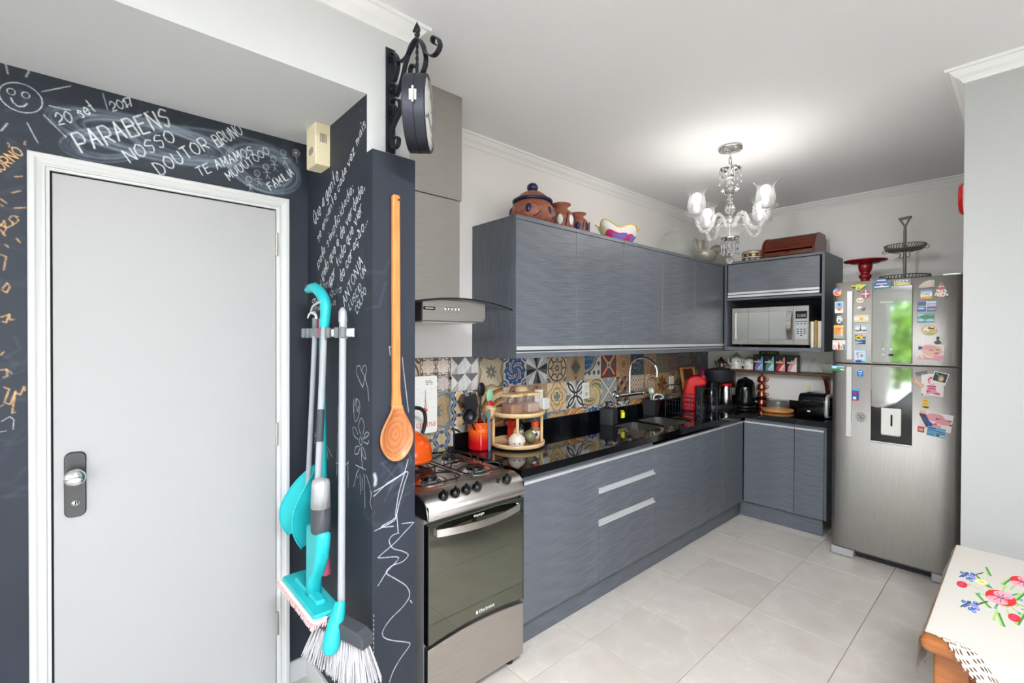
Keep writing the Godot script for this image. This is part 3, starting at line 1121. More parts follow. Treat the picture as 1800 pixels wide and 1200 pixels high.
func chalkboards():
	var slate := C8(38, 44, 56)
	mt("slate", slate, 0.62)
	var k := board("door", 1.10, 2.40, 520.0, slate, -0.35)
	var b := board("pillar", 0.822, 2.40, 600.0, slate, 0.0)
	var p := {"im": b.im, "px": b.px, "x0": -0.65, "h": b.h}
	# wiped patches first
	swirl(k, 0.18, 2.265, 0.30, 0.075, 0.0, 70, 0.15)
	swirl(k, 0.05, 2.21, 0.13, 0.06, 0.3, 40, 0.14)
	swirl(k, 0.56, 2.25, 0.15, 0.10, -0.1, 70, 0.15)
	swirl(k, 0.38, 2.29, 0.30, 0.07, 0.1, 50, 0.07)
	smear(k, -0.33, 1.0, -0.17, 2.3, 40, 0.06)
	smear(k, 0.0, 2.15, 0.65, 2.36, 30, 0.05)
	smear(b, 0.35, 1.60, 0.60, 1.80, 14, 0.07)
	smear(b, 0.40, 0.85, 0.60, 1.05, 14, 0.05)
	smear(b, 0.05, 0.10, 0.5, 0.5, 20, 0.05)
	smear(p, 0.02, 0.9, 0.13, 1.08, 12, 0.12)
	draw(p, [0.007, 1.05, 0.012, 1.03, 0.008, 1.005], 0.016, WH, 0.5, 0.3)
	# the smiling sun
	var flat := []
	for i in 33:
		var t := TAU * i / 32.0
		flat.append(-0.1625 + 0.049 * cos(t))
		flat.append(2.303 + 0.046 * sin(t))
	chalk(k, flat, 0.0042, WH, 0.8)
	for ex in [-0.1845, -0.152]:
		flat = []
		for i in 13:
			var t := TAU * i / 12.0
			flat.append(ex + 0.009 * cos(t))
			flat.append(2.315 + 0.010 * sin(t))
		chalk(k, flat, 0.003, WH, 0.8)
	chalk(k, [-0.185, 2.295, -0.180, 2.281, -0.169, 2.273, -0.157, 2.277, -0.147, 2.291], 0.005, WH, 0.8)
	# the family of stick figures and a flower
	for f in [[0.496, 2.189], [0.528, 2.223], [0.561, 2.258], [0.591, 2.298], [0.631, 2.337]]:
		flat = []
		for i in 13:
			var t := TAU * i / 12.0
			flat.append(f[0] + 0.011 * cos(t))
			flat.append(f[1] + 0.013 * sin(t))
		chalk(k, flat, 0.0025)
		chalk(k, [f[0] - 0.004, f[1] + 0.003, f[0] - 0.003, f[1] + 0.002], 0.003)
		chalk(k, [f[0] + 0.004, f[1] + 0.003, f[0] + 0.005, f[1] + 0.002], 0.003)
		chalk(k, [f[0] - 0.005, f[1] - 0.004, f[0], f[1] - 0.007, f[0] + 0.005, f[1] - 0.004], 0.0022)
		chalk(k, [f[0] + 0.002, f[1] - 0.013, f[0] + 0.006, f[1] - 0.034, f[0], f[1] - 0.052], 0.0025)
		chalk(k, [f[0] + 0.006, f[1] - 0.034, f[0] + 0.017, f[1] - 0.048], 0.0025)
		chalk(k, [f[0] - 0.010, f[1] - 0.026, f[0] + 0.004, f[1] - 0.020, f[0] + 0.020, f[1] - 0.022], 0.0025)
	for i in 5:
		var t := TAU * i / 5.0
		chalk(k, [0.684, 2.35, 0.684 + 0.016 * cos(t - 0.4), 2.35 + 0.018 * sin(t - 0.4), 0.684 + 0.016 * cos(t + 0.4), 2.35 + 0.018 * sin(t + 0.4), 0.684, 2.35], 0.0022)
	chalk(k, [0.684, 2.335, 0.690, 2.305], 0.0025)
	text(k, "20", -0.074, 2.244, -0.032, 2.266, 0.036)
	text(k, "set", -0.020, 2.283, 0.027, 2.327, 0.038)
	text(k, "2017", 0.064, 2.334, 0.128, 2.374, 0.030)
	text(k, "PARAB^NS", -0.018, 2.166, 0.247, 2.345, 0.060)
	text(k, "NOSSO", 0.112, 2.163, 0.256, 2.287, 0.043)
	text(k, "DOUTOR", 0.200, 2.139, 0.367, 2.292, 0.045)
	text(k, "BRUNO", 0.387, 2.294, 0.482, 2.379, 0.044)
	text(k, "TE AMAMOS", 0.326, 2.162, 0.524, 2.307, 0.034)
	text(k, "MUUUTOOO", 0.427, 2.171, 0.583, 2.327, 0.030)
	text(k, "FAM|LIA", 0.583, 2.160, 0.684, 2.257, 0.032)
	chalk(k, [0.037, 2.387, 0.050, 2.331], 0.0040)
	chalk(k, [0.099, 2.358, 0.112, 2.379], 0.0040)
	chalk(k, [-0.110, 2.264, -0.055, 2.204], 0.0050)
	chalk(k, [-0.098, 2.299, -0.043, 2.301], 0.0050)
	chalk(k, [-0.115, 2.339, -0.043, 2.385], 0.0050)
	chalk(k, [-0.149, 2.227, -0.124, 2.166], 0.0040)
	chalk(k, [-0.196, 2.399, -0.191, 2.366], 0.0060)
	chalk(k, [-0.143, 2.400, -0.152, 2.372], 0.0070)
	chalk(k, [-0.193, 2.211, -0.208, 2.181], 0.0060)
	chalk(k, [-0.193, 2.150, -0.189, 2.143, -0.191, 2.134], 0.0060, OR)
	chalk(k, [-0.153, 2.166, -0.156, 2.155, -0.150, 2.155], 0.0060, OR)
	text(k, "IORNO", -0.208, 2.049, -0.153, 2.130, 0.029, OR)
	chalk(k, [-0.177, 2.045, -0.158, 2.051], 0.0060, OR)
	chalk(k, [-0.184, 1.992, -0.162, 2.004], 0.0060, OR)
	chalk(k, [-0.178, 1.944, -0.151, 1.951], 0.0060, OR)
	chalk(k, [-0.209, 1.968, -0.194, 1.955], 0.0060, OR)
	chalk(k, [-0.209, 1.950, -0.202, 1.943], 0.0060, OR)
	chalk(k, [-0.209, 1.887, -0.197, 1.877, -0.182, 1.889, -0.184, 1.903], 0.0060, OR)
	chalk(k, [-0.209, 1.869, -0.198, 1.850], 0.0060, OR)
	chalk(k, [-0.170, 1.918, -0.184, 1.919, -0.191, 1.907, -0.180, 1.892, -0.169, 1.906, -0.178, 1.921], 0.0050, OR)
	chalk(k, [-0.209, 1.881, -0.201, 1.901, -0.197, 1.874, -0.205, 1.855], 0.0050, OR)
	chalk(k, [-0.174, 1.847, -0.165, 1.833], 0.0060, OR)
	chalk(k, [-0.199, 1.825, -0.191, 1.814], 0.0060, OR)
	chalk(k, [-0.209, 1.791, -0.197, 1.786, -0.203, 1.740], 0.0060, OR)
	chalk(k, [-0.206, 1.683, -0.195, 1.702, -0.189, 1.690, -0.197, 1.671, -0.208, 1.680], 0.0060, OR)
	chalk(k, [-0.210, 1.592, -0.191, 1.602, -0.198, 1.575, -0.208, 1.580], 0.0060, OR)
	chalk(k, [-0.191, 1.602, -0.189, 1.584, -0.177, 1.587], 0.0060, OR)
	chalk(k, [-0.210, 1.472, -0.202, 1.484], 0.0060, OR)
	chalk(k, [-0.211, 1.424, -0.198, 1.426, -0.196, 1.405, -0.207, 1.399], 0.0060, OR)
	chalk(k, [-0.198, 1.426, -0.184, 1.410], 0.0060, OR)
	chalk(k, [-0.203, 1.369, -0.192, 1.362, -0.203, 1.320, -0.190, 1.313, -0.178, 1.355, -0.186, 1.285, -0.176, 1.287], 0.0060, OR)
	chalk(k, [-0.178, 1.349, -0.167, 1.342, -0.159, 1.369, -0.156, 1.353], 0.0060, OR)
	chalk(k, [-0.211, 1.309, -0.203, 1.314], 0.0060, OR)
	chalk(k, [-0.209, 1.261, -0.191, 1.274, -0.182, 1.263, -0.184, 1.230], 0.0030)
	chalk(k, [-0.211, 1.228, -0.197, 1.229], 0.0030)
	text(b, "Que a gente", 0.085, 2.023, 0.357, 2.166, 0.055)
	text(b, "se encante cada vez mais", 0.128, 1.940, 0.602, 2.294, 0.037)
	text(b, "pela simplicidade;", 0.128, 1.830, 0.498, 2.091, 0.036)
	text(b, "pelo que ! de verdade,", 0.179, 1.776, 0.591, 2.069, 0.039)
	text(b, "por tudo que vier", 0.267, 1.743, 0.581, 2.002, 0.040)
	text(b, "do cora<>o...", 0.375, 1.748, 0.617, 1.948, 0.039)
	text(b, "Ant@nia", 0.074, 1.731, 0.295, 1.737, 0.035)
	text(b, "ou pt quis", 0.052, 1.682, 0.392, 1.712, 0.027)
	text(b, "dia uma", 0.074, 1.642, 0.331, 1.660, 0.027)
	text(b, "ANTONIA", 0.409, 1.650, 0.581, 1.806, 0.036)
	text(b, "UN", 0.567, 1.741, 0.603, 1.772, 0.025)
	text(b, "LUSCIO", 0.459, 1.634, 0.567, 1.712, 0.024)
	text(b, "COLPO", 0.522, 1.618, 0.606, 1.697, 0.024)
	draw(b, [0.570, 1.351, 0.536, 1.379, 0.515, 1.402, 0.523, 1.423, 0.545, 1.427, 0.562, 1.409, 0.584, 1.395], 0.0035)
	draw(b, [0.570, 1.351, 0.590, 1.388, 0.602, 1.417, 0.590, 1.431, 0.572, 1.423, 0.562, 1.407], 0.0035)
	draw(b, [0.584, 1.395, 0.613, 1.349, 0.621, 1.304], 0.0035)
	draw(b, [0.517, 1.304, 0.492, 1.264, 0.508, 1.218, 0.536, 1.243, 0.545, 1.291, 0.517, 1.304], 0.0030)
	draw(b, [0.523, 1.304, 0.513, 1.282, 0.526, 1.257, 0.538, 1.280], 0.0030)
	draw(b, [0.498, 1.302, 0.488, 1.280, 0.498, 1.249], 0.0030)
	draw(b, [0.554, 1.177, 0.536, 1.201, 0.548, 1.229, 0.566, 1.236, 0.584, 1.213, 0.572, 1.180], 0.0030)
	draw(b, [0.530, 1.155, 0.498, 1.163, 0.483, 1.188, 0.505, 1.194, 0.530, 1.173], 0.0030)
	draw(b, [0.554, 1.169, 0.542, 1.154, 0.551, 1.138, 0.566, 1.145, 0.560, 1.168], 0.0030)
	draw(b, [0.572, 1.159, 0.596, 1.189, 0.621, 1.193, 0.613, 1.181, 0.584, 1.166], 0.0030)
	draw(b, [0.578, 1.153, 0.613, 1.151, 0.621, 1.167], 0.0030)
	draw(b, [0.542, 1.131, 0.511, 1.123, 0.502, 1.097, 0.530, 1.102, 0.548, 1.127], 0.0030)
	draw(b, [0.566, 1.132, 0.584, 1.125, 0.598, 1.097, 0.578, 1.098, 0.560, 1.124], 0.0030)
	draw(b, [0.558, 1.131, 0.563, 1.085, 0.570, 1.055], 0.0030)
	draw(b, [0.511, 1.056, 0.596, 1.056], 0.0030)
	draw(b, [0.492, 0.970, 0.517, 1.023, 0.542, 1.050], 0.0030)
	draw(b, [0.517, 1.023, 0.530, 1.010], 0.0030)
	draw(b, [0.548, 1.030, 0.554, 0.956], 0.0030)
	draw(b, [0.566, 1.018, 0.566, 0.972], 0.0030)
	draw(b, [0.584, 1.038, 0.590, 0.916], 0.0030)
	draw(b, [0.602, 1.037, 0.630, 1.002, 0.642, 0.970], 0.0030)
	draw(b, [0.647, 0.991, 0.630, 0.947, 0.647, 0.926], 0.0030)
	draw(b, [0.098, 1.119, 0.080, 1.060], 0.0030)
	draw(b, [0.089, 1.112, 0.123, 1.055], 0.0030)
	draw(b, [0.080, 1.098, 0.132, 1.103], 0.0030)
	draw(b, [0.214, 1.101, 0.238, 1.022], 0.0030)
	draw(b, [0.222, 1.078, 0.284, 1.042], 0.0030)
	draw(b, [0.343, 1.258, 0.353, 1.004], 0.0030)
	draw(b, [0.343, 1.150, 0.328, 0.976], 0.0030)
	draw(b, [0.321, 1.026, 0.357, 1.028], 0.0030)
	draw(b, [0.413, 1.064, 0.420, 0.997], 0.0030)
	draw(b, [0.440, 1.056, 0.444, 0.953], 0.0030)
	draw(b, [0.413, 1.034, 0.447, 1.054], 0.0030)
	draw(p, [0.063, 1.498, 0.067, 1.467, 0.065, 1.465], 0.0030)
	draw(p, [0.063, 1.496, 0.077, 1.502], 0.0030)
	draw(p, [0.115, 1.459, 0.119, 1.417, 0.129, 1.343, 0.141, 1.252], 0.0030)
	draw(p, [0.139, 1.080, 0.124, 1.030, 0.101, 0.962, 0.089, 0.895, 0.082, 0.866, 0.005, 0.849], 0.0035)
	draw(p, [0.005, 0.973, 0.056, 1.009, 0.132, 1.036], 0.0035)
	draw(p, [0.005, 0.989, 0.070, 1.009, 0.136, 1.035, 0.124, 0.992, 0.101, 0.920, 0.086, 0.875, 0.034, 0.858, 0.082, 0.846], 0.0035)
	draw(p, [0.093, 0.884, 0.099, 0.816], 0.0035)
	draw(p, [0.160, 0.840, 0.112, 0.847], 0.0035)
	draw(p, [0.164, 0.839, 0.132, 0.817, 0.086, 0.785, 0.027, 0.755, 0.030, 0.747, 0.101, 0.726, 0.056, 0.691, 0.019, 0.649], 0.0035)
	draw(p, [0.101, 0.816, 0.078, 0.815, 0.063, 0.799, 0.078, 0.767, 0.116, 0.745, 0.140, 0.723, 0.116, 0.706, 0.071, 0.704, 0.052, 0.686, 0.086, 0.654, 0.132, 0.610, 0.146, 0.569, 0.117, 0.538, 0.071, 0.514, 0.041, 0.485, 0.041, 0.461, 0.071, 0.435, 0.132, 0.401, 0.147, 0.384, 0.109, 0.352, 0.079, 0.317, 0.064, 0.283], 0.0035)
	draw(p, [0.148, 0.551, 0.158, 0.536], 0.0035)
	draw(p, [0.004, 0.554, 0.005, 0.545], 0.0030)
	draw(p, [0.004, 0.538, 0.005, 0.529], 0.0030)
	draw(p, [0.004, 0.522, 0.005, 0.513], 0.0030)
	draw(p, [0.004, 0.506, 0.005, 0.496], 0.0030)
	draw(p, [0.004, 0.490, 0.005, 0.480], 0.0030)
	draw(p, [0.004, 0.474, 0.005, 0.464], 0.0030)
	draw(p, [0.004, 0.458, 0.005, 0.448], 0.0030)
	draw(p, [0.004, 0.442, 0.005, 0.432], 0.0030)
	draw(p, [0.004, 0.425, 0.005, 0.416], 0.0030)
	draw(p, [0.004, 0.409, 0.005, 0.400], 0.0030)
	draw(p, [0.004, 0.393, 0.005, 0.384], 0.0030)
	draw(p, [0.004, 0.377, 0.005, 0.367], 0.0030)
	chalk(k, [0.150, 2.352, 0.165, 2.366], 0.005)
	chalk(k, [0.588, 2.212, 0.594, 2.222], 0.003)
	board_mat("chalk_door", k)
	board_mat("chalk_pillar", b)

# ---------------------------------------------------------------- what stands and hangs in the chalk corner
func chalk_corner():
	# cream signal box high in the corner
	var o := thing("signal_box", "cream plastic signal box high in the chalkboard corner beside the poem", "signal box", V(XP, 2.23, -1.987))
	var s := mb()
	var poly := rrect(0.105, 0.175, 0.004, 2, 0.0, 0.0875)
	prism(s, poly, 0.058, TR(V(0, 0, 0), 0, -90), 0.003)
	put("case", s, M.cream_plastic, o)
	s = mb()
	for k in 7:
		box(s, V(-0.040 + k * 0.004, 0.092, 0.0521), V(-0.038 + k * 0.004, 0.128, 0.0529))
	put("upper_grille", s, M.dark_grey, o)
	s = mb()
	for k in 5:
		box(s, V(-0.0586, 0.046 + absf(k - 2) * 0.003, -0.022 + k * 0.010), V(-0.0579, 0.080 - absf(k - 2) * 0.003, -0.018 + k * 0.010))
	put("side_grille", s, M.dark_grey, o)
	# gripper rail
	o = thing("broom_rail", "white wall rail with grey roller grips holding the brooms on the chalkboard", "broom holder", V(XP, 1.548, -1.905))
	s = mb()
	box(s, V(-0.012, -0.016, -0.215), V(0.0, 0.016, 0.215), 0.004)
	put("rail", s, M.white_plastic, o)
	for gz in [-0.16, -0.055, 0.055, 0.20]:
		s = mb()
		box(s, V(-0.040, -0.014, gz - 0.040), V(-0.011, 0.014, gz - 0.026), 0.003)
		box(s, V(-0.040, -0.014, gz + 0.026), V(-0.011, 0.014, gz + 0.040), 0.003)
		box(s, V(-0.018, -0.016, gz - 0.040), V(-0.0115, 0.016, gz + 0.040), 0.002)
		var g := put("grip", s, M.white_plastic, o)
		for sd in [-1, 1]:
			s = mb()
			lathe(s, [0.0, -0.02, 0.010, -0.02, 0.012, -0.016, 0.012, 0.016, 0.010, 0.02, 0.0, 0.02], 14, TR(V(-0.050, 0, gz + sd * 0.0265)))
			put("roller", s, M.grey_plastic, g, "grey ribbed roller")
	dust_pan()
	teal_stick()
	mop()
	broom()
	# the giant wooden spoon on the pillar
	o = thing("wooden_spoon", "giant wooden spoon hanging on the front of the chalkboard pillar", "spoon", V(0.818, 1.085, ZP))
	s = mb()
	var half := [0.0, 0.0, 0.002, 0.014, 0.010, 0.030, 0.030, 0.048, 0.055, 0.061, 0.083, 0.0655, 0.108, 0.062, 0.130, 0.0535, 0.155, 0.040, 0.178, 0.027, 0.203, 0.0190]
	var rim := PackedVector2Array()
	var up := []
	for i in half.size() / 2:
		up.append(Vector2(half[2 * i + 1], half[2 * i]))
	for v in smooth(up, 3):
		rim.append(v + Vector2(0.004, 0.0))
	up.reverse()
	for v in smooth(up, 3):
		rim.append(Vector2(0.004 - v.x, v.y))
	# bowl: outer shell and hollow
	group_at += 1
	s.set_smooth_group(group_at)
	var mid := Vector2(0.004, 0.088)
	var n := rim.size()
	for ring in [[1.0, 0.016, 0.98, 0.024], [0.98, 0.024, 0.92, 0.0245], [0.92, 0.0245, 0.86, 0.018], [0.86, 0.018, 0.6, 0.009], [0.6, 0.009, 0.3, 0.006], [0.3, 0.006, 0.001, 0.0055], [0.75, 0.002, 1.0, 0.016]]:
		for i in n:
			var a: Vector2 = mid + (rim[i] - mid) * ring[0]
			var b: Vector2 = mid + (rim[(i + 1) % n] - mid) * ring[0]
			var c: Vector2 = mid + (rim[(i + 1) % n] - mid) * ring[2]
			var d: Vector2 = mid + (rim[i] - mid) * ring[2]
			quad(s, V(b.x, b.y, ring[1]), V(a.x, a.y, ring[1]), V(d.x, d.y, ring[3]), V(c.x, c.y, ring[3]))
	put("bowl", s, M.spoon_bowl, o)
	s = mb()
	prism(s, v2([-0.0155, 0.196, 0.0235, 0.196, 0.0215, 0.215, 0.019, 0.236, 0.0165, 0.26, 0.0155, 0.60, 0.0135, 0.951, 0.009, 0.956, -0.010, 0.956, -0.0145, 0.951, -0.0145, 0.60, -0.0125, 0.26, -0.013, 0.236, -0.0145, 0.215]), 0.016, TR(V(0, 0, 0.008)), 0.004)
	put("handle", s, M.spoon_wood, o)
	s = mb()
	lathe(s, [0.0, 0.0, 0.0035, 0.0, 0.0035, 0.0015, 0.0, 0.002], 12, TR(V(0.006, 0.938, 0.0236), 90))
	put("hanging_hole", s, M.dark_gap, o)

func dust_pan():
	var o := thing("dustpan", "teal long-handled dustpan on a grey pole with a white hook on top", "dustpan", V(0.655, 0.70, -2.0))
	var s := mb()
	# the scoop hangs mouth down: a curved back with two rising leaf-shaped sides
	group_at += 1
	s.set_smooth_group(group_at)
	var nu := 18
	var nv := 12
	for face in 2:
		for i in nu:
			for j in nv:
				var q := []
				for c in [[i, j], [i + 1, j], [i + 1, j + 1], [i, j + 1]]:
					var u := float(c[0]) / nu * 2.0 - 1.0
					var v := float(c[1]) / nv
					# outline: broad below, its sides curving in to a point at the top
					var wid := 0.112 * sqrt(maxf(0.02, 1.0 - pow(v, 2.2)))
					var y: float = v * 0.295 + 0.02 * (1.0 - u * u) * (1.0 - v)
					var x := 0.045 - (0.120 - face * 0.006) * pow(absf(u), 2.2) * sin(PI * clampf(0.25 + 0.75 * v, 0.0, 1.0)) - face * 0.004
					q.append(V(x, y, u * wid * (1.0 - 0.25 * absf(u))))
				if face == 0:
					quad(s, q[0], q[3], q[2], q[1])
				else:
					quad(s, q[0], q[1], q[2], q[3])
	# thickened rim
	for sd in [-1.0, 1.0]:
		var edge := []
		for j in nv + 1:
			var v := float(j) / nv
			edge.append(V(0.045 - 0.117 * sin(PI * clampf(0.25 + 0.75 * v, 0.0, 1.0)), v * 0.295, sd * 0.112 * sqrt(maxf(0.02, 1.0 - pow(v, 2.2))) * 0.75))
		tube(s, edge, 0.003, 6)
	put("scoop", s, M.teal, o)
	s = mb()
	tube(s, v3([0.022, 0.06, -0.040, 0.025, 0.30, -0.016, 0.035, 0.905, 0.034]), 0.0105, 14)
	put("pole", s, M.pole_grey, o, "grey metal pole")
	s = mb()
	lathe(s, [0.0, -0.07, 0.0125, -0.07, 0.0135, 0.0, 0.011, 0.006, 0.0, 0.007], 16, TR(V(0.035, 0.905, 0.034)))
	put("pole_cap", s, M.grey_plastic, o)
	s = mb()
	tube(s, smooth(v3([0.035, 0.905, 0.045, 0.033, 0.925, 0.035, 0.032, 0.932, 0.0, 0.032, 0.928, -0.03, 0.032, 0.912, -0.052])), [0.006, 0.006, 0.006, 0.006, 0.006, 0.006, 0.007, 0.007, 0.007, 0.007, 0.0065, 0.006, 0.006, 0.005, 0.005, 0.0045, 0.004, 0.004, 0.0035, 0.003, 0.003], 10)
	put("hook", s, M.white_plastic, o, "white plastic hook")

func teal_stick():
	var o := thing("teal_stick", "thin teal stick with pink ends between the mop and the dustpan", "stick", V(0.70, 0.62, -1.90))
	var s := mb()
	tube(s, v3([-0.012, 0.05, 0.045, -0.004, 0.93, -0.015]), 0.0115, 14)
	put("shaft", s, M.teal_dark, o)
	s = mb()
	tube(s, v3([-0.004, 0.91, -0.0135, -0.0035, 0.985, -0.018]), 0.0125, 14)
	put("grip", s, M.pink, o, "pink upper end")
	s = mb()
	tube(s, v3([-0.0125, -0.02, 0.05, -0.012, 0.07, 0.044]), [0.018, 0.0125], 14)
	put("foot", s, M.pink, o, "pink lower end")

func mop():
	var o := thing("spray_mop", "teal flat spray mop with trigger handle, grey bottle and fringed pad", "mop", V(0.615, 0.57, -1.80))
	# pole leans: foot near z 0, head higher up
	var s := mb()
	tube(s, v3([0.005, 0.20, 0.030, 0.070, 1.03, -0.055]), 0.0125, 16)
	put("pole", s, M.pole_grey, o, "grey metal pole")
	s = mb()
	tube(s, v3([0.0335, 0.565, -0.0075, 0.043, 0.685, -0.0198]), 0.0138, 16)
	put("sleeve", s, M.dark_grey, o, "dark joint sleeve")
	# trigger handle: a bent flattened grip with a round eye at its tip
	s = mb()
	var pts := smooth(v3([0.068, 1.00, -0.053, 0.074, 1.08, -0.056, 0.072, 1.125, -0.085, 0.068, 1.158, -0.145, 0.066, 1.162, -0.195, 0.066, 1.158, -0.232]), 5)
	var rad := []
	for i in pts.size():
		var t := float(i) / (pts.size() - 1)
		rad.append(0.018 + 0.007 * sin(t * PI * 0.9) - 0.006 * t)
	tube(s, pts, rad, 14)
	put("handle", s, M.teal, o, "bent teal handle")
	s = mb()
	lathe(s, [0.0, 0.0, 0.009, 0.0, 0.009, 0.002, 0.0, 0.002], 16, Transform3D(Basis.from_euler(V(0.5, 0, 1.35)).scaled(V(1, 1, 1.6)), V(0.052, 1.172, -0.205)))
	put("hanging_eye", s, M.dark_grey, o)
	s = mb()
	tube(s, smooth(v3([0.056, 1.10, -0.055, 0.045, 1.085, -0.105, 0.045, 1.065, -0.13])), 0.005, 8)
	put("trigger", s, M.silver_plastic, o)
	# body
	s = mb()
	prism(s, v2([-0.026, 0.0, 0.020, 0.0, 0.024, 0.10, 0.052, 0.13, 0.092, 0.20, 0.108, 0.27, 0.108, 0.30, -0.022, 0.30, -0.024, 0.18]), 0.05, TR(V(0.025, -0.03, 0.03), 0, -90), 0.016, true, true)
	put("body", s, M.teal, o, "teal bottle holder")
	s = mb()
	lathe(s, [0.0, 0.0, 0.030, 0.0, 0.034, 0.006, 0.034, 0.09, 0.033, 0.09], 20, TR(V(0.0, 0.262, 0.098)))
	var bt := put("bottle", s, M.dark_grey, o, "dark lower half of the bottle")
	s = mb()
	lathe(s, [0.033, 0.0, 0.034, 0.0, 0.031, 0.085, 0.028, 0.097, 0.015, 0.103, 0.0, 0.104], 20, TR(V(0.0, 0.352, 0.098)))
	put("bottle_top", s, M.silver_plastic, bt, "pale grey upper half")
	# joint and flat head
	s = mb()
	tube(s, v3([0.0, -0.03, 0.028, 0.0, 0.045, 0.030]), [0.026, 0.020], 14)
	ball(s, V(0.0, 0.005, 0.0), 0.028, 14, V(0.8, 0.9, 1.3))
	put("joint", s, M.teal, o)
	s = mb()
	prism(s, rrect(0.095, 0.36, 0.012, 4), 0.012, TR(V(-0.005, 0.002, 0.0), -90), 0.004)
	prism(s, rrect(0.04, 0.24, 0.012, 4), 0.012, TR(V(-0.005, 0.014, 0.0), -90), 0.006)
	put("head_plate", s, M.teal, o, "flat teal head plate")
	s = mb()
	prism(s, rrect(0.112, 0.38, 0.015, 4), 0.012, TR(V(-0.005, -0.012, 0.0), -90), 0.004)
	var pad := put("pad", s, M.white_plastic, o, "white fringed pad")
	s = mb()
	for k in 220:
		var side := k % 3
		var at := V(-0.062 + rng.randf() * 0.005, -0.008, rng.randf_range(-0.19, 0.19)) if side < 2 else V(rng.randf_range(-0.06, 0.05), -0.008, 0.19 if k % 2 else -0.19)
		var d := V(-0.006, -0.016, rng.randf_range(-0.008, 0.008))
		tube(s, [at, at + d], [0.0026, 0.0012], 4, false, false)
	put("fringe", s, M.pad_pink, pad, "pink tipped fringe").set_meta("kind", "stuff")

func broom():
	var o := thing("broom", "broom with teal socket and white bristles, nearest to the pillar edge", "broom", V(0.64, 0.37, -1.575))
	var s := mb()
	tube(s, v3([0.010, 0.185, -0.03, 0.05, 1.24, -0.115]), 0.0125, 16)
	put("pole", s, M.pole_grey, o, "grey metal pole")
	s = mb()
	lathe(s, [0.0, -0.09, 0.0138, -0.09, 0.0138, -0.03, 0.016, -0.025, 0.014, 0.01, 0.006, 0.024, 0.0, 0.026], 16, Transform3D(Basis.from_euler(V(-0.08, 0, 0)), V(0.05, 1.245, -0.1155)))
	put("pole_cap", s, M.silver_plastic, o)
	var ax := V(0.075, 0, 0.21).normalized()
	var bs := Basis(ax, V(0, 1, 0), ax.cross(V(0, 1, 0)))
	s = mb()
	tube(s, smooth(v3([0.006, 0.240, -0.028, -0.012, 0.20, -0.012, -0.036, 0.145, 0.006, -0.042, 0.115, 0.010, -0.043, 0.098, 0.012]), 4), [0.017, 0.019, 0.021, 0.023, 0.025, 0.026, 0.027, 0.028, 0.029, 0.029, 0.029, 0.028, 0.026, 0.024, 0.020, 0.014, 0.006], 16)
	put("socket", s, M.teal, o, "teal socket with a clear tip")
	s = mb()
	prism(s, v2([-0.125, 0.185, -0.11, 0.15, 0.118, 0.135, 0.12, 0.17, 0.09, 0.185, -0.05, 0.20, -0.11, 0.205]), 0.05, Transform3D(bs, V(0, 0, 0) - bs.z * 0.025), 0.008)
	put("head", s, M.dark_grey, o, "dark grey head")
	# bristles in tufts
	s = mb()
	for i in 20:
		for j in 3:
			var u := (i / 19.0) * 2.0 - 1.0
			var top := bs * V(u * 0.108, 0.150 - 0.010 * u, (j - 1) * 0.014)
			for k in 7:
				var spread := rng.randf_range(-0.012, 0.012)
				var end := bs * V(u * 0.150 + spread, 0.030 - 0.012 * u + rng.randf_range(-0.008, 0.012) - 0.02 * (1.0 - u * u), (j - 1) * 0.03 + rng.randf_range(-0.008, 0.008))
				tube(s, [top, top.lerp(end, 0.6) + bs.y * 0.003, end], [0.0026, 0.0022, 0.0018], 4, false, false)
	put("bristles", s, M.bristle, o, "pale stiff bristles").set_meta("kind", "stuff")

# ---------------------------------------------------------------- iron bracket with the two-faced clock
func zy(flat: Array) -> Array:
	# points (away from the wall, height) in the upright plane of the bracket
	var p := []
	for i in flat.size() / 2:
		p.append(V(0, flat[2 * i + 1] - 2.40, flat[2 * i]))
	return p

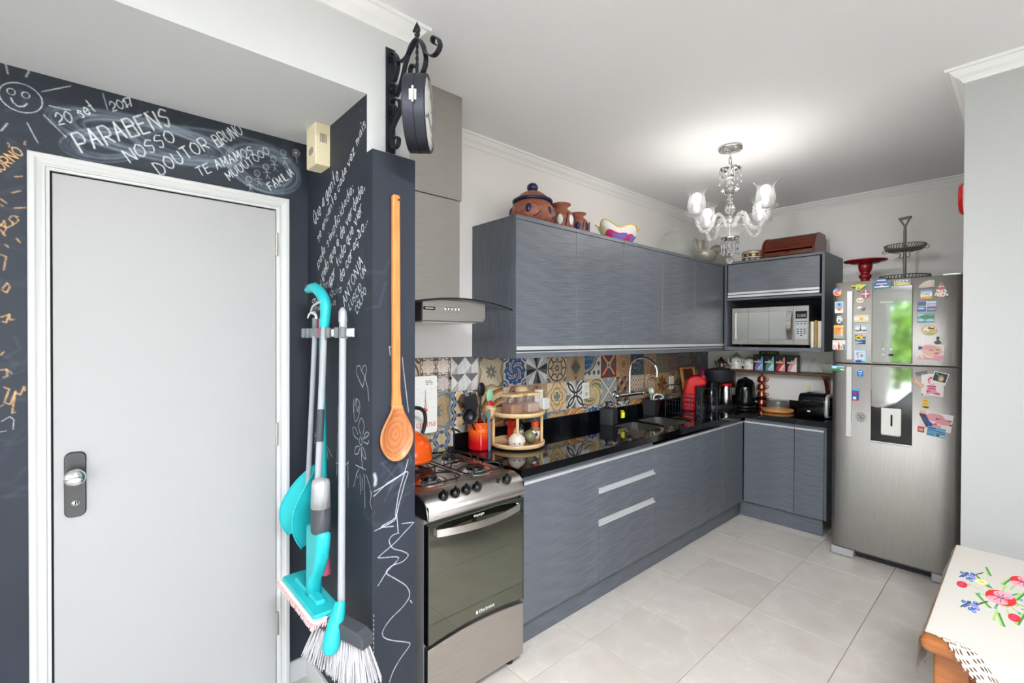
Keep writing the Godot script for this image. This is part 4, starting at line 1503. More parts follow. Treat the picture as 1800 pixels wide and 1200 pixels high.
func bracket_clock():
	var o := thing("clock_bracket", "black wrought iron scroll bracket fixed to the white beam above the pillar", "bracket", V(0.826, 2.40, -1.589))
	var s := mb()
	box(s, V(-0.019, -0.19, 0.0), V(0.019, 0.192, 0.005), 0.001)
	put("wall_plate", s, M.iron, o)
	for c in [["long_scroll", [0.031, 2.433, 0.012, 2.434, 0.007, 2.45, 0.022, 2.457, 0.055, 2.434, 0.055, 2.41, 0.045, 2.402, 0.069, 2.419, 0.096, 2.455, 0.116, 2.493, 0.148, 2.531, 0.18, 2.541, 0.202, 2.535, 0.226, 2.507, 0.244, 2.471, 0.281, 2.442, 0.311, 2.438, 0.331, 2.453, 0.318, 2.482, 0.292, 2.497, 0.287, 2.485, 0.3, 2.471]],
		["arm_scroll", [0.202, 2.535, 0.235, 2.485, 0.247, 2.442, 0.229, 2.412, 0.199, 2.407, 0.161, 2.42, 0.145, 2.444, 0.152, 2.463, 0.174, 2.459, 0.183, 2.445]],
		["upper_scroll", [0.018, 2.541, 0.009, 2.55, 0.010, 2.566, 0.030, 2.566, 0.054, 2.536, 0.059, 2.504, 0.045, 2.476, 0.031, 2.461]],
		["middle_scroll", [0.022, 2.351, 0.010, 2.353, 0.009, 2.38, 0.031, 2.375, 0.041, 2.347, 0.022, 2.332, 0.008, 2.362, 0.010, 2.386, 0.026, 2.397, 0.059, 2.385, 0.076, 2.355, 0.055, 2.336, 0.041, 2.313]],
		["foot_scroll", [0.155, 2.412, 0.123, 2.397, 0.096, 2.368, 0.082, 2.339, 0.041, 2.313, 0.010, 2.283, 0.008, 2.246, 0.022, 2.221, 0.055, 2.22, 0.065, 2.241, 0.048, 2.257, 0.034, 2.254]],
		["tie", [0.054, 2.523, 0.096, 2.508, 0.129, 2.513, 0.177, 2.540]]]:
		s = mb()
		strap(s, smooth(zy(c[1]), 4), V(1, 0, 0), 0.017, 0.004)
		put(c[0], s, M.iron, o)
	s = mb()
	for k in 2:
		var p := []
		for i in 40:
			var a := PI * k + i * 0.55
			p.append(V(cos(a) * 0.0028, 0.008 + 0.142 * i / 39.0, 0.190 + sin(a) * 0.0028))
		tube(s, p, 0.0032, 6)
	put("twisted_rod", s, M.iron, o)
	s = mb()
	lathe(s, [0.0, 0.0, 0.006, 0.0, 0.010, 0.005, 0.005, 0.010, 0.006, 0.014, 0.012, 0.022, 0.009, 0.032, 0.004, 0.042, 0.0, 0.052], 10, TR(V(0, 0.148, 0.190)))
	for k in 3:
		ball(s, V(sin(k * TAU / 3) * 0.010, 0.165, 0.190 + cos(k * TAU / 3) * 0.010), 0.005, 8)
	put("finial", s, M.iron, o)
	# the clock swivels on its hanger: a drum with a face on both sides
	o = thing("clock", "dark round two-faced station clock hanging under the iron bracket", "clock", V(0.826, 2.28, -1.385), deg_to_rad(50))
	var t := TR(V(0, 0, 0), 90)
	s = mb()
	lathe(s, [0.114, -0.036, 0.120, -0.036, 0.122, -0.033, 0.122, -0.033, 0.122, 0.033, 0.122, 0.033, 0.120, 0.036, 0.114, 0.036, 0.112, 0.030], 48, t)
	put("drum", s, M.iron, o)
	s = mb()
	lathe(s, [0.1222, -0.0012, 0.1232, -0.0012, 0.1232, 0.0012, 0.1222, 0.0012], 48, t)
	put("seam", s, M.dark_gap, o)
	for side in [-1, 1]:
		s = mb()
		lathe(s, [0.0, 0.0, 0.114, 0.0], 40, Transform3D(Basis.from_euler(V(side * PI / 2, 0, 0)), V(0, 0, side * 0.029)))
		var fc := put("face", s, M.white_plastic, o, "white dial")
		for k in 12:
			s = mb()
			var a := TAU * k / 12.0
			var w := 0.003 if k % 3 else 0.005
			box(s, V(-w, 0.086, 0), V(w, 0.104, 0.001), 0.0, Transform3D(Basis.from_euler(V(0, 0 if side > 0 else PI, 0)) * Basis(V(0, 0, 1), a), V(0, 0, side * 0.0292)))
			put("hour_mark", s, M.black_plastic, fc)
		s = mb()
		for h in [[2.1, 0.055, 0.004], [4.4, 0.082, 0.003]]:
			box(s, V(-h[2], -0.012, 0.0), V(h[2], h[1], 0.0012), 0.0, Transform3D(Basis.from_euler(V(0, 0 if side > 0 else PI, 0)) * Basis(V(0, 0, 1), h[0]), V(0, 0, side * 0.031)))
		put("hands", s, M.black_plastic, fc)
		s = mb()
		lathe(s, [0.113, 0.0, 0.10, 0.006, 0.06, 0.012, 0.0, 0.014], 40, Transform3D(Basis.from_euler(V(side * PI / 2, 0, 0)), V(0, 0, side * 0.034)))
		put("cover_glass", s, M.clear_glass, fc)
	s = mb()
	tube(s, v3([-0.1255, -0.02, 0, -0.1255, 0.03, 0]), 0.004, 8)
	box(s, V(-0.1250, -0.012, -0.012), V(-0.1215, 0.022, 0.012), 0.001)
	put("latch", s, M.pewter, o)
	s = mb()
	tube(s, v3([0, 0.118, 0, 0, 0.132, 0]), 0.006, 10)
	put("hanger", s, M.iron, o)

# ---------------------------------------------------------------- floor units along both walls
func front(called: String, lo: Vector3, hi: Vector3, m: Material, parent: Node3D) -> MeshInstance3D:
	var s := mb()
	box(s, lo, hi, 0.0012)
	return put(called, s, m, parent)

func strip(lo: Vector3, hi: Vector3, parent: Node3D):
	var s := mb()
	box(s, lo, hi, 0.001)
	return put("handle", s, M.aluminium, parent, "aluminium grip strip along the edge")

func base_units():
	var zf := -1.64
	# long wall: [x from, x to, kind, name, label]
	for u in [[1.53, 2.151, "door", "base_cabinet", "grey wood base cabinet with one door right beside the stove"], [2.151, 2.747, "drawers", "drawer_cabinet", "grey wood base cabinet with three drawers"], [2.747, 3.747, "door", "base_cabinet", "wide grey wood base cabinet under the sink"], [3.747, 4.139, "door", "base_cabinet", "narrow grey wood base cabinet door in the corner beside the sink unit"]]:
		var w: float = u[1] - u[0]
		var o := thing(u[3], u[4], "cabinet", V(u[0], 0, zf), 0, "grey base cabinets")
		var s := mb()
		box(s, V(0.001, 0.141, ZW + 1.64 + 0.002), V(w - 0.001, 0.69 if w > 0.9 else 0.8595, -0.019), 0.001)
		put("body", s, M.grey_wood, o)
		var lo := [0.143]
		var hi := [0.815]
		if u[2] == "drawers":
			lo = [0.143, 0.496, 0.677]
			hi = [0.458, 0.643, 0.815]
		for k in lo.size():
			var f := front("drawer" if lo.size() > 1 else "door", V(0.0015, lo[k], -0.018), V(w - 0.0015, hi[k], 0.0), M.grey_wood, o)
			strip(V(0.0015, hi[k] + 0.0005, -0.018), V(w - 0.0015, hi[k] + (0.014 if k == lo.size() - 1 else 0.010), 0.003), f)
			if k < lo.size() - 1:
				s = mb()
				box(s, V(0.0015, hi[k] + 0.010, -0.018), V(w - 0.0015, lo[k + 1] - 0.001, -0.010))
				put("grip_recess", s, M.aluminium, f)
	# back wall: two doors, the unit ends with a side panel by the fridge
	for u in [[-1.640, -1.253, "base_cabinet", "grey wood base cabinet on the back wall, in the corner"], [-1.253, -1.032, "base_cabinet", "narrow grey wood base cabinet on the back wall beside the fridge"]]:
		var w: float = u[1] - u[0]
		var o := thing(u[2], u[3], "cabinet", V(4.155, 0, u[0]), 0, "grey base cabinets")
		var s := mb()
		var inner := 0.001 if u[0] < -1.5 else 0.001
		box(s, V(0.019, 0.141, inner), V(XB - 4.155 - 0.002, 0.8595, w - 0.001), 0.001)
		put("body", s, M.grey_wood, o)
		var wd := w - 0.0015 - (0.018 if u[0] > -1.5 else 0.0)
		var f := front("door", V(0.0, 0.143, 0.0015), V(0.018, 0.815, wd), M.grey_wood, o)
		strip(V(-0.003, 0.8155, 0.0015), V(0.018, 0.829, wd), f)
		if u[0] > -1.5:
			s = mb()
			box(s, V(0.0, 0.143, w - 0.0175), V(0.0185, 0.8595, w - 0.0005), 0.001)
			put("side_panel", s, M.grey_wood_upright, o)
	# recessed plinths
	var s := mb()
	box(s, V(1.56, 0.0, -1.71), V(4.2, 0.1395, -1.692), 0.001)
	tag(put("plinth", s, M.grey_wood, self), "grey wood plinth under the long row of base cabinets", "plinth")
	s = mb()
	box(s, V(4.205, 0.0, -1.69), V(4.223, 0.1395, -1.068), 0.001)
	tag(put("plinth", s, M.grey_wood, self), "grey wood plinth under the base cabinets on the back wall", "plinth")
	# worktop: one black granite slab with two sink holes, upstands at both walls
	var top := thing("worktop", "black polished granite worktop running round the corner", "worktop", V(0, 0.86, 0))
	var c := CSGCombiner3D.new()
	c.name = "slab"
	top.add_child(c)
	var b := CSGPolygon3D.new()
	b.name = "slab_shape"
	b.polygon = v2([1.53, 1.625, 4.128, 1.625, 4.128, 1.03, XB - 0.002, 1.03, XB - 0.002, -ZW - 0.002, 1.53, -ZW - 0.002])
	b.depth = 0.04
	b.position = V(0, 0.04, 0)
	b.rotation_degrees = V(-90, 0, 0)
	b.material = M.granite
	c.add_child(b)
	for k in SINKS.size():
		var h := CSGPolygon3D.new()
		h.name = "sink_hole"
		h.polygon = rrect(SINKS[k][2], SINKS[k][3], 0.07, 6)
		h.depth = 0.2
		h.rotation_degrees = V(-90, 0, 0)
		h.position = V(SINKS[k][0], 0.10, SINKS[k][1])
		h.operation = CSGShape3D.OPERATION_SUBTRACTION
		h.material = M.granite
		c.add_child(h)
	s = mb()
	box(s, V(1.53, 0.0405, ZW + 0.001), V(XB - 0.022, 0.125, ZW + 0.021), 0.001)
	put("upstand", s, M.granite, top)
	s = mb()
	box(s, V(XB - 0.021, 0.0405, ZW + 0.001), V(XB - 0.001, 0.125, -1.03), 0.001)
	put("upstand", s, M.granite, top)

# sink bowls: centre x, centre z, width, depth
const SINKS := [[2.945, -1.895, 0.30, 0.30], [3.285, -1.89, 0.32, 0.34]]

# ---------------------------------------------------------------- wall units
func wall_units():
	var zf := -1.813
	var xs := [1.663, 2.150, 2.635, 3.122, 3.608, 4.139]
	var told := ["grey wood wall cabinet beside the hood, first of the row", "grey wood wall cabinet, second from the hood", "grey wood wall cabinet, middle one of the row of five", "grey wood wall cabinet, fourth from the hood", "grey wood wall cabinet in the corner beside the microwave niche"]
	for k in 5:
		var w: float = xs[k + 1] - xs[k]
		var o := thing("wall_cabinet", told[k], "cabinet", V(xs[k], 1.42, zf), 0, "grey wall cabinets over the worktop")
		var s := mb()
		box(s, V(0.0015 if k == 0 else 0.0006, 0.0, ZW - zf + 0.002), V(w - 0.0006 if k < 4 else XB - xs[4] - 0.002, 0.7605, -0.020), 0.0012)
		put("body", s, M.grey_wood_upright, o)
		s = mb()
		box(s, V(0.0012, 0.738, -0.0195), V(w - 0.0008, 0.760, 0.002), 0.0008)
		put("top_rail", s, M.grey_wood, o)
		s = mb()
		box(s, V(0.0012, 0.001, -0.0195), V(w - 0.0008, 0.030, 0.0), 0.0008)
		put("bottom_rail", s, M.grey_wood, o)
		s = mb()
		box(s, V(0.0012, 0.0305, -0.0195), V(w - 0.0008, 0.036, -0.002))
		put("lower_strip", s, M.aluminium, o)
		if k == 0:
			s = mb()
			box(s, V(-0.0005, 0.0, -0.0195), V(0.0035, 0.7605, 0.0025), 0.001)
			put("side_panel", s, M.grey_wood_upright, o)
		var f := front("door", V(0.0045 if k == 0 else 0.0015, 0.066, -0.0195), V(w - 0.0015, 0.736, 0.0), M.grey_wood, o)
		strip(V(0.0045 if k == 0 else 0.0015, 0.0445, -0.0195), V(w - 0.0015, 0.0655, 0.006), f)
	# unit on the back wall: flap over an open niche
	var o := thing("flap_cabinet", "grey wood unit on the back wall with a flap door over an open niche", "cabinet", V(4.141, 1.43, -1.805), 0, "")
	var D := XB - 4.141 - 0.002
	var W := 0.755
	var s := mb()
	box(s, V(0, 0.0, W - 0.020), V(D, 0.765, W), 0.001)
	put("side_panel", s, M.grey_wood_upright, o)
	s = mb()
	box(s, V(0, 0.0, 0.0), V(D, 0.765, 0.020), 0.001)
	put("side_panel", s, M.grey_wood_upright, o)
	s = mb()
	box(s, V(0, 0.745, 0.0205), V(D, 0.765, W - 0.0205), 0.001)
	put("top_panel", s, M.grey_wood, o)
	s = mb()
	box(s, V(0, 0.0, 0.0205), V(D, 0.028, W - 0.0205), 0.001)
	put("niche_floor", s, M.grey_wood, o)
	s = mb()
	box(s, V(0, 0.430, 0.0205), V(D, 0.448, W - 0.0205), 0.001)
	put("niche_top", s, M.grey_wood, o)
	s = mb()
	box(s, V(D - 0.012, 0.0285, 0.0205), V(D - 0.001, 0.7445, W - 0.0205))
	put("back_panel", s, M.niche_dark, o)
	var f := front("flap_door", V(0.002, 0.498, 0.030), V(0.020, 0.740, W - 0.034), M.grey_wood, o)
	strip(V(-0.006, 0.4785, 0.030), V(0.020, 0.4975, W - 0.034), f)
	strip(V(-0.006, 0.4535, 0.030), V(0.020, 0.4725, W - 0.034), f)

# ---------------------------------------------------------------- patterned wall tiles
func tile_colour(kind: int, u: float, v: float, c: Array) -> Color:
	# u v from -1 to 1 on one tile; c: ground, then three further colours
	var a := absf(u)
	var b := absf(v)
	var r := sqrt(u * u + v * v)
	var q := atan2(v, u)
	var cr := sqrt((1 - a) * (1 - a) + (1 - b) * (1 - b))
	match kind:
		0: # cream four-lobed flowers between brown stars
			var x := fposmod(u * 1.0 + 1.0, 1.0) - 0.5
			var y := fposmod(v * 1.0 + 1.0, 1.0) - 0.5
			var d := sqrt(x * x + y * y) * (1.0 - 0.10 * cos(8.0 * atan2(y, x)))
			if maxf(0.5 - absf(x), 0.5 - absf(y)) < 0.17 + 0.0: return c[1]
			if d > 0.42 and d < 0.48: return c[1]
			if absf(x) > 0.47 or absf(y) > 0.47: return c[1]
			return c[0]
		1: # pyramids
			var x := fposmod(u + 1.0, 1.0)
			var y := fposmod(v + 1.0, 1.0)
			var t := absf(x - 0.5) * 2.0
			if y > 0.5 + 0.0 and t < (y - 0.5) * 2.0: return c[1]
			if y < 0.5 and t < (0.5 - y) * 2.0: return c[1].lerp(c[0], 0.55) if x < 0.5 else c[2]
			return c[0] if x < 0.5 else c[2].lerp(c[0], 0.5)
		2: # baroque frame with a flower
			if r < 0.36 + 0.10 * cos(8.0 * q) and r > 0.09 and absf(fmod(r * 9.0, 1.0) - 0.5) < 0.42: return c[1]
			var d := r * (1.0 + 0.22 * cos(4.0 * q))
			if absf(d - 0.98) < 0.055 or absf(d - 1.10) < 0.02: return c[2]
			if absf(cr - 0.30) < 0.05: return c[2]
			return c[0].lerp(c[3], clampf(r * 0.7, 0, 1))
		3: # medallion with scrolls
			if absf(r - 0.80) < 0.10 + 0.05 * cos(12.0 * q): return c[1]
			if r < 0.22: return c[2] if r < 0.12 else c[1]
			if r < 0.7:
				var w := sin(q * 4.0 + r * 14.0)
				return c[1] if w > 0.15 else (c[2] if w < -0.75 else c[0])
			if cr < 0.42 and absf(cr - 0.26) > 0.05: return c[1]
			return c[0]
		4: # star of rhombs
			var m := maxf(a, b)
			var n := minf(a, b)
			if n < m * 0.42 and m < 0.98: return c[1] if (a > b) == (u * v > 0) else c[2]
			if r < 1.2 and n < m * 0.95: return c[3] if (u * v > 0) != (a > b) else c[0]
			return c[0]
		5: # lattice rosette
			var w := absf(r - 0.55 - 0.10 * cos(8.0 * q)) < 0.06 or absf(r - 0.92) < 0.05 or (r < 0.22 and r > 0.1)
			if w or (absf(sin(q * 4.0)) < 0.22 and r < 0.9 and r > 0.2) or absf(cr - 0.25) < 0.06 or cr < 0.09: return c[1]
			return c[0]
		6: # crossing bands
			var d1 := absf(a - 0.62 * absf(sin((v + 1.0) * PI * 0.5)) - 0.1)
			if d1 < 0.08: return c[2]
			if a < 0.62 * absf(sin((v + 1.0) * PI * 0.5)) - 0.05: return c[1] if a + b < 0.55 or b > 0.75 else c[3]
			return c[0]
		7: # quarter circles
			var d := sqrt((u + 1.0) * (u + 1.0) + (1.0 - v) * (1.0 - v))
			if d < 1.25: return c[1] if sin(d * 9.0 + q * 5.0) > -0.3 else c[3]
			if d < 1.50: return c[0] if fposmod(atan2(1.0 - v, u + 1.0) * 9.0, 1.0) > 0.45 else c[2]
			if d < 1.58: return c[2]
			return c[0] if sin(u * 11.0) + sin(v * 9.0) < 0.9 else c[1]
		8: # crossed arrows
			var m := absf(a - b)
			if m < 0.10 and r > 0.25 and r < 1.1: return c[2]
			if r < 0.25: return c[3] if r < 0.13 else c[2]
			if minf(a, b) < 0.13 + 0.08 * cos(r * 16.0): return c[1]
			return c[0].lerp(c[3], 0.3) if sin(u * 14.0) * sin(v * 14.0) > 0.35 else c[0]
		9: # diamond frames
			var d := a + b
			var wob := d + 0.06 * cos(q * 8.0)
			if wob < 0.30: return c[1] if (a < 0.10 or b < 0.10) else c[0]
			if wob < 0.40: return c[2]
			if wob < 0.72: return c[0] if wob < 0.62 else c[2]
			if wob < 0.86: return c[3]
			if wob < 1.15: return c[0].lerp(c[3], 0.45)
			if wob < 1.25: return c[1]
			return c[0]
		10: # petals between black and white arcs
			var d := 9.0
			for k in [[1, 0], [-1, 0], [0, 1], [0, -1]]:
				d = minf(d, absf(sqrt((u - k[0]) * (u - k[0]) + (v - k[1]) * (v - k[1])) - 0.86))
			if d < 0.07: return c[1]
			if d < 0.20: return c[0]
			return c[2] if (u * v > 0) else c[3]
		11: # scroll leaf
			var w := sin(q * 2.0 + log(r + 0.15) * 5.0)
			if absf(w) < 0.20 and r > 0.2: return c[1]
			if w > 0.8 and r > 0.5: return c[2]
			return c[0]
		12: # cross bands
			var d := absf(a - b)
			if d < 0.16: return c[0]
			if d < 0.24: return c[3]
			if d < 0.42: return c[1]
			if d < 0.50: return c[0]
			if d < 0.66: return c[2]
			return c[0].lerp(c[1], 0.25)
		13: # cubes
			var x := fposmod((u + v) * 1.0, 1.0)
			var y := fposmod((u - v) * 1.0, 1.0)
			if x < 0.5 and y < 0.5: return c[1]
			if x < 0.5: return c[0]
			return c[2] if y < 0.5 else c[0].lerp(c[2], 0.5)
		14: # little mosaic
			var x := fposmod(u * 2.5, 1.0) - 0.5
			var y := fposmod(v * 2.5, 1.0) - 0.5
			if absf(x) + absf(y) < 0.24: return c[1]
			if absf(absf(x) - absf(y)) < 0.10: return c[2]
			return c[0]
		15: # eight-pointed star
			var d := r * (1.0 - 0.40 * absf(cos(q * 4.0)))
			if d < 0.52: return c[1] if sin(q * 4.0 + 0.2) > 0.0 else c[2]
			if absf(cr - 0.4) < 0.05: return c[2]
			return c[0]
		16: # honeycomb flowers with blue centres
			var x := fposmod(u * 1.25, 1.0) - 0.5
			var y := fposmod(v * 1.25 + (0.5 if int(floor(u * 1.25)) % 2 else 0.0), 1.0) - 0.5
			var d := sqrt(x * x + y * y)
			if d > 0.42 + 0.05 * cos(6.0 * atan2(y, x)) and d < 0.50: return c[2]
			if d >= 0.50: return c[1]
			return c[0]
		17: # three broad arcs
			var d := sqrt((u - 1.0) * (u - 1.0) + (v + 1.0) * (v + 1.0))
			if fposmod(d * 1.7, 1.0) < 0.30: return c[1]
			if fposmod(d * 1.7, 1.0) < 0.40: return c[3]
			return c[0] if d > 1.0 else c[2]
	return c[0]

func tile_mat(called: String, kind: int, c: Array):
	var n := 112
	var im := Image.create_empty(n, n, false, Image.FORMAT_RGB8)
	for y in n:
		for x in n:
			var k := 0.0
			var col := Color(0, 0, 0)
			for sx in 2:
				col += tile_colour(kind, ((x + 0.25 + 0.5 * sx) / n) * 2.0 - 1.0, 1.0 - ((y + 0.25 + 0.5 * sx) / n) * 2.0, c)
			col = col * 0.5
			k = 1.0 + 0.05 * sin(x * 0.31 + y * 0.17) * sin(y * 0.23)
			im.set_pixel(x, y, Color(col.r * k, col.g * k, col.b * k))
	var m := mt(called, Color.WHITE, 0.3)
	m.albedo_texture = ImageTexture.create_from_image(im)
	m.texture_repeat = false

func backsplash():
	var cream := C8(226, 214, 190)
	var beige := C8(204, 186, 154)
	var tan_ := C8(206, 166, 112)
	var brown := C8(110, 88, 76)
	var dark := C8(62, 56, 56)
	var grey := C8(126, 124, 122)
	var pale := C8(214, 212, 208)
	var blue := C8(40, 92, 148)
	var slate := C8(104, 126, 146)
	var terra := C8(176, 110, 66)
	var red := C8(150, 62, 46)
	var green := C8(124, 128, 96)
	var orange := C8(214, 146, 78)
	var teal := C8(52, 74, 88)
	var white := C8(228, 224, 216)
	var kinds := [
		[0, [C8(226, 208, 196), brown, brown, brown]], [1, [pale, C8(110, 106, 106), C8(206, 204, 206), grey]], [2, [C8(196, 184, 160), C8(112, 106, 100), C8(124, 104, 86), C8(182, 168, 140)]],
		[3, [C8(222, 200, 180), blue, C8(120, 90, 110), white]], [4, [C8(190, 190, 190), C8(44, 44, 48), C8(104, 104, 106), white]], [5, [C8(206, 184, 152), C8(88, 72, 62), brown, dark]],
		[6, [C8(170, 156, 132), C8(92, 88, 82), orange, C8(150, 136, 112)]], [7, [cream, blue, dark, slate]], [8, [C8(136, 62, 40), C8(88, 88, 110), C8(216, 190, 160), C8(160, 90, 60)]],
		[9, [C8(206, 164, 122), C8(150, 104, 74), C8(166, 122, 88), C8(190, 146, 106)]], [3, [C8(84, 100, 104), teal, C8(150, 150, 140), teal]], [17, [C8(168, 144, 118), C8(206, 148, 96), C8(120, 100, 88), brown]],
		[14, [C8(120, 118, 100), C8(104, 98, 84), C8(140, 134, 112), brown]], [3, [C8(150, 116, 92), C8(110, 88, 78), slate, brown]], [7, [C8(140, 120, 106), C8(92, 86, 88), C8(110, 100, 96), slate]], [10, [C8(120, 112, 110), C8(84, 80, 86), C8(140, 130, 126), C8(100, 96, 98)]],
		# second row
		[2, [tan_, slate, slate, C8(196, 160, 110)]], [16, [C8(220, 196, 152), C8(120, 150, 190), dark, brown]], [17, [C8(214, 190, 150), terra, green, dark]], [9, [C8(214, 200, 168), red, green, C8(120, 60, 50)]], [6, [C8(176, 150, 120), brown, C8(150, 110, 82), terra]],
		[9, [C8(222, 200, 156), C8(122, 126, 130), C8(122, 126, 96), C8(226, 172, 116)]], [10, [white, dark, C8(120, 122, 120), C8(196, 198, 194)]], [11, [C8(214, 188, 140), brown, green, dark]], [12, [C8(212, 202, 178), C8(146, 158, 170), C8(120, 132, 146), C8(110, 120, 124)]],
		[13, [C8(196, 164, 132), C8(66, 56, 48), C8(140, 112, 88), brown]], [14, [C8(222, 212, 200), C8(156, 74, 56), C8(170, 140, 74), brown]], [11, [C8(216, 196, 164), C8(104, 66, 48), C8(150, 110, 84), dark]], [15, [C8(192, 160, 108), C8(108, 72, 46), C8(150, 110, 70), brown]], [4, [C8(150, 124, 100), C8(94, 76, 66), C8(120, 100, 86), C8(170, 146, 120)]],
		# the bottom row
		[17, [C8(196, 140, 94), C8(226, 178, 112), C8(140, 84, 62), C8(110, 64, 46)]],
	]
	for k in kinds.size():
		tile_mat("tile_%d" % k, kinds[k][0], kinds[k][1])
	var o := thing("tile_panel", "band of patterned patchwork tiles between the worktop and the wall cabinets", "tiles", V(0, 0, ZW))
	var s := mb()
	box(s, V(0.906, 0.60, 0.0002), V(1.525, 1.4215, 0.0035))
	box(s, V(1.525, 0.9855, 0.0002), V(XB - 0.001, 1.4215, 0.0035))
	put("grout", s, M.grout, o)
	var P := 0.1965
	var cut := {}
	for col in range(-3, 16):
		for row in range(0, 4):
			var x0 := maxf(1.51 + col * P, 0.908)
			var x1 := minf(1.51 + (col + 1) * P, XB - 0.002)
			var y1 := 1.4215 - row * P
			var y0 := maxf(y1 - P, 0.62)
			if x1 < 1.52 and row == 3:
				y0 = y1 - P
			if x1 - x0 < 0.02 or (row == 3 and x0 > 1.5):
				continue
			if row == 2 and x0 > 1.5:
				y0 = 0.986
			var full := Vector2(1.51 + col * P, y1 - P)
			var key := "%.3f %.3f %.3f" % [x1 - x0, y1 - y0, x0 - full.x]
			if not cut.has(key):
				s = mb()
				var w := x1 - x0 - 0.002
				var h := y1 - y0 - 0.002
				box(s, V(-w / 2, -h / 2, 0), V(w / 2, h / 2, 0.0045), 0.0008)
				# the print covers a whole tile, so a cut tile shows a piece of it
				var u0 := (x0 - full.x) / P
				var u1 := (x1 - full.x) / P
				var v1 := (y1 - y0) / P
				quad(s, V(-w / 2 + 0.0008, -h / 2 + 0.0008, 0.00455), V(w / 2 - 0.0008, -h / 2 + 0.0008, 0.00455), V(w / 2 - 0.0008, h / 2 - 0.0008, 0.00455), V(-w / 2 + 0.0008, h / 2 - 0.0008, 0.00455), [Vector2(u0, v1), Vector2(u1, v1), Vector2(u1, 0), Vector2(u0, 0)])
				s.generate_normals()
				cut[key] = s.commit()
			var k := 30
			if row == 0:
				k = (col + 1) if col >= -1 else 5
			elif row == 1:
				k = 16 + ((col + 1) if col >= -1 else 3)
			else:
				k = [30, 3, 17, 22, 30, 8, 10, 16][(col + 3) % 8] if row == 2 else 30
			k = clampi(k, 0, 30)
			if row == 1:
				k = mini(k, 29)
			if row == 0:
				k = mini(k, 15)
			var t := MeshInstance3D.new()
			t.mesh = cut[key]
			t.material_override = M["tile_%d" % k]
			t.name = "tile"
			t.position = V((x0 + x1) / 2, (y0 + y1) / 2, 0.0035)
			o.add_child(t, true)

# ---------------------------------------------------------------- range hood
func hood():
	var o := thing("range_hood", "stainless range hood with a curved glass canopy over the stove", "range hood", V(1.215, 1.60, ZW + 0.001))
	var s := mb()
	# glass canopy: an arched sheet, its front edge bowed a little
	group_at += 1
	s.set_smooth_group(group_at)
	var nx := 20
	var nz := 8
	for face in 2:
		for i in nx:
			for j in nz:
				var q := []
				for c in [[i, j], [i + 1, j], [i + 1, j + 1], [i, j + 1]]:
					var u := float(c[0]) / nx * 2.0 - 1.0
					var v := float(c[1]) / nz
					q.append(V(u * 0.297, 0.1045 - 0.036 * u * u - (0.006 if face else 0.0), 0.002 + v * (0.518 + 0.010 * (1.0 - u * u))))
				if face == 0:
					quad(s, q[3], q[2], q[1], q[0])
				else:
					quad(s, q[0], q[1], q[2], q[3])
	put("glass_canopy", s, M.smoke_glass, o, "arched smoky glass sheet")
	s = mb()
	for i in nx:
		var p := []
		for k in 2:
			var u := float(i + k) / nx * 2.0 - 1.0
			p.append(V(u * 0.297, 0.1035 - 0.036 * u * u, 0.5215 + 0.010 * (1.0 - u * u)))
		quad(s, p[0] - V(0, 0.007, 0), p[1] - V(0, 0.007, 0), p[1], p[0])
	put("glass_edge", s, M.black_gloss, o, "dark polished glass edge")
	s = mb()
	prism(s, v2([-0.185, 0.0, 0.140, 0.0, 0.156, 0.020, 0.156, 0.088, 0.08, 0.096, -0.08, 0.096, -0.185, 0.085]), 0.492, Transform3D.IDENTITY, 0.004)
	put("body", s, M.steel, o)
	s = mb()
	box(s, V(-0.16, -0.004, 0.06), V(0.13, 0.0005, 0.45))
	put("filter", s, M.aluminium, o)
	s = mb()
	for k in 5:
		lathe(s, [0.0, 0.0, 0.0085, 0.0, 0.0085, 0.005, 0.006, 0.008, 0.0, 0.0085], 14, TR(V(-0.070 + k * 0.018, 0.055, 0.492), 90))
	put("buttons", s, M.chrome, o, "row of five round chrome buttons")
	s = mb()
	for k in 3:
		box(s, V(-0.054 + k * 0.020, 0.040, 0.4922), V(-0.051 + k * 0.020, 0.043, 0.493))
	put("marks", s, M.black_plastic, o)
	s = mb()
	prism(s, rrect(0.058, 0.014, 0.004, 3, -0.150, 0.055), 0.002, TR(V(0, 0, 0.492)), 0.0005)
	var pl := put("badge", s, M.black_gloss, o)
	s = mb()
	box(s, V(-0.170, 0.0525, 0.494), V(-0.130, 0.0575, 0.4946))
	put("badge_line", s, M.chrome, pl)
	s = mb()
	box(s, V(-0.165, 0.1005, 0.0), V(0.130, 0.595, 0.322), 0.002)
	put("chimney", s, M.steel, o, "lower stainless chimney")
	s = mb()
	box(s, V(-0.160, 0.596, 0.0), V(0.138, CEIL - 1.60 - 0.001, 0.328), 0.002)
	put("chimney_cover", s, M.steel, o, "upper stainless chimney under the ceiling")

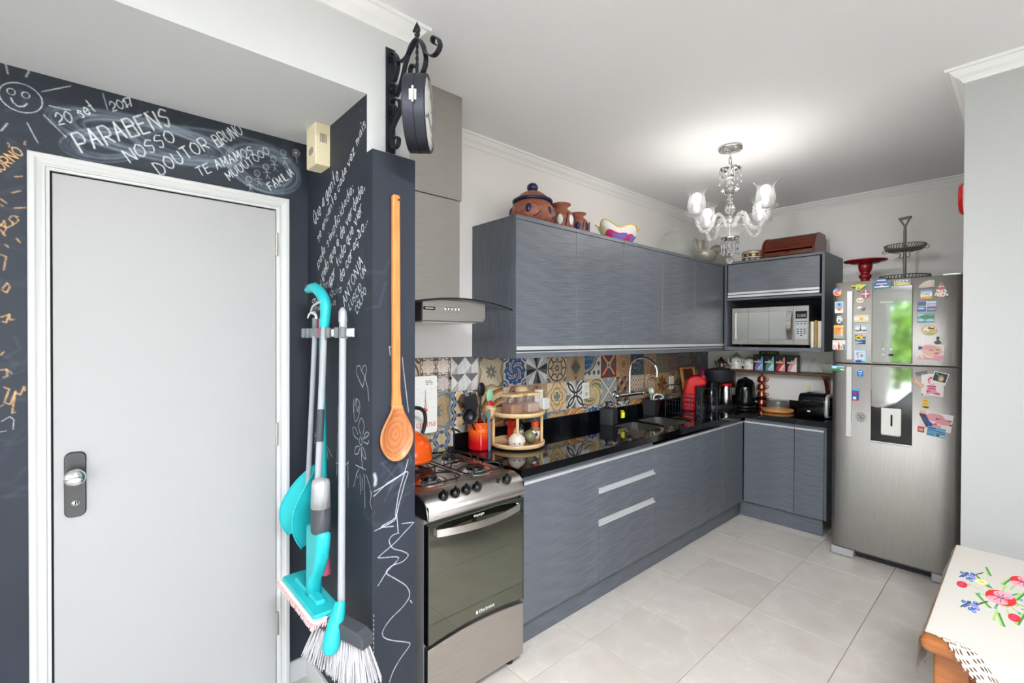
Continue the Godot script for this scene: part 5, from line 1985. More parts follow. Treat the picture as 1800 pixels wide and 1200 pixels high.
# ---------------------------------------------------------------- gas stove
func stove():
	var o := thing("gas_stove", "stainless four-burner gas stove with a mirrored oven door beside the pillar", "stove", V(1.248, 0, -1.88))
	var hw := 0.262
	var s := mb()
	box(s, V(-hw + 0.004, 0.050, -0.285), V(hw - 0.004, 0.800, 0.262), 0.002)
	put("body", s, M.steel_side, o)
	# the hob with its rounded control front
	s = mb()
	prism(s, v2([-0.285, 0.800, 0.294, 0.800, 0.300, 0.806, 0.297, 0.835, 0.286, 0.862, 0.262, 0.882, 0.225, 0.893, 0.190, 0.894, 0.180, 0.889, -0.270, 0.889, -0.278, 0.896, -0.285, 0.896]), hw * 2, Transform3D(Basis(V(0, 0, 1), V(0, 1, 0), V(-1, 0, 0)), V(hw, 0, 0)), 0.006, true)
	var hob := put("hob", s, M.steel, o, "brushed steel hob with a rounded control front")
	s = mb()
	for k in 2:
		box(s, V(-hw + 0.002 if k == 0 else hw - 0.0045, 0.806, 0.2), V(-hw + 0.0045 if k == 0 else hw - 0.002, 0.86, 0.297))
	put("hob_seam", s, M.dark_gap, hob)
	var spots := [[-0.125, 0.085, 0.040], [0.135, 0.085, 0.048], [-0.125, -0.145, 0.034], [0.140, -0.145, 0.040]]
	for b in spots:
		s = mb()
		var R: float = b[2]
		lathe(s, [R + 0.042, 0.8895, R + 0.040, 0.893, R + 0.026, 0.893, R + 0.016, 0.8905, R + 0.014, 0.8905, R + 0.008, 0.898, R, 0.902, 0.0, 0.902], 28, TR(V(b[0], 0, b[1])))
		var bn := put("burner", s, M.bright_steel, o, "round steel burner bowl")
		s = mb()
		lathe(s, [R - 0.004, 0.902, R - 0.003, 0.910, R - 0.008, 0.914, 0.0, 0.915], 24, TR(V(b[0], 0, b[1])))
		put("burner_cap", s, M.black_gloss, bn)
	# wire pan supports, one over each side
	for sx in [-1, 1]:
		s = mb()
		var cx: float = spots[0][0] if sx < 0 else 0.138
		var ring := []
		for q in rrect(0.235, 0.44, 0.05, 5):
			ring.append(V(cx + q.x, 0.912, -0.03 + q.y))
		tube(s, ring, 0.0032, 6, true)
		for bz in [0.085, -0.145]:
			for k in 4:
				var d := V(cos(k * PI / 2 + PI / 4), 0, sin(k * PI / 2 + PI / 4))
				var c := V(cx, 0, bz)
				tube(s, smooth([c + d * 0.125 + V(0, 0.893, 0), c + d * 0.118 + V(0, 0.918, 0), c + d * 0.100 + V(0, 0.930, 0), c + d * 0.060 + V(0, 0.931, 0), c + d * 0.026 + V(0, 0.929, 0)], 3), 0.0032, 6)
			tube(s, v3([cx - 0.117, 0.912, bz, cx - 0.05, 0.928, bz]), 0.003, 6)
			tube(s, v3([cx + 0.117, 0.912, bz, cx + 0.05, 0.928, bz]), 0.003, 6)
		tube(s, v3([cx - 0.117, 0.912, -0.03, cx + 0.117, 0.912, -0.03]), 0.003, 6)
		put("pan_support", s, M.black_gloss, o, "black wire pan support")
	# knobs on the slope
	for kx in [-0.175, -0.117, -0.060, -0.002, 0.172]:
		s = mb()
		var xf := TR(V(kx, 0.880, 0.272), 42)
		lathe(s, [0.0, 0.0, 0.021, 0.0, 0.022, 0.003, 0.020, 0.012, 0.017, 0.020, 0.010, 0.024, 0.0, 0.025], 22, xf)
		box(s, V(-0.005, 0.008, -0.019), V(0.005, 0.030, 0.019), 0.003, xf)
		put("knob", s, M.black_gloss, o, "black control knob")
	s = mb()
	lathe(s, [0.0, 0.0, 0.009, 0.0, 0.008, 0.005, 0.0, 0.006], 14, TR(V(0.128, 0.885, 0.267), 42))
	put("light_switch", s, M.black_gloss, o)
	# oven door: a dark mirror, its lower edge arched
	s = mb()
	var poly := PackedVector2Array()
	for i in 13:
		var u := i / 12.0 * 2.0 - 1.0
		poly.append(Vector2(u * (hw - 0.004), 0.306 + 0.022 * (1.0 - u * u)))
	poly.append(Vector2(hw - 0.004, 0.785))
	poly.append(Vector2(-hw + 0.004, 0.785))
	prism(s, poly, 0.028, TR(V(0, 0, 0.2665)), 0.003)
	var dr := put("oven_door", s, M.mirror_dark, o, "mirrored dark glass oven door")
	s = mb()
	for k in 2:
		var x0 := -hw + 0.002 if k == 0 else hw - 0.006
		box(s, V(x0, 0.306, 0.264), V(x0 + 0.004, 0.785, 0.2955), 0.001)
	put("door_edge", s, M.black_gloss, dr)
	# bowed handle bar
	s = mb()
	var pts := []
	for i in 17:
		var u := i / 16.0 * 2.0 - 1.0
		pts.append(V(u * 0.222, 0.752, 0.305 + 0.040 * (1.0 - u * u)))
	strap(s, pts, V(0, 1, 0), 0.030, 0.006)
	for k in [-1, 1]:
		box(s, V(k * 0.222 - 0.004, 0.738, 0.2945), V(k * 0.222 + 0.004, 0.766, 0.308), 0.001)
	put("handle", s, M.bright_steel, dr, "bowed steel handle bar")
	letters("light_mark", "MegaLight", 0.009, M.white_plastic, dr, TR(V(-0.005, 0.770, 0.2948)))
	letters("maker_mark", "Electrolux", 0.014, M.white_plastic, dr, TR(V(0.040, 0.350, 0.2948)))
	s = mb()
	box(s, V(-0.020, 0.344, 0.2946), V(-0.010, 0.357, 0.2952))
	put("maker_logo", s, M.white_plastic, dr)
	# warming drawer
	s = mb()
	poly = PackedVector2Array()
	for i in 13:
		var u := 1.0 - i / 12.0 * 2.0
		poly.append(Vector2(u * (hw - 0.003), 0.292 + 0.020 * (1.0 - u * u)))
	poly.append(Vector2(-hw + 0.003, 0.052))
	poly.append(Vector2(hw - 0.003, 0.052))
	prism(s, poly, 0.030, TR(V(0, 0, 0.2665)), 0.003)
	put("drawer", s, M.steel, o, "plain steel lower drawer")
	for fx in [-0.22, 0.22]:
		for fz in [-0.25, 0.235]:
			s = mb()
			lathe(s, [0.0, 0.0, 0.022, 0.0, 0.024, 0.006, 0.018, 0.02, 0.015, 0.05], 16, TR(V(fx, 0, fz)))
			put("foot", s, M.black_plastic, o)
	# glass lid stands open against the tiles
	s = mb()
	prism(s, rrect(0.515, 0.43, 0.02, 4, 0.0, 1.115), 0.006, TR(V(0, 0, -0.293)), 0.001)
	put("glass_lid", s, M.lid_glass, o, "raised clear glass lid")
	s = mb()
	for lx in [-0.245, 0.245]:
		lathe(s, [0.0, 0.0, 0.009, 0.0, 0.008, 0.004, 0.0, 0.005], 14, TR(V(lx, 1.305, -0.287), 90))
		box(s, V(lx - 0.014, 0.89, -0.292), V(lx + 0.014, 0.925, -0.272), 0.003)
	put("lid_hinge", s, M.black_plastic, o)
	# enamel kettle on the back burner
	var k := thing("kettle", "orange enamel kettle with a dark handle on the back burner of the stove", "kettle", V(1.150, 0.932, -2.020))
	s = mb()
	lathe(s, [0.0, 0.0, 0.095, 0.0, 0.112, 0.004, 0.116, 0.014, 0.113, 0.022, 0.113, 0.022, 0.112, 0.040, 0.106, 0.075, 0.092, 0.105, 0.066, 0.125, 0.05, 0.13, 0.05, 0.13, 0.0, 0.131], 32)
	put("body", s, M.orange_enamel, k)
	s = mb()
	lathe(s, [0.052, 0.129, 0.050, 0.136, 0.028, 0.146, 0.010, 0.150, 0.008, 0.156, 0.014, 0.164, 0.012, 0.174, 0.0, 0.178], 24)
	put("lid", s, M.orange_enamel, k)
	s = mb()
	tube(s, smooth(v3([-0.09, 0.06, 0.05, -0.125, 0.09, 0.07, -0.15, 0.125, 0.085])), [0.026, 0.024, 0.022, 0.021, 0.02, 0.018, 0.016, 0.015, 0.014, 0.013, 0.012], 14)
	put("spout", s, M.orange_enamel, k)
	s = mb()
	tube(s, smooth(v3([0.088, 0.118, -0.02, 0.104, 0.17, -0.02, 0.098, 0.225, -0.02, 0.05, 0.252, -0.01, -0.03, 0.252, 0.02, -0.085, 0.225, 0.04, -0.088, 0.12, 0.04])), 0.0095, 12)
	put("handle", s, M.black_matt, k, "dark arched handle")
	# printed board on the wall behind the stove
	var p := thing("serving_board", "white speckled board with orange lettering standing behind the stove", "board", V(1.300, 1.02, -2.150))
	s = mb()
	prism(s, rrect(0.185, 0.305, 0.014, 4, 0.0, 0.155), 0.008, Transform3D.IDENTITY, 0.002)
	put("panel", s, M.white_plastic, p)
	s = mb()
	for i in 46:
		var x := rng.randf_range(-0.08, 0.08)
		var y := rng.randf_range(0.10, 0.25)
		prism(s, ellipse(0.0016, 0.0016, 6, x, y), 0.0004, TR(V(0, 0, 0.008)))
	put("specks", s, M.grey_plastic, p).set_meta("kind", "stuff")
	letters("printed_word", "cucina", 0.030, M.orange_cap, p, TR(V(0.022, 0.052, 0.0081)))
	s = mb()
	prism(s, v2([0.016, 0.165, 0.020, 0.165, 0.019, 0.235, 0.017, 0.235]), 0.0005, TR(V(0, 0, 0.008)))
	for i in 4:
		prism(s, v2([0.010 + i * 0.005, 0.140, 0.0115 + i * 0.005, 0.140, 0.0125 + i * 0.004, 0.166, 0.0115 + i * 0.004, 0.166]), 0.0005, TR(V(0, 0, 0.008)))
	put("fork_print", s, M.blue_glaze, p)
	s = mb()
	for i in 7:
		prism(s, ellipse(0.006, 0.004, 8, 0.018 + 0.008 * cos(i * 2.2), 0.130 + 0.008 * sin(i * 1.7)), 0.0005 + i * 0.00005, TR(V(0, 0, 0.008)))
	put("noodle_print", s, M.orange_cap, p)
	s = mb()
	for i in 9:
		prism(s, ellipse(0.009, 0.003, 8, 0.04 + 0.016 * cos(i * 1.3), 0.272 + 0.010 * sin(i * 2.1)), 0.0005 + i * 0.00005, Transform3D(Basis(V(0, 0, 1), 0.0), V(0, 0, 0.008)))
	put("leaf_print", s, M.pewter, p)

# ---------------------------------------------------------------- left end of the worktop
const TOP := 0.9005

func counter_left():
	# crock with utensils
	var cx := 1.648
	var cz := -2.095
	var o := thing("utensil_crock", "orange to red enamelled crock full of kitchen utensils", "crock", V(cx, TOP, cz))
	var s := mb()
	lathe(s, [0.0, 0.0, 0.060, 0.0, 0.066, 0.004, 0.068, 0.012, 0.068, 0.10, 0.070, 0.104, 0.068, 0.108, 0.070, 0.115, 0.068, 0.119, 0.070, 0.126, 0.069, 0.150, 0.072, 0.153, 0.071, 0.156, 0.064, 0.156], 32)
	lathe(s, [0.064, 0.156, 0.063, 0.02, 0.0, 0.018], 32)
	put("body", s, M.crock, o)
	var tools := [
		["spatula", "black flat spatula standing at the left of the orange crock", M.black_matt, -0.035, 0.02, -0.30, 0.05],
		["ladle", "black round ladle leaning over the left rim of the orange crock", M.black_plastic, -0.045, 0.030, -0.62, 0.25],
		["wooden_spoon", "brown wooden spoon at the back of the orange crock", M.brown_wood, -0.030, -0.035, -0.30, -0.15],
		["wooden_fork", "pale wooden fork in the middle of the orange crock", M.spoon_wood, 0.0, -0.03, -0.04, -0.12],
		["slotted_spoon", "black slotted spoon, tallest in the orange crock", M.black_plastic, 0.018, -0.03, 0.20, -0.16],
		["pasta_server", "pale green spoon in the orange crock beside the tallest black one", M.green_plastic, 0.032, -0.01, 0.34, -0.10],
		["red_spoon", "red silicone spoon at the right of the orange crock", M.red_spoon, 0.038, 0.0, 0.30, 0.06],
		["wooden_masher", "light wooden mortar stick with a thick round head in the orange crock", M.bamboo, 0.028, 0.03, 0.13, 0.10],
		["steel_handle", "thin steel handle between the black utensils of the orange crock", M.chrome, -0.005, 0.04, -0.22, 0.12],
		["pale_strip", "pale blue flat strip leaning on the front of the orange crock", M.steel_blue, 0.003, 0.076, -0.02, 0.0],
	]
	for t in tools:
		var b := Basis.from_euler(V(t[6], 0, -t[5]))
		var y0 := 0.022 if t[0] != "pale_strip" else 0.0
		var k := thing(t[0], t[1], "utensil", V(cx + t[3] - 0.10 * sin(t[5]), TOP + y0, cz + t[4] - 0.10 * sin(t[6])), 0.0, "")
		if t[0] == "pale_strip":  # flat pale strip set upright before the crock
			k.position = V(cx + 0.006, TOP, cz + 0.078)
		var xf := Transform3D(b, Vector3.ZERO)
		s = mb()
		var h := mb()
		match t[0]:
			"spatula":
				tube(s, [xf * V(0, 0.0, 0), xf * V(0, 0.20, 0)], 0.005, 8)
				prism(h, v2([-0.014, 0.19, 0.014, 0.19, 0.042, 0.225, 0.042, 0.305, -0.042, 0.305, -0.042, 0.225]), 0.003, xf * TR(V(0, 0, -0.0015)), 0.001)
			"ladle":
				tube(s, [xf * V(0, 0.0, 0), xf * V(0, 0.21, 0)], 0.005, 8)
				lathe(h, [0.0, -0.024, 0.022, -0.020, 0.038, -0.006, 0.042, 0.010, 0.040, 0.010, 0.034, -0.004, 0.0, -0.019], 20, xf * TR(V(0, 0.235, 0.012), 70))
			"wooden_spoon", "slotted_spoon", "pasta_server", "red_spoon":
				var L: float = {"wooden_spoon": 0.235, "slotted_spoon": 0.285, "pasta_server": 0.255, "red_spoon": 0.185}[t[0]]
				tube(s, [xf * V(0, 0.0, 0), xf * V(0, L, 0)], 0.0055, 8)
				ball(h, xf * V(0, L + 0.03, 0), 0.036, 14, V(0.75, 1.15, 0.25))
			"wooden_fork":
				tube(s, [xf * V(0, 0.0, 0), xf * V(0, 0.20, 0)], 0.005, 8)
				for i in 4:
					tube(h, [xf * V(0, 0.19, 0), xf * V((i - 1.5) * 0.009, 0.22, 0), xf * V((i - 1.5) * 0.010, 0.275, 0.004)], 0.0032, 6)
			"wooden_masher":
				tube(s, [xf * V(0, 0.0, 0), xf * V(0, 0.165, 0)], 0.009, 12)
				lathe(h, [0.0, 0.145, 0.014, 0.15, 0.026, 0.175, 0.031, 0.21, 0.031, 0.222, 0.024, 0.222, 0.021, 0.205, 0.0, 0.20], 20, xf)
			"steel_handle":
				tube(s, [xf * V(0, 0.0, 0), xf * V(0, 0.17, 0)], 0.004, 8)
				tube(h, [xf * V(0, 0.17, 0), xf * V(0, 0.20, 0)], 0.006, 8)
			"pale_strip":
				box(s, V(-0.009, 0.0, -0.002), V(0.009, 0.20, 0.002), 0.001, xf)
				box(h, V(-0.010, 0.20, -0.003), V(0.010, 0.232, 0.003), 0.001, xf)
		var hd := put("handle", s, t[2] if t[0] != "spatula" else M.chrome, k)
		put("head", h, t[2], k)
	# two-tier wooden turntable rack
	var rx := 1.865
	var rz := -2.015
	o = thing("spice_rack", "round two-tier bamboo rack holding jars and spices", "rack", V(rx, TOP, rz))
	for y in [0.006, 0.182]:
		s = mb()
		lathe(s, [0.0, y, 0.150, y, 0.158, y + 0.004, 0.160, y + 0.012, 0.160, y + 0.024, 0.155, y + 0.026, 0.150, y + 0.024, 0.148, y + 0.014, 0.0, y + 0.014], 40)
		put("tray", s, M.bamboo, o, "round bamboo tray")
	for a in [-0.75, 0.9, 2.6, 4.1]:
		s = mb()
		tube(s, v3([sin(a) * 0.142, 0.02, cos(a) * 0.142, sin(a) * 0.142, 0.185, cos(a) * 0.142]), 0.009, 12)
		put("post", s, M.bamboo, o)
	s = mb()
	lathe(s, [0.0, 0.0, 0.10, 0.0, 0.10, 0.006, 0.0, 0.006], 30)
	put("turning_base", s, M.black_plastic, o)
	for j in [[-0.052, 0.012, "seed_red", "square glass jar of red seeds with a wooden lid, left one on the rack"], [0.072, 0.022, "seed_pale", "square glass jar of pale grain with a wooden lid, right one on the rack"]]:
		var g := thing("glass_jar", j[3], "jar", V(rx + j[0], TOP + 0.1965, rz + j[1]), 0, "jars on the bamboo rack")
		s = mb()
		prism(s, rrect(0.098, 0.098, 0.016, 4), 0.098, TR(V(0, 0, 0), -90), 0.0, true)
		put("glass", s, M.clear_glass, g)
		s = mb()
		prism(s, rrect(0.092, 0.092, 0.014, 4), 0.050, TR(V(0, 0.002, 0), -90), 0.004)
		put("grain", s, M[j[2]], g)
		s = mb()
		prism(s, rrect(0.102, 0.102, 0.018, 4), 0.014, TR(V(0, 0.0985, 0), -90), 0.003)
		put("lid", s, M.bamboo, g, "bamboo lid")
	o = thing("pepper_mill", "small turned wooden pot with a round top behind the jars on the rack", "wooden pot", V(rx + 0.10, TOP + 0.1965, rz - 0.075))
	s = mb()
	lathe(s, [0.0, 0.0, 0.028, 0.0, 0.030, 0.01, 0.020, 0.07, 0.026, 0.085, 0.040, 0.10, 0.043, 0.118, 0.036, 0.134, 0.012, 0.142, 0.0, 0.143], 24)
	put("body", s, M.bamboo, o)
	o = thing("garlic_pot", "white ceramic garlic pot with holes on the lower tier of the rack", "pot", V(rx - 0.085, TOP + 0.0205, rz + 0.085))
	s = mb()
	lathe(s, [0.0, 0.0, 0.030, 0.0, 0.046, 0.012, 0.050, 0.030, 0.046, 0.048, 0.030, 0.066, 0.013, 0.078, 0.010, 0.095, 0.012, 0.103, 0.0, 0.105], 24)
	put("body", s, M.garlic, o)
	s = mb()
	for a in [-1.0, -0.4, 0.2, 0.8]:
		ball(s, V(sin(a) * 0.0495, 0.026, cos(a) * 0.0495), 0.004, 8)
	put("hole", s, M.dark_gap, o)
	o = thing("spice_box", "red cardboard spice box on the lower tier of the rack", "box", V(rx - 0.005, TOP + 0.0205, rz - 0.035), 0.2)
	s = mb()
	box(s, V(-0.026, 0, -0.02), V(0.026, 0.125, 0.02), 0.001)
	put("carton", s, M.red_label, o)
	s = mb()
	box(s, V(-0.020, 0.045, 0.0202), V(0.020, 0.068, 0.0206))
	put("print", s, M.yellow, o)
	o = thing("pepper_bottle", "slim dark bottle beside the red spice box on the rack", "bottle", V(rx + 0.052, TOP + 0.0205, rz - 0.03))
	s = mb()
	lathe(s, [0.0, 0.0, 0.018, 0.0, 0.020, 0.004, 0.020, 0.08, 0.012, 0.094, 0.012, 0.10, 0.015, 0.102, 0.015, 0.122, 0.0, 0.123], 20)
	put("body", s, M.black_gloss, o)
	s = mb()
	lathe(s, [0.0202, 0.025, 0.0204, 0.025, 0.0204, 0.065, 0.0202, 0.065], 20)
	put("label", s, M.silver_plastic, o)
	o = thing("tilted_jar", "small olive jar with a silver rim lying tilted on the lower tier of the rack", "jar", V(rx + 0.025, TOP + 0.0205, rz + 0.075))
	s = mb()
	var tx := TR(V(0.0, 0.040, 0.0), 35, 20, -35)
	lathe(s, [0.0, -0.030, 0.028, -0.028, 0.036, -0.012, 0.036, 0.012, 0.028, 0.026, 0.026, 0.028], 22, tx)
	put("body", s, M.lid_green, o)
	s = mb()
	lathe(s, [0.029, 0.026, 0.031, 0.03, 0.030, 0.042, 0.0, 0.043], 22, tx)
	put("lid", s, M.chrome, o)
	o = thing("spice_bottle", "clear spice bottle with an orange cap at the right of the rack", "bottle", V(rx + 0.105, TOP + 0.0205, rz + 0.040))
	s = mb()
	lathe(s, [0.0, 0.0, 0.027, 0.0, 0.029, 0.004, 0.029, 0.072, 0.022, 0.082, 0.022, 0.088, 0.0, 0.088], 22)
	put("body", s, M.seed_red, o)
	s = mb()
	lathe(s, [0.0294, 0.016, 0.0296, 0.016, 0.0296, 0.060, 0.0294, 0.060], 22)
	put("label", s, M.white_plastic, o)
	s = mb()
	lathe(s, [0.0, 0.088, 0.024, 0.088, 0.025, 0.092, 0.025, 0.112, 0.023, 0.116, 0.0, 0.116], 22)
	put("cap", s, M.orange_cap, o, "orange screw cap")
	# sockets on the tiles
	outlet(V(2.212, 1.13, ZW + 0.0085), 0.0, "white wall socket on the tiles above the bamboo rack", true)
	outlet(V(2.700, 1.146, ZW + 0.0085), 0.0, "white wall switch on the tiles between the rack and the tap", false)
	outlet(V(3.920, 1.13, ZW + 0.0085), 0.0, "white wall socket on the tiles right of the tap", false)
	outlet(V(XB - 0.0005, 1.085, -1.290), -PI / 2, "white wall socket under the plank shelf beside the toaster", false)

func outlet(at: Vector3, turn: float, label: String, plugged: bool):
	var o := thing("wall_socket", label, "socket", at, turn)
	var s := mb()
	prism(s, rrect(0.075, 0.118, 0.006, 3), 0.008, Transform3D.IDENTITY, 0.002)
	put("plate", s, M.white_plastic, o)
	s = mb()
	prism(s, rrect(0.040, 0.040, 0.004, 3, 0.0, 0.022), 0.002, TR(V(0, 0, 0.0082)), 0.0005)
	put("module", s, M.cream_plastic, o)
	s = mb()
	if plugged:
		prism(s, rrect(0.066, 0.080, 0.012, 4, 0.035, -0.035), 0.035, TR(V(0, 0, 0.0085)), 0.006)
		put("plug_adapter", s, M.white_plastic, o, "white plug-in device")
	else:
		lathe(s, [0.0, 0.0, 0.014, 0.0, 0.014, 0.002, 0.011, 0.003, 0.0, 0.0025], 18, TR(V(0, -0.025, 0.0082), 90))
		put("socket_face", s, M.silver_plastic, o)

# ---------------------------------------------------------------- middle of the worktop
func counter_middle():
	var o := thing("sink", "double stainless steel sink bowl let into the black worktop", "sink", V(3.115, 0.86, -1.89))
	var s: SurfaceTool
	for k in SINKS.size():
		s = mb()
		var w: float = SINKS[k][2] - 0.003
		var d: float = SINKS[k][3] - 0.003
		var c := V(SINKS[k][0] - 3.115, 0, SINKS[k][1] + 1.89)
		var rings := []
		for q in [[1.0, 0.030], [1.0, -0.10], [0.97, -0.135], [0.88, -0.15], [0.2, -0.156], [0.0, -0.157]]:
			var ring := []
			for p in rrect(w, d, 0.07, 6):
				ring.append(c + V(p.x * q[0], q[1], p.y * q[0]))
			rings.append(ring)
		group_at += 1
		s.set_smooth_group(group_at)
		for i in rings.size() - 1:
			var n: int = rings[i].size()
			for j in n:
				quad(s, rings[i][j], rings[i][(j + 1) % n], rings[i + 1][(j + 1) % n], rings[i + 1][j])
		put("bowl", s, M.bright_steel, o)
		s = mb()
		lathe(s, [0.0, -0.153, 0.03, -0.153, 0.034, -0.150, 0.03, -0.148, 0.0, -0.150], 20, TR(c))
		put("drain", s, M.chrome, o)
	# wall tap with a swan neck
	o = thing("kitchen_tap", "chrome wall tap with a swan neck and two levers over the sink", "tap", V(3.165, 1.09, ZW + 0.008))
	s = mb()
	for fx in [-0.10, 0.10]:
		lathe(s, [0.0, 0.0, 0.030, 0.0, 0.030, 0.004, 0.020, 0.012, 0.014, 0.014, 0.014, 0.07, 0.0, 0.07], 22, TR(V(fx, 0, 0), 90))
	put("wall_flange", s, M.chrome, o)
	s = mb()
	tube(s, v3([-0.165, 0, 0.075, 0.160, 0, 0.075]), 0.0165, 18)
	put("body", s, M.chrome, o)
	s = mb()
	var p := v3([-0.015, 0.01, 0.080, -0.015, 0.10, 0.080])
	for i in 17:
		var a := PI - PI * i / 16.0
		p.append(V(-0.015 + 0.01 * i / 16.0, 0.182 + 0.108 * sin(a), 0.080 + 0.115 + 0.115 * cos(a)))
	p.append(V(-0.005, 0.150, 0.310))
	tube(s, p, 0.0105, 16)
	put("spout", s, M.chrome, o, "tall swan neck spout")
	for k in [-1, 1]:
		s = mb()
		lathe(s, [0.0, 0.0, 0.019, 0.0, 0.021, 0.01, 0.018, 0.03, 0.0, 0.032], 18, TR(V(k * 0.160, 0, 0.075), 0, 0, -90 * k))
		tube(s, [V(k * 0.178, 0, 0.075), V(k * 0.178 - 0.038, 0.085, 0.105)], [0.007, 0.005], 10)
		put("lever", s, M.chrome, o)
	# soap dispenser with its sponge
	o = thing("soap_dispenser", "black square soap dispenser with a pump standing left of the sink", "dispenser", V(2.845, TOP, -2.085), 0.25)
	s = mb()
	prism(s, rrect(0.105, 0.105, 0.012, 4), 0.115, TR(V(0, 0, 0), -90), 0.004, true)
	put("body", s, M.black_matt, o)
	s = mb()
	lathe(s, [0.0, 0.115, 0.016, 0.115, 0.016, 0.130, 0.008, 0.134, 0.008, 0.152, 0.014, 0.154, 0.014, 0.162, 0.0, 0.163], 18, TR(V(-0.012, 0, -0.01)))
	tube(s, v3([-0.012, 0.158, -0.01, 0.012, 0.160, 0.008, 0.026, 0.150, 0.022]), 0.0055, 8)
	put("pump", s, M.black_plastic, o)
	o = thing("sponge", "yellow sponge hanging at the corner of the black soap dispenser", "sponge", V(2.905, TOP + 0.052, -2.018), 0.70)
	s = mb()
	prism(s, v2([-0.040, 0.0, 0.010, 0.0, 0.012, -0.012, 0.030, -0.012, 0.032, 0.004, 0.040, 0.006, 0.040, 0.044, -0.040, 0.040]), 0.024, Transform3D.IDENTITY, 0.004)
	put("body", s, M.yellow, o)
	# caddy with brushes
	o = thing("sink_caddy", "black tapered caddy standing behind the sink", "caddy", V(3.455, TOP, -2.105), 0.2)
	s = mb()
	var n4 := PackedVector2Array()
	for sd in 4:
		var a := PI / 4 + sd * PI / 2
		var b := a + PI / 2
		var p0 := V(cos(a) * 0.066, 0, sin(a) * 0.066)
		var p1 := V(cos(b) * 0.066, 0, sin(b) * 0.066)
		var h := 0.128
		quad(s, p1, p0, p0 * 1.22 + V(0, h, 0), p1 * 1.22 + V(0, h, 0))
		quad(s, p0 * 0.94 + V(0, 0.01, 0), p1 * 0.94 + V(0, 0.01, 0), p1 * 1.16 + V(0, h, 0), p0 * 1.16 + V(0, h, 0))
		quad(s, p1 * 1.22 + V(0, h, 0), p0 * 1.22 + V(0, h, 0), p0 * 1.16 + V(0, h, 0), p1 * 1.16 + V(0, h, 0))
		tri(s, p0 * 0.94 + V(0, 0.01, 0), p1 * 0.94 + V(0, 0.01, 0), V(0, 0.01, 0))
		tri(s, p0, p1, V(0, 0, 0), true)
	put("body", s, M.black_matt, o)
	o = thing("dish_brush", "round green and white dish brush standing in the black caddy", "brush", V(3.445, TOP + 0.015, -2.105), 0.2)
	s = mb()
	tube(s, v3([0, 0, 0, -0.012, 0.15, 0.01]), 0.006, 8)
	put("handle", s, M.silver_plastic, o)
	s = mb()
	lathe(s, [0.0, 0.0, 0.034, 0.0, 0.036, 0.006, 0.034, 0.014, 0.0, 0.016], 22, TR(V(-0.014, 0.180, 0.0), 75))
	put("head", s, M.green_plastic, o)
	s = mb()
	lathe(s, [0.0, 0.014, 0.026, 0.014, 0.028, 0.030, 0.0, 0.034], 22, TR(V(-0.014, 0.180, 0.0), 75))
	put("bristles", s, M.white_plastic, o)
	o = thing("scrub_brush", "white loop-handled scrub brush lying over the edge of the black caddy", "brush", V(3.470, TOP + 0.015, -2.09), 0.2)
	s = mb()
	tube(s, smooth(v3([0.0, 0.04, 0.0, 0.0, 0.128, 0.0, 0.030, 0.150, 0.014, 0.095, 0.138, 0.03, 0.125, 0.118, 0.04, 0.09, 0.108, 0.03, 0.02, 0.105, 0.008]), 4), 0.007, 10)
	put("handle", s, M.white_plastic, o)
	s = mb()
	tube(s, v3([0.0, 0.0, 0.0, 0.0, 0.05, 0.0]), [0.016, 0.012], 10)
	put("head", s, M.white_plastic, o)
	# wire dish rack
	o = thing("dish_rack", "black wire dish rack with tall end hoops right of the sink", "dish rack", V(3.57, TOP, -1.82), deg_to_rad(-8))
	for k in [-1, 1]:
		s = mb()
		var z: float = k * 0.165
		tube(s, smooth(v3([-0.10, 0.0, z, -0.10, 0.10, z, -0.10, 0.20, z, -0.085, 0.236, z, -0.05, 0.246, z, 0.05, 0.246, z, 0.085, 0.236, z, 0.10, 0.20, z, 0.10, 0.10, z, 0.10, 0.0, z]), 4), 0.0042, 8)
		put("end_hoop", s, M.iron, o, "tall black wire end hoop")
	s = mb()
	for y in [0.10, 0.135, 0.17]:
		for x in [-0.10, 0.10]:
			tube(s, v3([x, y, -0.165, x, y, 0.165]), 0.0022, 6)
	for z in 12:
		var zz := -0.15 + z * 0.0273
		tube(s, smooth(v3([-0.10, 0.17, zz, -0.10, 0.05, zz, -0.07, 0.022, zz, 0.07, 0.022, zz, 0.10, 0.05, zz, 0.10, 0.17, zz]), 3), 0.0017, 5)
	put("basket", s, M.iron, o, "thin black wire basket")

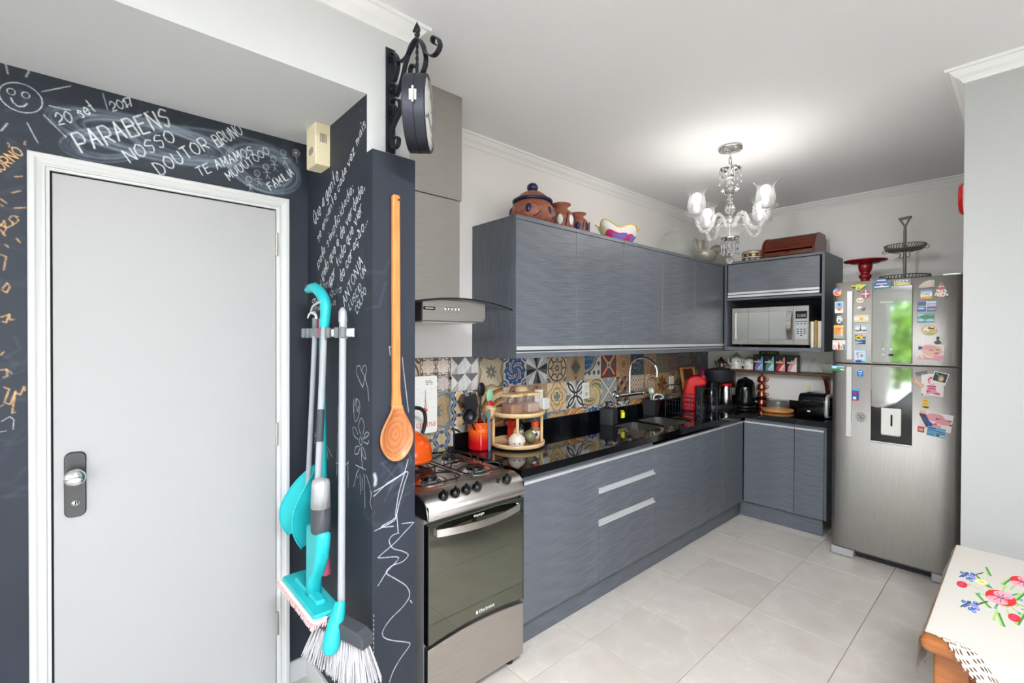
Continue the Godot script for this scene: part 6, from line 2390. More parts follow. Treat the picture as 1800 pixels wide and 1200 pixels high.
# ---------------------------------------------------------------- corner of the worktop
func counter_corner():
	var s := mb()
	# tall wooden tray leaning on the tiles
	var o := thing("wooden_tray", "tall wooden tray with orange rims leaning on the tiles in the corner", "tray", V(4.165, TOP, -2.115))
	var lean := TR(V(0, 0.0, 0.0), -9)
	prism(s, rrect(0.235, 0.36, 0.008, 3, 0.0, 0.181), 0.008, lean)
	put("panel", s, M.brown_wood, o)
	for b in [[-0.125, 0.0, -0.105, 0.365], [0.105, 0.0, 0.125, 0.365], [-0.105, 0.0, 0.105, 0.018], [-0.105, 0.347, 0.105, 0.365]]:
		s = mb()
		box(s, V(b[0], b[1], 0.0), V(b[2], b[3], 0.026), 0.003, lean)
		put("rim", s, M.orange_wood, o, "orange wooden rim")
	# red capsule machine
	o = thing("capsule_machine", "round-topped red capsule coffee machine beside the wooden tray", "coffee machine", V(3.965, TOP, -1.985), -1.0)
	s = mb()
	prism(s, v2([-0.095, 0.0, 0.0, 0.0, 0.0, 0.135, 0.002, 0.210, 0.055, 0.216, 0.085, 0.228, 0.090, 0.255, 0.070, 0.285, 0.030, 0.305, -0.020, 0.304, -0.055, 0.285, -0.072, 0.25, -0.082, 0.20, -0.095, 0.15, -0.105, 0.08, -0.105, 0.02]), 0.15, TR(V(0, 0, -0.075)), 0.016, true, true)
	put("body", s, M.red_gloss, o)
	s = mb()
	prism(s, v2([0.001, 0.0, 0.075, 0.0, 0.080, 0.02, 0.074, 0.05, 0.066, 0.10, 0.068, 0.160, 0.076, 0.205, 0.060, 0.222, 0.003, 0.214]), 0.12, TR(V(0, 0, -0.060)), 0.005, false, true)
	put("brew_head", s, M.black_gloss, o, "black brewing head and drip tray")
	s = mb()
	lathe(s, [0.0, 0.0, 0.028, 0.0, 0.032, 0.01, 0.032, 0.02, 0.0, 0.022], 20, TR(V(0.040, 0.222, 0)))
	put("lever", s, M.chrome, o)
	# bag behind it
	o = thing("snack_bag", "tall pink printed bag with an orange dot standing behind the red machine", "bag", V(4.365, TOP, -2.095), 0.4)
	s = mb()
	prism(s, v2([-0.062, 0.0, 0.062, 0.0, 0.066, 0.10, 0.066, 0.27, 0.045, 0.325, 0.0, 0.335, -0.045, 0.325, -0.066, 0.27, -0.066, 0.10]), 0.06, TR(V(0, 0, -0.03)), 0.020, true, true)
	put("pouch", s, M.bag_print, o)
	# filter coffee maker with its steel jug
	o = thing("coffee_maker", "black filter coffee maker in the corner with a steel jug", "coffee maker", V(4.285, TOP, -1.905), 0.75)
	s = mb()
	prism(s, rrect(0.20, 0.26, 0.05, 5), 0.035, TR(V(0, 0, 0), -90), 0.006, true)
	put("base", s, M.black_plastic, o)
	s = mb()
	prism(s, rrect(0.20, 0.11, 0.035, 5, 0.0, 0.075), 0.20, TR(V(0, 0.035, 0), -90), 0.003, true)
	put("water_tank", s, M.black_gloss, o)
	s = mb()
	lathe(s, [0.0, 0.235, 0.090, 0.235, 0.098, 0.250, 0.112, 0.335, 0.112, 0.345, 0.104, 0.350, 0.0, 0.350], 30, TR(V(0, 0, 0.0)) * Transform3D(Basis.from_scale(V(1.0, 1, 1.12)), V(0, 0, 0)))
	put("filter_head", s, M.black_matt, o, "wide black filter head")
	s = mb()
	lathe(s, [0.0, 0.036, 0.052, 0.036, 0.056, 0.042, 0.052, 0.10, 0.048, 0.175, 0.044, 0.190, 0.044, 0.20, 0.0, 0.205], 28, TR(V(0, 0, 0.055)))
	var jug := put("jug", s, M.bright_steel, o, "steel jug")
	s = mb()
	lathe(s, [0.0485, 0.200, 0.050, 0.204, 0.048, 0.222, 0.03, 0.228, 0.0, 0.229], 26, TR(V(0, 0, 0.055)))
	put("jug_lid", s, M.red_gloss, jug, "jug lid with a red rim")
	s = mb()
	strap(s, smooth(v3([0.045, 0.195, 0.07, 0.085, 0.190, 0.085, 0.095, 0.15, 0.09, 0.085, 0.085, 0.085, 0.052, 0.075, 0.075])), V(-0.3, 0, 1), 0.018, 0.008)
	put("jug_handle", s, M.black_plastic, jug)
	# electric kettle
	o = thing("electric_kettle", "black electric kettle with a round side dial beside the coffee maker", "kettle", V(4.475, TOP, -1.755), 0.45)
	s = mb()
	lathe(s, [0.0, 0.0, 0.085, 0.0, 0.090, 0.006, 0.088, 0.020, 0.075, 0.026, 0.0, 0.026], 30)
	put("heating_base", s, M.black_plastic, o)
	s = mb()
	lathe(s, [0.0, 0.027, 0.082, 0.027, 0.088, 0.034, 0.088, 0.06, 0.082, 0.15, 0.074, 0.225, 0.066, 0.236, 0.0, 0.237], 32)
	put("body", s, M.black_gloss, o)
	s = mb()
	lathe(s, [0.066, 0.236, 0.060, 0.250, 0.035, 0.262, 0.02, 0.266, 0.018, 0.276, 0.0, 0.278], 26)
	put("lid", s, M.black_gloss, o)
	s = mb()
	prism(s, v2([0.0, 0.0, -0.055, 0.052, -0.048, 0.062, 0.0, 0.045]), 0.04, TR(V(-0.064, 0.180, -0.02)), 0.004)
	put("spout", s, M.black_gloss, o)
	s = mb()
	tube(s, smooth(v3([0.058, 0.240, 0, 0.105, 0.243, 0, 0.135, 0.215, 0, 0.138, 0.16, 0, 0.122, 0.105, 0, 0.078, 0.085, 0])), [0.013, 0.013, 0.013, 0.013, 0.013, 0.013, 0.013, 0.013, 0.012, 0.012, 0.012, 0.012, 0.012, 0.012, 0.011, 0.011, 0.011, 0.010, 0.010, 0.010, 0.010, 0.010, 0.010, 0.010, 0.010, 0.010], 12)
	put("handle", s, M.black_gloss, o)
	s = mb()
	lathe(s, [0.0, 0.0, 0.024, 0.0, 0.024, 0.004, 0.018, 0.008, 0.0, 0.009], 22, TR(V(-0.018, 0.055, 0.084), 90))
	put("dial", s, M.bright_steel, o, "round silver dial")
	# stack of copper
	o = thing("copper_stand", "stack of small copper pots on a stand right of the electric kettle", "copper pots", V(4.590, TOP, -1.655))
	s = mb()
	lathe(s, [0.0, 0.0, 0.045, 0.0, 0.048, 0.004, 0.008, 0.008, 0.006, 0.30, 0.014, 0.305, 0.0, 0.312], 20)
	put("stand", s, M.copper, o)
	for y in [0.012, 0.085, 0.155, 0.225]:
		s = mb()
		lathe(s, [0.012, y, 0.030, y + 0.002, 0.040, y + 0.014, 0.038, y + 0.040, 0.028, y + 0.052, 0.031, y + 0.056, 0.012, y + 0.054], 22)
		tube(s, smooth(v3([0.03, y + 0.045, 0.02, 0.055, y + 0.040, 0.035, 0.055, y + 0.02, 0.035, 0.036, y + 0.012, 0.022])), 0.003, 6)
		put("pot", s, M.copper, o, "little copper pot with a handle")
	# cake dome
	o = thing("cake_dome", "low glass dome on a round light wooden board on the back worktop", "cake dome", V(4.425, TOP, -1.465))
	s = mb()
	lathe(s, [0.0, 0.0, 0.115, 0.0, 0.122, 0.005, 0.122, 0.021, 0.117, 0.025, 0.0, 0.024], 36)
	put("board", s, M.orange_wood, o)
	s = mb()
	lathe(s, [0.090, 0.026, 0.088, 0.090, 0.084, 0.098, 0.074, 0.102, 0.0, 0.103], 36)
	put("dome", s, M.clear_glass, o)
	s = mb()
	tube(s, smooth(v3([0.085, 0.099, 0, 0.06, 0.099, 0.06, 0, 0.099, 0.085, -0.06, 0.099, 0.06, -0.085, 0.099, 0, -0.06, 0.099, -0.06, 0, 0.099, -0.085, 0.06, 0.099, -0.06]), 3, true), 0.002, 6, true)
	put("dome_edge", s, M.green_glass, o)
	# preserving jar
	o = thing("preserving_jar", "green-tinted glass preserving jar with a wire clip behind the toaster", "jar", V(4.570, TOP, -1.235))
	s = mb()
	lathe(s, [0.0, 0.0, 0.055, 0.002, 0.060, 0.010, 0.060, 0.13, 0.050, 0.155, 0.048, 0.165, 0.052, 0.168], 26)
	put("glass", s, M.green_glass, o)
	s = mb()
	lathe(s, [0.052, 0.170, 0.060, 0.171, 0.060, 0.182, 0.045, 0.190, 0.0, 0.192], 26)
	put("lid", s, M.green_glass, o)
	s = mb()
	tube(s, smooth(v3([-0.02, 0.165, 0.05, -0.05, 0.13, 0.055, -0.065, 0.09, 0.045, -0.055, 0.06, 0.05])), 0.002, 6)
	put("clip", s, M.antique_iron, o)
	# toaster
	o = thing("toaster", "black toaster with rounded silver ends beside the fridge", "toaster", V(4.395, TOP, -1.165), deg_to_rad(-8))
	s = mb()
	prism(s, v2([-0.095, 0.014, 0.095, 0.014, 0.100, 0.03, 0.098, 0.13, 0.088, 0.165, 0.062, 0.185, -0.062, 0.185, -0.088, 0.165, -0.098, 0.13, -0.100, 0.03]), 0.20, TR(V(0, 0, -0.10)), 0.010, true, true)
	put("body", s, M.black_gloss, o)
	s = mb()
	prism(s, v2([-0.097, 0.008, 0.097, 0.008, 0.104, 0.03, 0.102, 0.13, 0.091, 0.169, 0.064, 0.190, -0.064, 0.190, -0.091, 0.169, -0.102, 0.13, -0.104, 0.03]), 0.022, TR(V(0, 0, 0.1005)), 0.006, true)
	put("end_panel", s, M.silver_plastic, o, "silver end band")
	s = mb()
	prism(s, v2([-0.085, 0.02, 0.085, 0.02, 0.088, 0.12, 0.07, 0.165, -0.07, 0.165, -0.088, 0.12]), 0.010, TR(V(0, 0, 0.1226)), 0.004, true)
	put("front", s, M.black_gloss, o)
	s = mb()
	box(s, V(-0.116, 0.128, -0.055), V(-0.098, 0.136, 0.005), 0.002)
	put("lever", s, M.bright_steel, o)
	s = mb()
	prism(s, ellipse(0.014, 0.006, 16, 0.0, 0.048), 0.003, TR(V(-0.0995, 0, -0.015), 0, -90))
	put("badge", s, M.white_plastic, o)
	s = mb()
	for k in [-1, 1]:
		box(s, V(k * 0.035 - 0.012, 0.184, -0.08), V(k * 0.035 + 0.012, 0.1865, 0.08))
	put("slot", s, M.dark_gap, o)

# ---------------------------------------------------------------- plank shelf over the back worktop
func plank_shelf():
	var xs := 4.49
	var o := thing("plank_shelf", "brown wooden plank shelf with a carved bracket on the back wall", "shelf", V(xs, 1.217, -1.55))
	var s := mb()
	box(s, V(0.0, 0.0, -0.53), V(XB - xs - 0.001, 0.026, 0.52), 0.004)
	put("plank", s, M.brown_wood, o)
	for z in [0.405, -0.38]:
		s = mb()
		prism(s, v2([0.0, 0.0, 0.145, 0.0, 0.145, -0.016, 0.11, -0.022, 0.075, -0.05, 0.055, -0.085, 0.045, -0.10, 0.05, -0.112, 0.03, -0.125, 0.028, -0.155, 0.0, -0.165]), 0.032, Transform3D(Basis(V(-1, 0, 0), V(0, 1, 0), V(0, 0, -1)), V(XB - xs - 0.001, -0.0005, z + 0.016)), 0.003)
		put("bracket", s, M.bread_wood, o, "carved wooden bracket")
	var Y := 1.2435
	o = thing("pagoda_lantern", "little brown lantern shaped like a teapot house at the left end of the plank shelf", "ornament", V(4.535, Y, -2.005))
	s = mb()
	lathe(s, [0.0, 0.0, 0.042, 0.0, 0.042, 0.006, 0.032, 0.010, 0.030, 0.055, 0.034, 0.058], 8)
	put("body", s, M.brown_wood, o)
	s = mb()
	lathe(s, [0.036, 0.055, 0.046, 0.062, 0.030, 0.074, 0.022, 0.088, 0.010, 0.095, 0.010, 0.105, 0.0, 0.112], 8)
	put("roof", s, M.bread_wood, o)
	s = mb()
	for k in 4:
		box(s, V(-0.010, 0.016, 0.026), V(0.010, 0.048, 0.031), 0.002, Transform3D(Basis(V(0, 1, 0), k * PI / 2 - 0.9), Vector3.ZERO))
	put("window_panes", s, M.white_ceramic, o)
	s = mb()
	tube(s, smooth(v3([0, 0.02, -0.03, 0, 0.05, -0.055, 0, 0.072, -0.06])), 0.006, 8)
	tube(s, smooth(v3([0, 0.05, 0.03, 0, 0.055, 0.052, 0, 0.03, 0.055, 0, 0.018, 0.034])), 0.003, 8)
	put("spout", s, M.brown_wood, o)
	# two flowered pots with pewter lids and lace feet
	for t in [[-1.872, 1.0, true, "taller white flowered teapot with a pewter lid on the plank shelf"], [-1.752, 0.86, false, "shorter white flowered sugar pot with a pewter lid on the plank shelf"]]:
		o = thing("teapot" if t[2] else "sugar_pot", t[3], "teapot" if t[2] else "pot", V(4.56, Y, t[0]))
		var k: float = t[1]
		s = mb()
		lathe(s, [0.0, 0.0, 0.046, 0.0, 0.050, 0.004, 0.046, 0.012, 0.047, 0.02, 0.048 * 1.0, 0.05 * k, 0.044, 0.095 * k, 0.036, 0.105 * k, 0.0, 0.106 * k], 26)
		put("body", s, M.flowered, o)
		s = mb()
		lathe(s, [0.038, 0.104 * k, 0.040, 0.108 * k, 0.034, 0.122 * k, 0.020, 0.134 * k, 0.008, 0.139 * k, 0.006, 0.146 * k, 0.010, 0.153 * k, 0.0, 0.160 * k], 24)
		put("lid", s, M.pewter, o, "domed pewter lid")
		s = mb()
		for i in 16:
			var a := TAU * i / 16
			ball(s, V(sin(a) * 0.048, 0.004, cos(a) * 0.048), 0.0065, 8)
		put("lace_foot", s, M.cream_plastic, o)
		s = mb()
		if t[2]:
			tube(s, smooth(v3([0, 0.035, -0.044, 0, 0.06, -0.072, 0, 0.095, -0.076, 0, 0.112, -0.092])), [0.013, 0.012, 0.012, 0.011, 0.011, 0.010, 0.010, 0.009, 0.009, 0.008, 0.008, 0.008, 0.008, 0.007, 0.007, 0.007], 10)
			put("spout", s, M.white_ceramic, o)
		s = mb()
		tube(s, smooth(v3([0, 0.090 * k, 0.043, 0, 0.092 * k, 0.066, 0, 0.06 * k, 0.072, 0, 0.03 * k, 0.047])), 0.005, 8)
		put("handle", s, M.white_ceramic, o)
		if not t[2]:
			s = mb()
			tube(s, smooth(v3([0, 0.090 * k, -0.043, 0, 0.092 * k, -0.062, 0, 0.06 * k, -0.066, 0, 0.03 * k, -0.047])), 0.005, 8)
			put("handle", s, M.white_ceramic, o)
	# tea boxes
	var told := ["dark tea box with a violet picture, first of the four on the plank shelf", "dark tea box with a pale green picture, second of the four on the shelf", "dark tea box with a red picture, third of the four on the shelf", "dark tea box with a rose picture, last of the four beside the carafes"]
	for k in 4:
		o = thing("tea_box", told[k], "box", V(4.545, Y, -1.660 + k * 0.0905), 0, "tea boxes on the plank shelf")
		s = mb()
		box(s, V(-0.03, 0, -0.0415), V(0.055, 0.142, 0.0415), 0.001)
		put("carton", s, M.carton_dark, o)
		s = mb()
		quad(s, V(-0.0304, 0.0, -0.0415), V(-0.0304, 0.0, 0.0415), V(-0.0304, 0.142, 0.0415), V(-0.0304, 0.142, -0.0415))
		put("front_print", s, M["tea_%d" % k], o)
	o = thing("display_box", "dark flat display box with pale green lettering behind the tea boxes", "box", V(4.615, Y, -1.60))
	s = mb()
	box(s, V(-0.012, 0, -0.085), V(0.012, 0.172, 0.075), 0.001)
	put("carton", s, M.carton_dark, o)
	s = mb()
	for k in 12:
		if k != 4:
			box(s, V(-0.0128, 0.150, -0.068 + k * 0.011), V(-0.0119, 0.150 + [0.013, 0.010, 0.014, 0.010][k % 4], -0.068 + k * 0.011 + [0.007, 0.008, 0.003, 0.008][k % 4]))
	put("lettering", s, M.lime, o, "pale green lettering")
	# carafes and a covered bowl
	for z in [[-1.300, "small clear carafe with a flared neck beside the last tea box"], [-1.232, "small clear carafe with a flared neck beside the covered glass bowl"]]:
		o = thing("carafe", z[1], "carafe", V(4.555, Y, z[0]), 0, "carafes on the plank shelf")
		s = mb()
		lathe(s, [0.0, 0.001, 0.030, 0.001, 0.034, 0.008, 0.034, 0.030, 0.026, 0.055, 0.014, 0.078, 0.015, 0.100, 0.024, 0.122], 24)
		put("glass", s, M.green_glass, o)
	o = thing("glass_bowl", "clear cut-glass bowl with a lid at the right end of the plank shelf", "bowl", V(4.565, Y, -1.125))
	s = mb()
	lathe(s, [0.0, 0.001, 0.035, 0.001, 0.038, 0.006, 0.056, 0.035, 0.068, 0.062, 0.066, 0.062, 0.052, 0.034, 0.034, 0.010, 0.0, 0.008], 30, Transform3D.IDENTITY, 0.03, 15)
	put("bowl", s, M.green_glass, o)
	s = mb()
	lathe(s, [0.070, 0.064, 0.066, 0.074, 0.040, 0.088, 0.014, 0.093, 0.010, 0.098, 0.018, 0.108, 0.016, 0.118, 0.0, 0.121], 30)
	put("lid", s, M.green_glass, o)
	o = thing("lidded_jar", "small clear glass jar with a pale lid at the far left of the plank shelf", "jar", V(4.618, Y, -2.05))
	s = mb()
	lathe(s, [0.0, 0.001, 0.024, 0.001, 0.026, 0.006, 0.026, 0.055, 0.020, 0.065], 20)
	put("glass", s, M.green_glass, o)
	s = mb()
	lathe(s, [0.0, 0.066, 0.024, 0.066, 0.024, 0.082, 0.0, 0.084], 20)
	put("lid", s, M.white_plastic, o)

# ---------------------------------------------------------------- the niche with the microwave
func niche():
	var o := thing("microwave", "stainless microwave oven in the open niche of the back wall unit", "microwave", V(4.20, 1.4585, -1.466))
	var W := 0.598
	var H := 0.318
	var y0 := 0.020
	var s := mb()
	box(s, V(0.022, y0, -W / 2), V(0.38, y0 + H, W / 2), 0.004)
	put("case", s, M.black_matt, o, "dark case")
	var split := 0.188
	s = mb()
	box(s, V(0.0, y0, -W / 2), V(0.0215, y0 + H, split - 0.001), 0.004)
	var dr := put("door", s, M.steel, o, "stainless door")
	s = mb()
	box(s, V(-0.001, y0 + 0.048, -W / 2 + 0.045), V(0.0, y0 + 0.275, split - 0.058), 0.0004)
	put("window", s, M.bright_steel, dr, "reflecting door window")
	s = mb()
	box(s, V(-0.0016, y0 + 0.048, -W / 2 + 0.030), V(0.0, y0 + 0.276, -W / 2 + 0.040), 0.0004)
	put("light_strip", s, M.white_plastic, dr)
	s = mb()
	for z in [-0.158, 0.004]:
		box(s, V(-0.0018, y0 + 0.002, z - 0.001), V(-0.0009, y0 + H - 0.002, z + 0.001))
	put("door_line", s, M.steel_dark, dr)
	s = mb()
	var pts := []
	for i in 13:
		var u := i / 12.0 * 2.0 - 1.0
		pts.append(V(-0.006 - 0.030 * (1.0 - u * u), y0 + 0.160 + u * 0.112, 0.162))
	strap(s, pts, V(0, 0, 1), 0.034, 0.006)
	put("handle", s, M.bright_steel, dr, "bowed upright handle")
	letters("maker_mark", "Electrolux", 0.010, M.steel_dark, dr, TR(V(-0.0008, y0 + 0.022, -0.03), 0, -90))
	s = mb()
	box(s, V(0.0, y0, split + 0.001), V(0.0215, y0 + H, W / 2), 0.004)
	var pn := put("control_panel", s, M.steel, o)
	s = mb()
	box(s, V(-0.001, y0 + 0.213, split + 0.014), V(0.0, y0 + 0.272, W / 2 - 0.016), 0.0004)
	put("display", s, M.black_gloss, pn, "dark display")
	letters("clock_digits", "0:00", 0.024, M.silver_plastic, pn, TR(V(-0.0012, y0 + 0.236, split + 0.055), 0, -90))
	s = mb()
	box(s, V(-0.0008, y0 + 0.050, split + 0.014), V(0.0, y0 + 0.205, W / 2 - 0.016), 0.0003)
	put("key_plate", s, M.silver_plastic, pn)
	s = mb()
	for r in 4:
		for c in 3:
			if r == 3 and c != 1:
				continue
			prism(s, ellipse(0.009, 0.0042, 10, -0.024 + c * 0.024, 0.128 - r * 0.0165), 0.001, TR(V(-0.0008, y0, split + 0.055), 0, -90))
	for c in 5:
		prism(s, rrect(0.014, 0.008, 0.003, 2, -0.034 + c * 0.017, 0.190), 0.001, TR(V(-0.0008, y0, split + 0.055), 0, -90))
	for c in 3:
		prism(s, rrect(0.018, 0.007, 0.003, 2, -0.026 + c * 0.026, 0.171), 0.001, TR(V(-0.0008, y0, split + 0.055), 0, -90))
	put("keys", s, M.black_plastic, pn)
	s = mb()
	for k in [[0.06, -0.24], [0.06, 0.24], [0.32, -0.24], [0.32, 0.24]]:
		lathe(s, [0.0, 0.0, 0.014, 0.0, 0.014, 0.02, 0.0, 0.02], 12, TR(V(k[0], 0, k[1])))
	put("feet", s, M.black_plastic, o)
	for b in [[-1.1540, 0.019, 0.210, "thick white-edged book beside the microwave", M.paper], [-1.1305, 0.016, 0.218, "thin gold-spined book between two white books by the microwave", M.gold], [-1.1010, 0.032, 0.212, "thick book with a tan cover at the right wall of the niche", M.cork]]:
		o = thing("book", b[3], "book", V(4.225, 1.4585, b[0]), 0, "books beside the microwave")
		s = mb()
		box(s, V(0.002, 0.003, -b[1] / 2 + 0.002), V(0.15, b[2] - 0.003, b[1] / 2 - 0.002))
		put("pages", s, M.paper if b[4] != M.gold else M.gold, o)
		s = mb()
		for k in [-1, 1]:
			box(s, V(0.0, 0.0, k * b[1] / 2 - 0.001), V(0.152, b[2], k * b[1] / 2 + 0.001))
		put("cover", s, b[4], o)

# ---------------------------------------------------------------- things on top of the wall units
func on_top_of_units():
	var Y := 2.1810
	var o := thing("clay_jar", "large brown clay jar with a lid and dark blue glaze, on the wall cabinets", "jar", V(1.952, Y, -1.985))
	var s := mb()
	lathe(s, [0.0, 0.0, 0.10, 0.0, 0.122, 0.02, 0.138, 0.06, 0.138, 0.08, 0.125, 0.115, 0.105, 0.142, 0.098, 0.15], 36)
	put("body", s, M.clay, o)
	s = mb()
	for a in [[-0.95, 0.058, 0.040], [0.05, 0.052, 0.036], [-2.0, 0.055, 0.038], [1.1, 0.055, 0.038]]:
		ball(s, V(sin(a[0]) * 0.123, a[1] + 0.025, cos(a[0]) * 0.123), a[2] * 0.75, 16, V(0.72, 1.05, 0.72))
	put("blue_blossom", s, M.blue_glaze, o, "dark blue glazed blossoms")
	s = mb()
	for a in [-0.75, 0.25, -1.8]:
		var p := []
		for i in 9:
			var t := i / 8.0
			p.append(V(sin(a + 0.35 * sin(t * PI)) * 0.1385, 0.035 + 0.085 * t, cos(a + 0.35 * sin(t * PI)) * 0.1385) * V(1.0 - 0.13 * t * t, 1, 1.0 - 0.13 * t * t))
		tube(s, p, 0.003, 6)
	put("blue_line", s, M.blue_glaze, o)
	s = mb()
	lathe(s, [0.100, 0.150, 0.118, 0.146, 0.121, 0.154, 0.117, 0.162, 0.108, 0.166], 36)
	put("rim_band", s, M.blue_glaze, o, "dark blue rim")
	s = mb()
	lathe(s, [0.110, 0.165, 0.090, 0.178, 0.070, 0.196, 0.045, 0.210, 0.018, 0.216, 0.0, 0.217], 32)
	var ld := put("lid", s, M.clay, o)
	s = mb()
	ball(s, V(0, 0.238, 0), 0.034, 18, V(1, 0.85, 1))
	put("knob", s, M.blue_glaze, ld, "blue glazed knob")
	var k := 0
	for j in [[2.180, 0.92, "middle clay jar with a flared neck and white and blue flowers, on the wall cabinets"], [2.345, 0.78, "smallest clay jar with a flared neck, right of the two larger ones"]]:
		o = thing("clay_jar", j[2], "jar", V(j[0], Y, -1.965))
		var f: float = j[1]
		s = mb()
		lathe(s, [0.0, 0.0, 0.075 * f, 0.0, 0.088 * f, 0.02 * f, 0.092 * f, 0.06 * f, 0.090 * f, 0.10 * f, 0.075 * f, 0.135 * f, 0.050 * f, 0.155 * f, 0.044 * f, 0.165 * f, 0.046 * f, 0.175 * f, 0.066 * f, 0.186 * f, 0.068 * f, 0.194 * f, 0.056 * f, 0.194 * f, 0.040 * f, 0.17 * f], 32)
		put("body", s, M.clay, o)
		s = mb()
		for a in [-0.9, 0.05, 1.2]:
			ball(s, V(sin(a) * 0.080 * f, 0.075 * f, cos(a) * 0.080 * f), 0.028 * f, 14, V(0.8, 1.35, 0.8))
		put("flower", s, M.white_ceramic if k == 0 else M.blue_glaze, o, "glazed flowers")
		s = mb()
		for a in [-0.5, 0.5, -1.3]:
			var p := []
			for i in 7:
				var t := i / 6.0
				p.append(V(sin(a + 0.2 * t) * 0.0925 * f, (0.03 + 0.09 * t) * f, cos(a + 0.2 * t) * 0.0925 * f))
			tube(s, p, 0.0045 * f, 6)
		put("leaf_line", s, M.blue_glaze, o)
		k += 1
	# ceramic bowl shaped like flowers
	o = thing("fruit_bowl", "boat-shaped ceramic bowl with purple and cream flower sides on the wall cabinets", "bowl", V(2.775, Y, -1.955))
	s = mb()
	group_at += 1
	s.set_smooth_group(group_at)
	for i in 40:
		for j in 5:
			var q := []
			for c in [[i, j], [i + 1, j], [i + 1, j + 1], [i, j + 1]]:
				var a: float = TAU * c[0] / 40.0
				var t: float = c[1] / 5.0
				var wv := 1.0 + 0.10 * t * cos(a * 5.0)
				q.append(V(sin(a) * (0.09 + 0.115 * pow(t, 0.7)) * wv, 0.110 * t + 0.018 * t * cos(a * 5.0) + (0.02 * t * t * absf(sin(a))), cos(a) * (0.05 + 0.06 * t) * wv))
			quad(s, q[0], q[1], q[2], q[3], [Vector2(i / 40.0, 1.0 - j / 5.0), Vector2((i + 1) / 40.0, 1.0 - j / 5.0), Vector2((i + 1) / 40.0, 0.8 - j / 5.0), Vector2(i / 40.0, 0.8 - j / 5.0)])
	put("body", s, M.bowl_print, o)
	s = mb()
	var rimp := []
	for i in 60:
		var a := TAU * i / 60.0
		var wv := 1.0 + 0.10 * cos(a * 5.0)
		rimp.append(V(sin(a) * 0.205 * wv, 0.110 + 0.018 * cos(a * 5.0) + 0.02 * absf(sin(a)), cos(a) * 0.11 * wv))
	tube(s, rimp, 0.004, 6, true)
	put("rim", s, M.yellow_glaze, o, "yellow edged rim")
	s = mb()
	lathe(s, [0.0, 0.0, 0.09, 0.0, 0.085, 0.004, 0.0, 0.004], 24, Transform3D(Basis.from_scale(V(1, 1, 0.55)), Vector3.ZERO))
	put("foot", s, M.white_ceramic, o)
	# glass jar and pewter ware towards the corner
	o = thing("biscuit_jar", "big round glass jar with a knobbed glass lid on the wall cabinets", "jar", V(3.640, Y, -1.985))
	s = mb()
	lathe(s, [0.0, 0.002, 0.10, 0.002, 0.13, 0.02, 0.155, 0.07, 0.158, 0.11, 0.145, 0.16, 0.115, 0.19, 0.108, 0.20, 0.112, 0.205], 36)
	put("glass", s, M.green_glass, o)
	s = mb()
	lathe(s, [0.118, 0.207, 0.115, 0.216, 0.08, 0.232, 0.03, 0.240, 0.022, 0.248, 0.030, 0.262, 0.028, 0.278, 0.0, 0.284], 32)
	put("lid", s, M.green_glass, o)
	o = thing("pewter_jug", "pewter jug with a curled handle between the glass jar and the chandelier", "jug", V(4.23, Y, -2.075))
	s = mb()
	lathe(s, [0.0, 0.0, 0.055, 0.0, 0.060, 0.01, 0.075, 0.06, 0.072, 0.10, 0.048, 0.16, 0.040, 0.21, 0.048, 0.255, 0.046, 0.258, 0.038, 0.21], 26)
	put("body", s, M.pewter, o)
	s = mb()
	tube(s, smooth(v3([-0.044, 0.245, 0, -0.085, 0.272, 0, -0.125, 0.25, 0, -0.130, 0.20, 0, -0.10, 0.15, 0, -0.068, 0.115, 0, -0.082, 0.095, 0])), 0.006, 8)
	put("handle", s, M.pewter, o)
	o = thing("pewter_bowl", "lidded pewter bowl beside the pewter jug on top of the corner cabinet", "bowl", V(4.01, Y, -1.925))
	s = mb()
	lathe(s, [0.0, 0.0, 0.05, 0.0, 0.052, 0.008, 0.09, 0.04, 0.105, 0.085, 0.105, 0.095, 0.112, 0.10, 0.112, 0.106, 0.095, 0.112, 0.0, 0.118], 30)
	put("body", s, M.pewter, o)
	s = mb()
	lathe(s, [0.0, 0.118, 0.012, 0.118, 0.014, 0.13, 0.0, 0.138], 14)
	put("knob", s, M.pewter, o)
	o = thing("pewter_plate", "ribbed pewter plate standing upright behind the chandelier drops", "plate", V(4.36, Y, -1.96), -0.5)
	s = mb()
	lathe(s, [0.0, 0.0, 0.06, 0.0, 0.085, 0.008, 0.112, 0.014, 0.114, 0.018, 0.08, 0.012, 0.0, 0.004], 40, TR(V(0, 0.108, 0), 78), 0.03, 20, 0.01)
	put("dish", s, M.pewter, o)
	s = mb()
	box(s, V(-0.05, 0.0, -0.055), V(0.05, 0.012, 0.0), 0.003)
	put("stand", s, M.pewter, o)
	var YB := 2.1955
	o = thing("sweet_tin", "round tin with a dark printed band on the back wall unit", "tin", V(4.345, YB, -1.640))
	s = mb()
	lathe(s, [0.0, 0.0, 0.093, 0.0, 0.095, 0.003, 0.095, 0.085, 0.095, 0.085], 36)
	put("tin_body", s, M.tin_print, o)
	s = mb()
	lathe(s, [0.097, 0.082, 0.098, 0.090, 0.095, 0.098, 0.085, 0.101, 0.0, 0.101], 36)
	put("lid", s, M.pewter, o)
	# bread box with a rolling shutter
	o = thing("bread_box", "reddish wooden bread box with a slatted rolling front on the back wall unit", "bread box", V(4.36, YB, -1.330))
	var arc := PackedVector2Array()
	for i in 15:
		var a := PI * 0.5 + PI * 0.5 * i / 14.0
		arc.append(Vector2(-0.015 + 0.135 * cos(a), 0.045 + 0.135 * sin(a)))
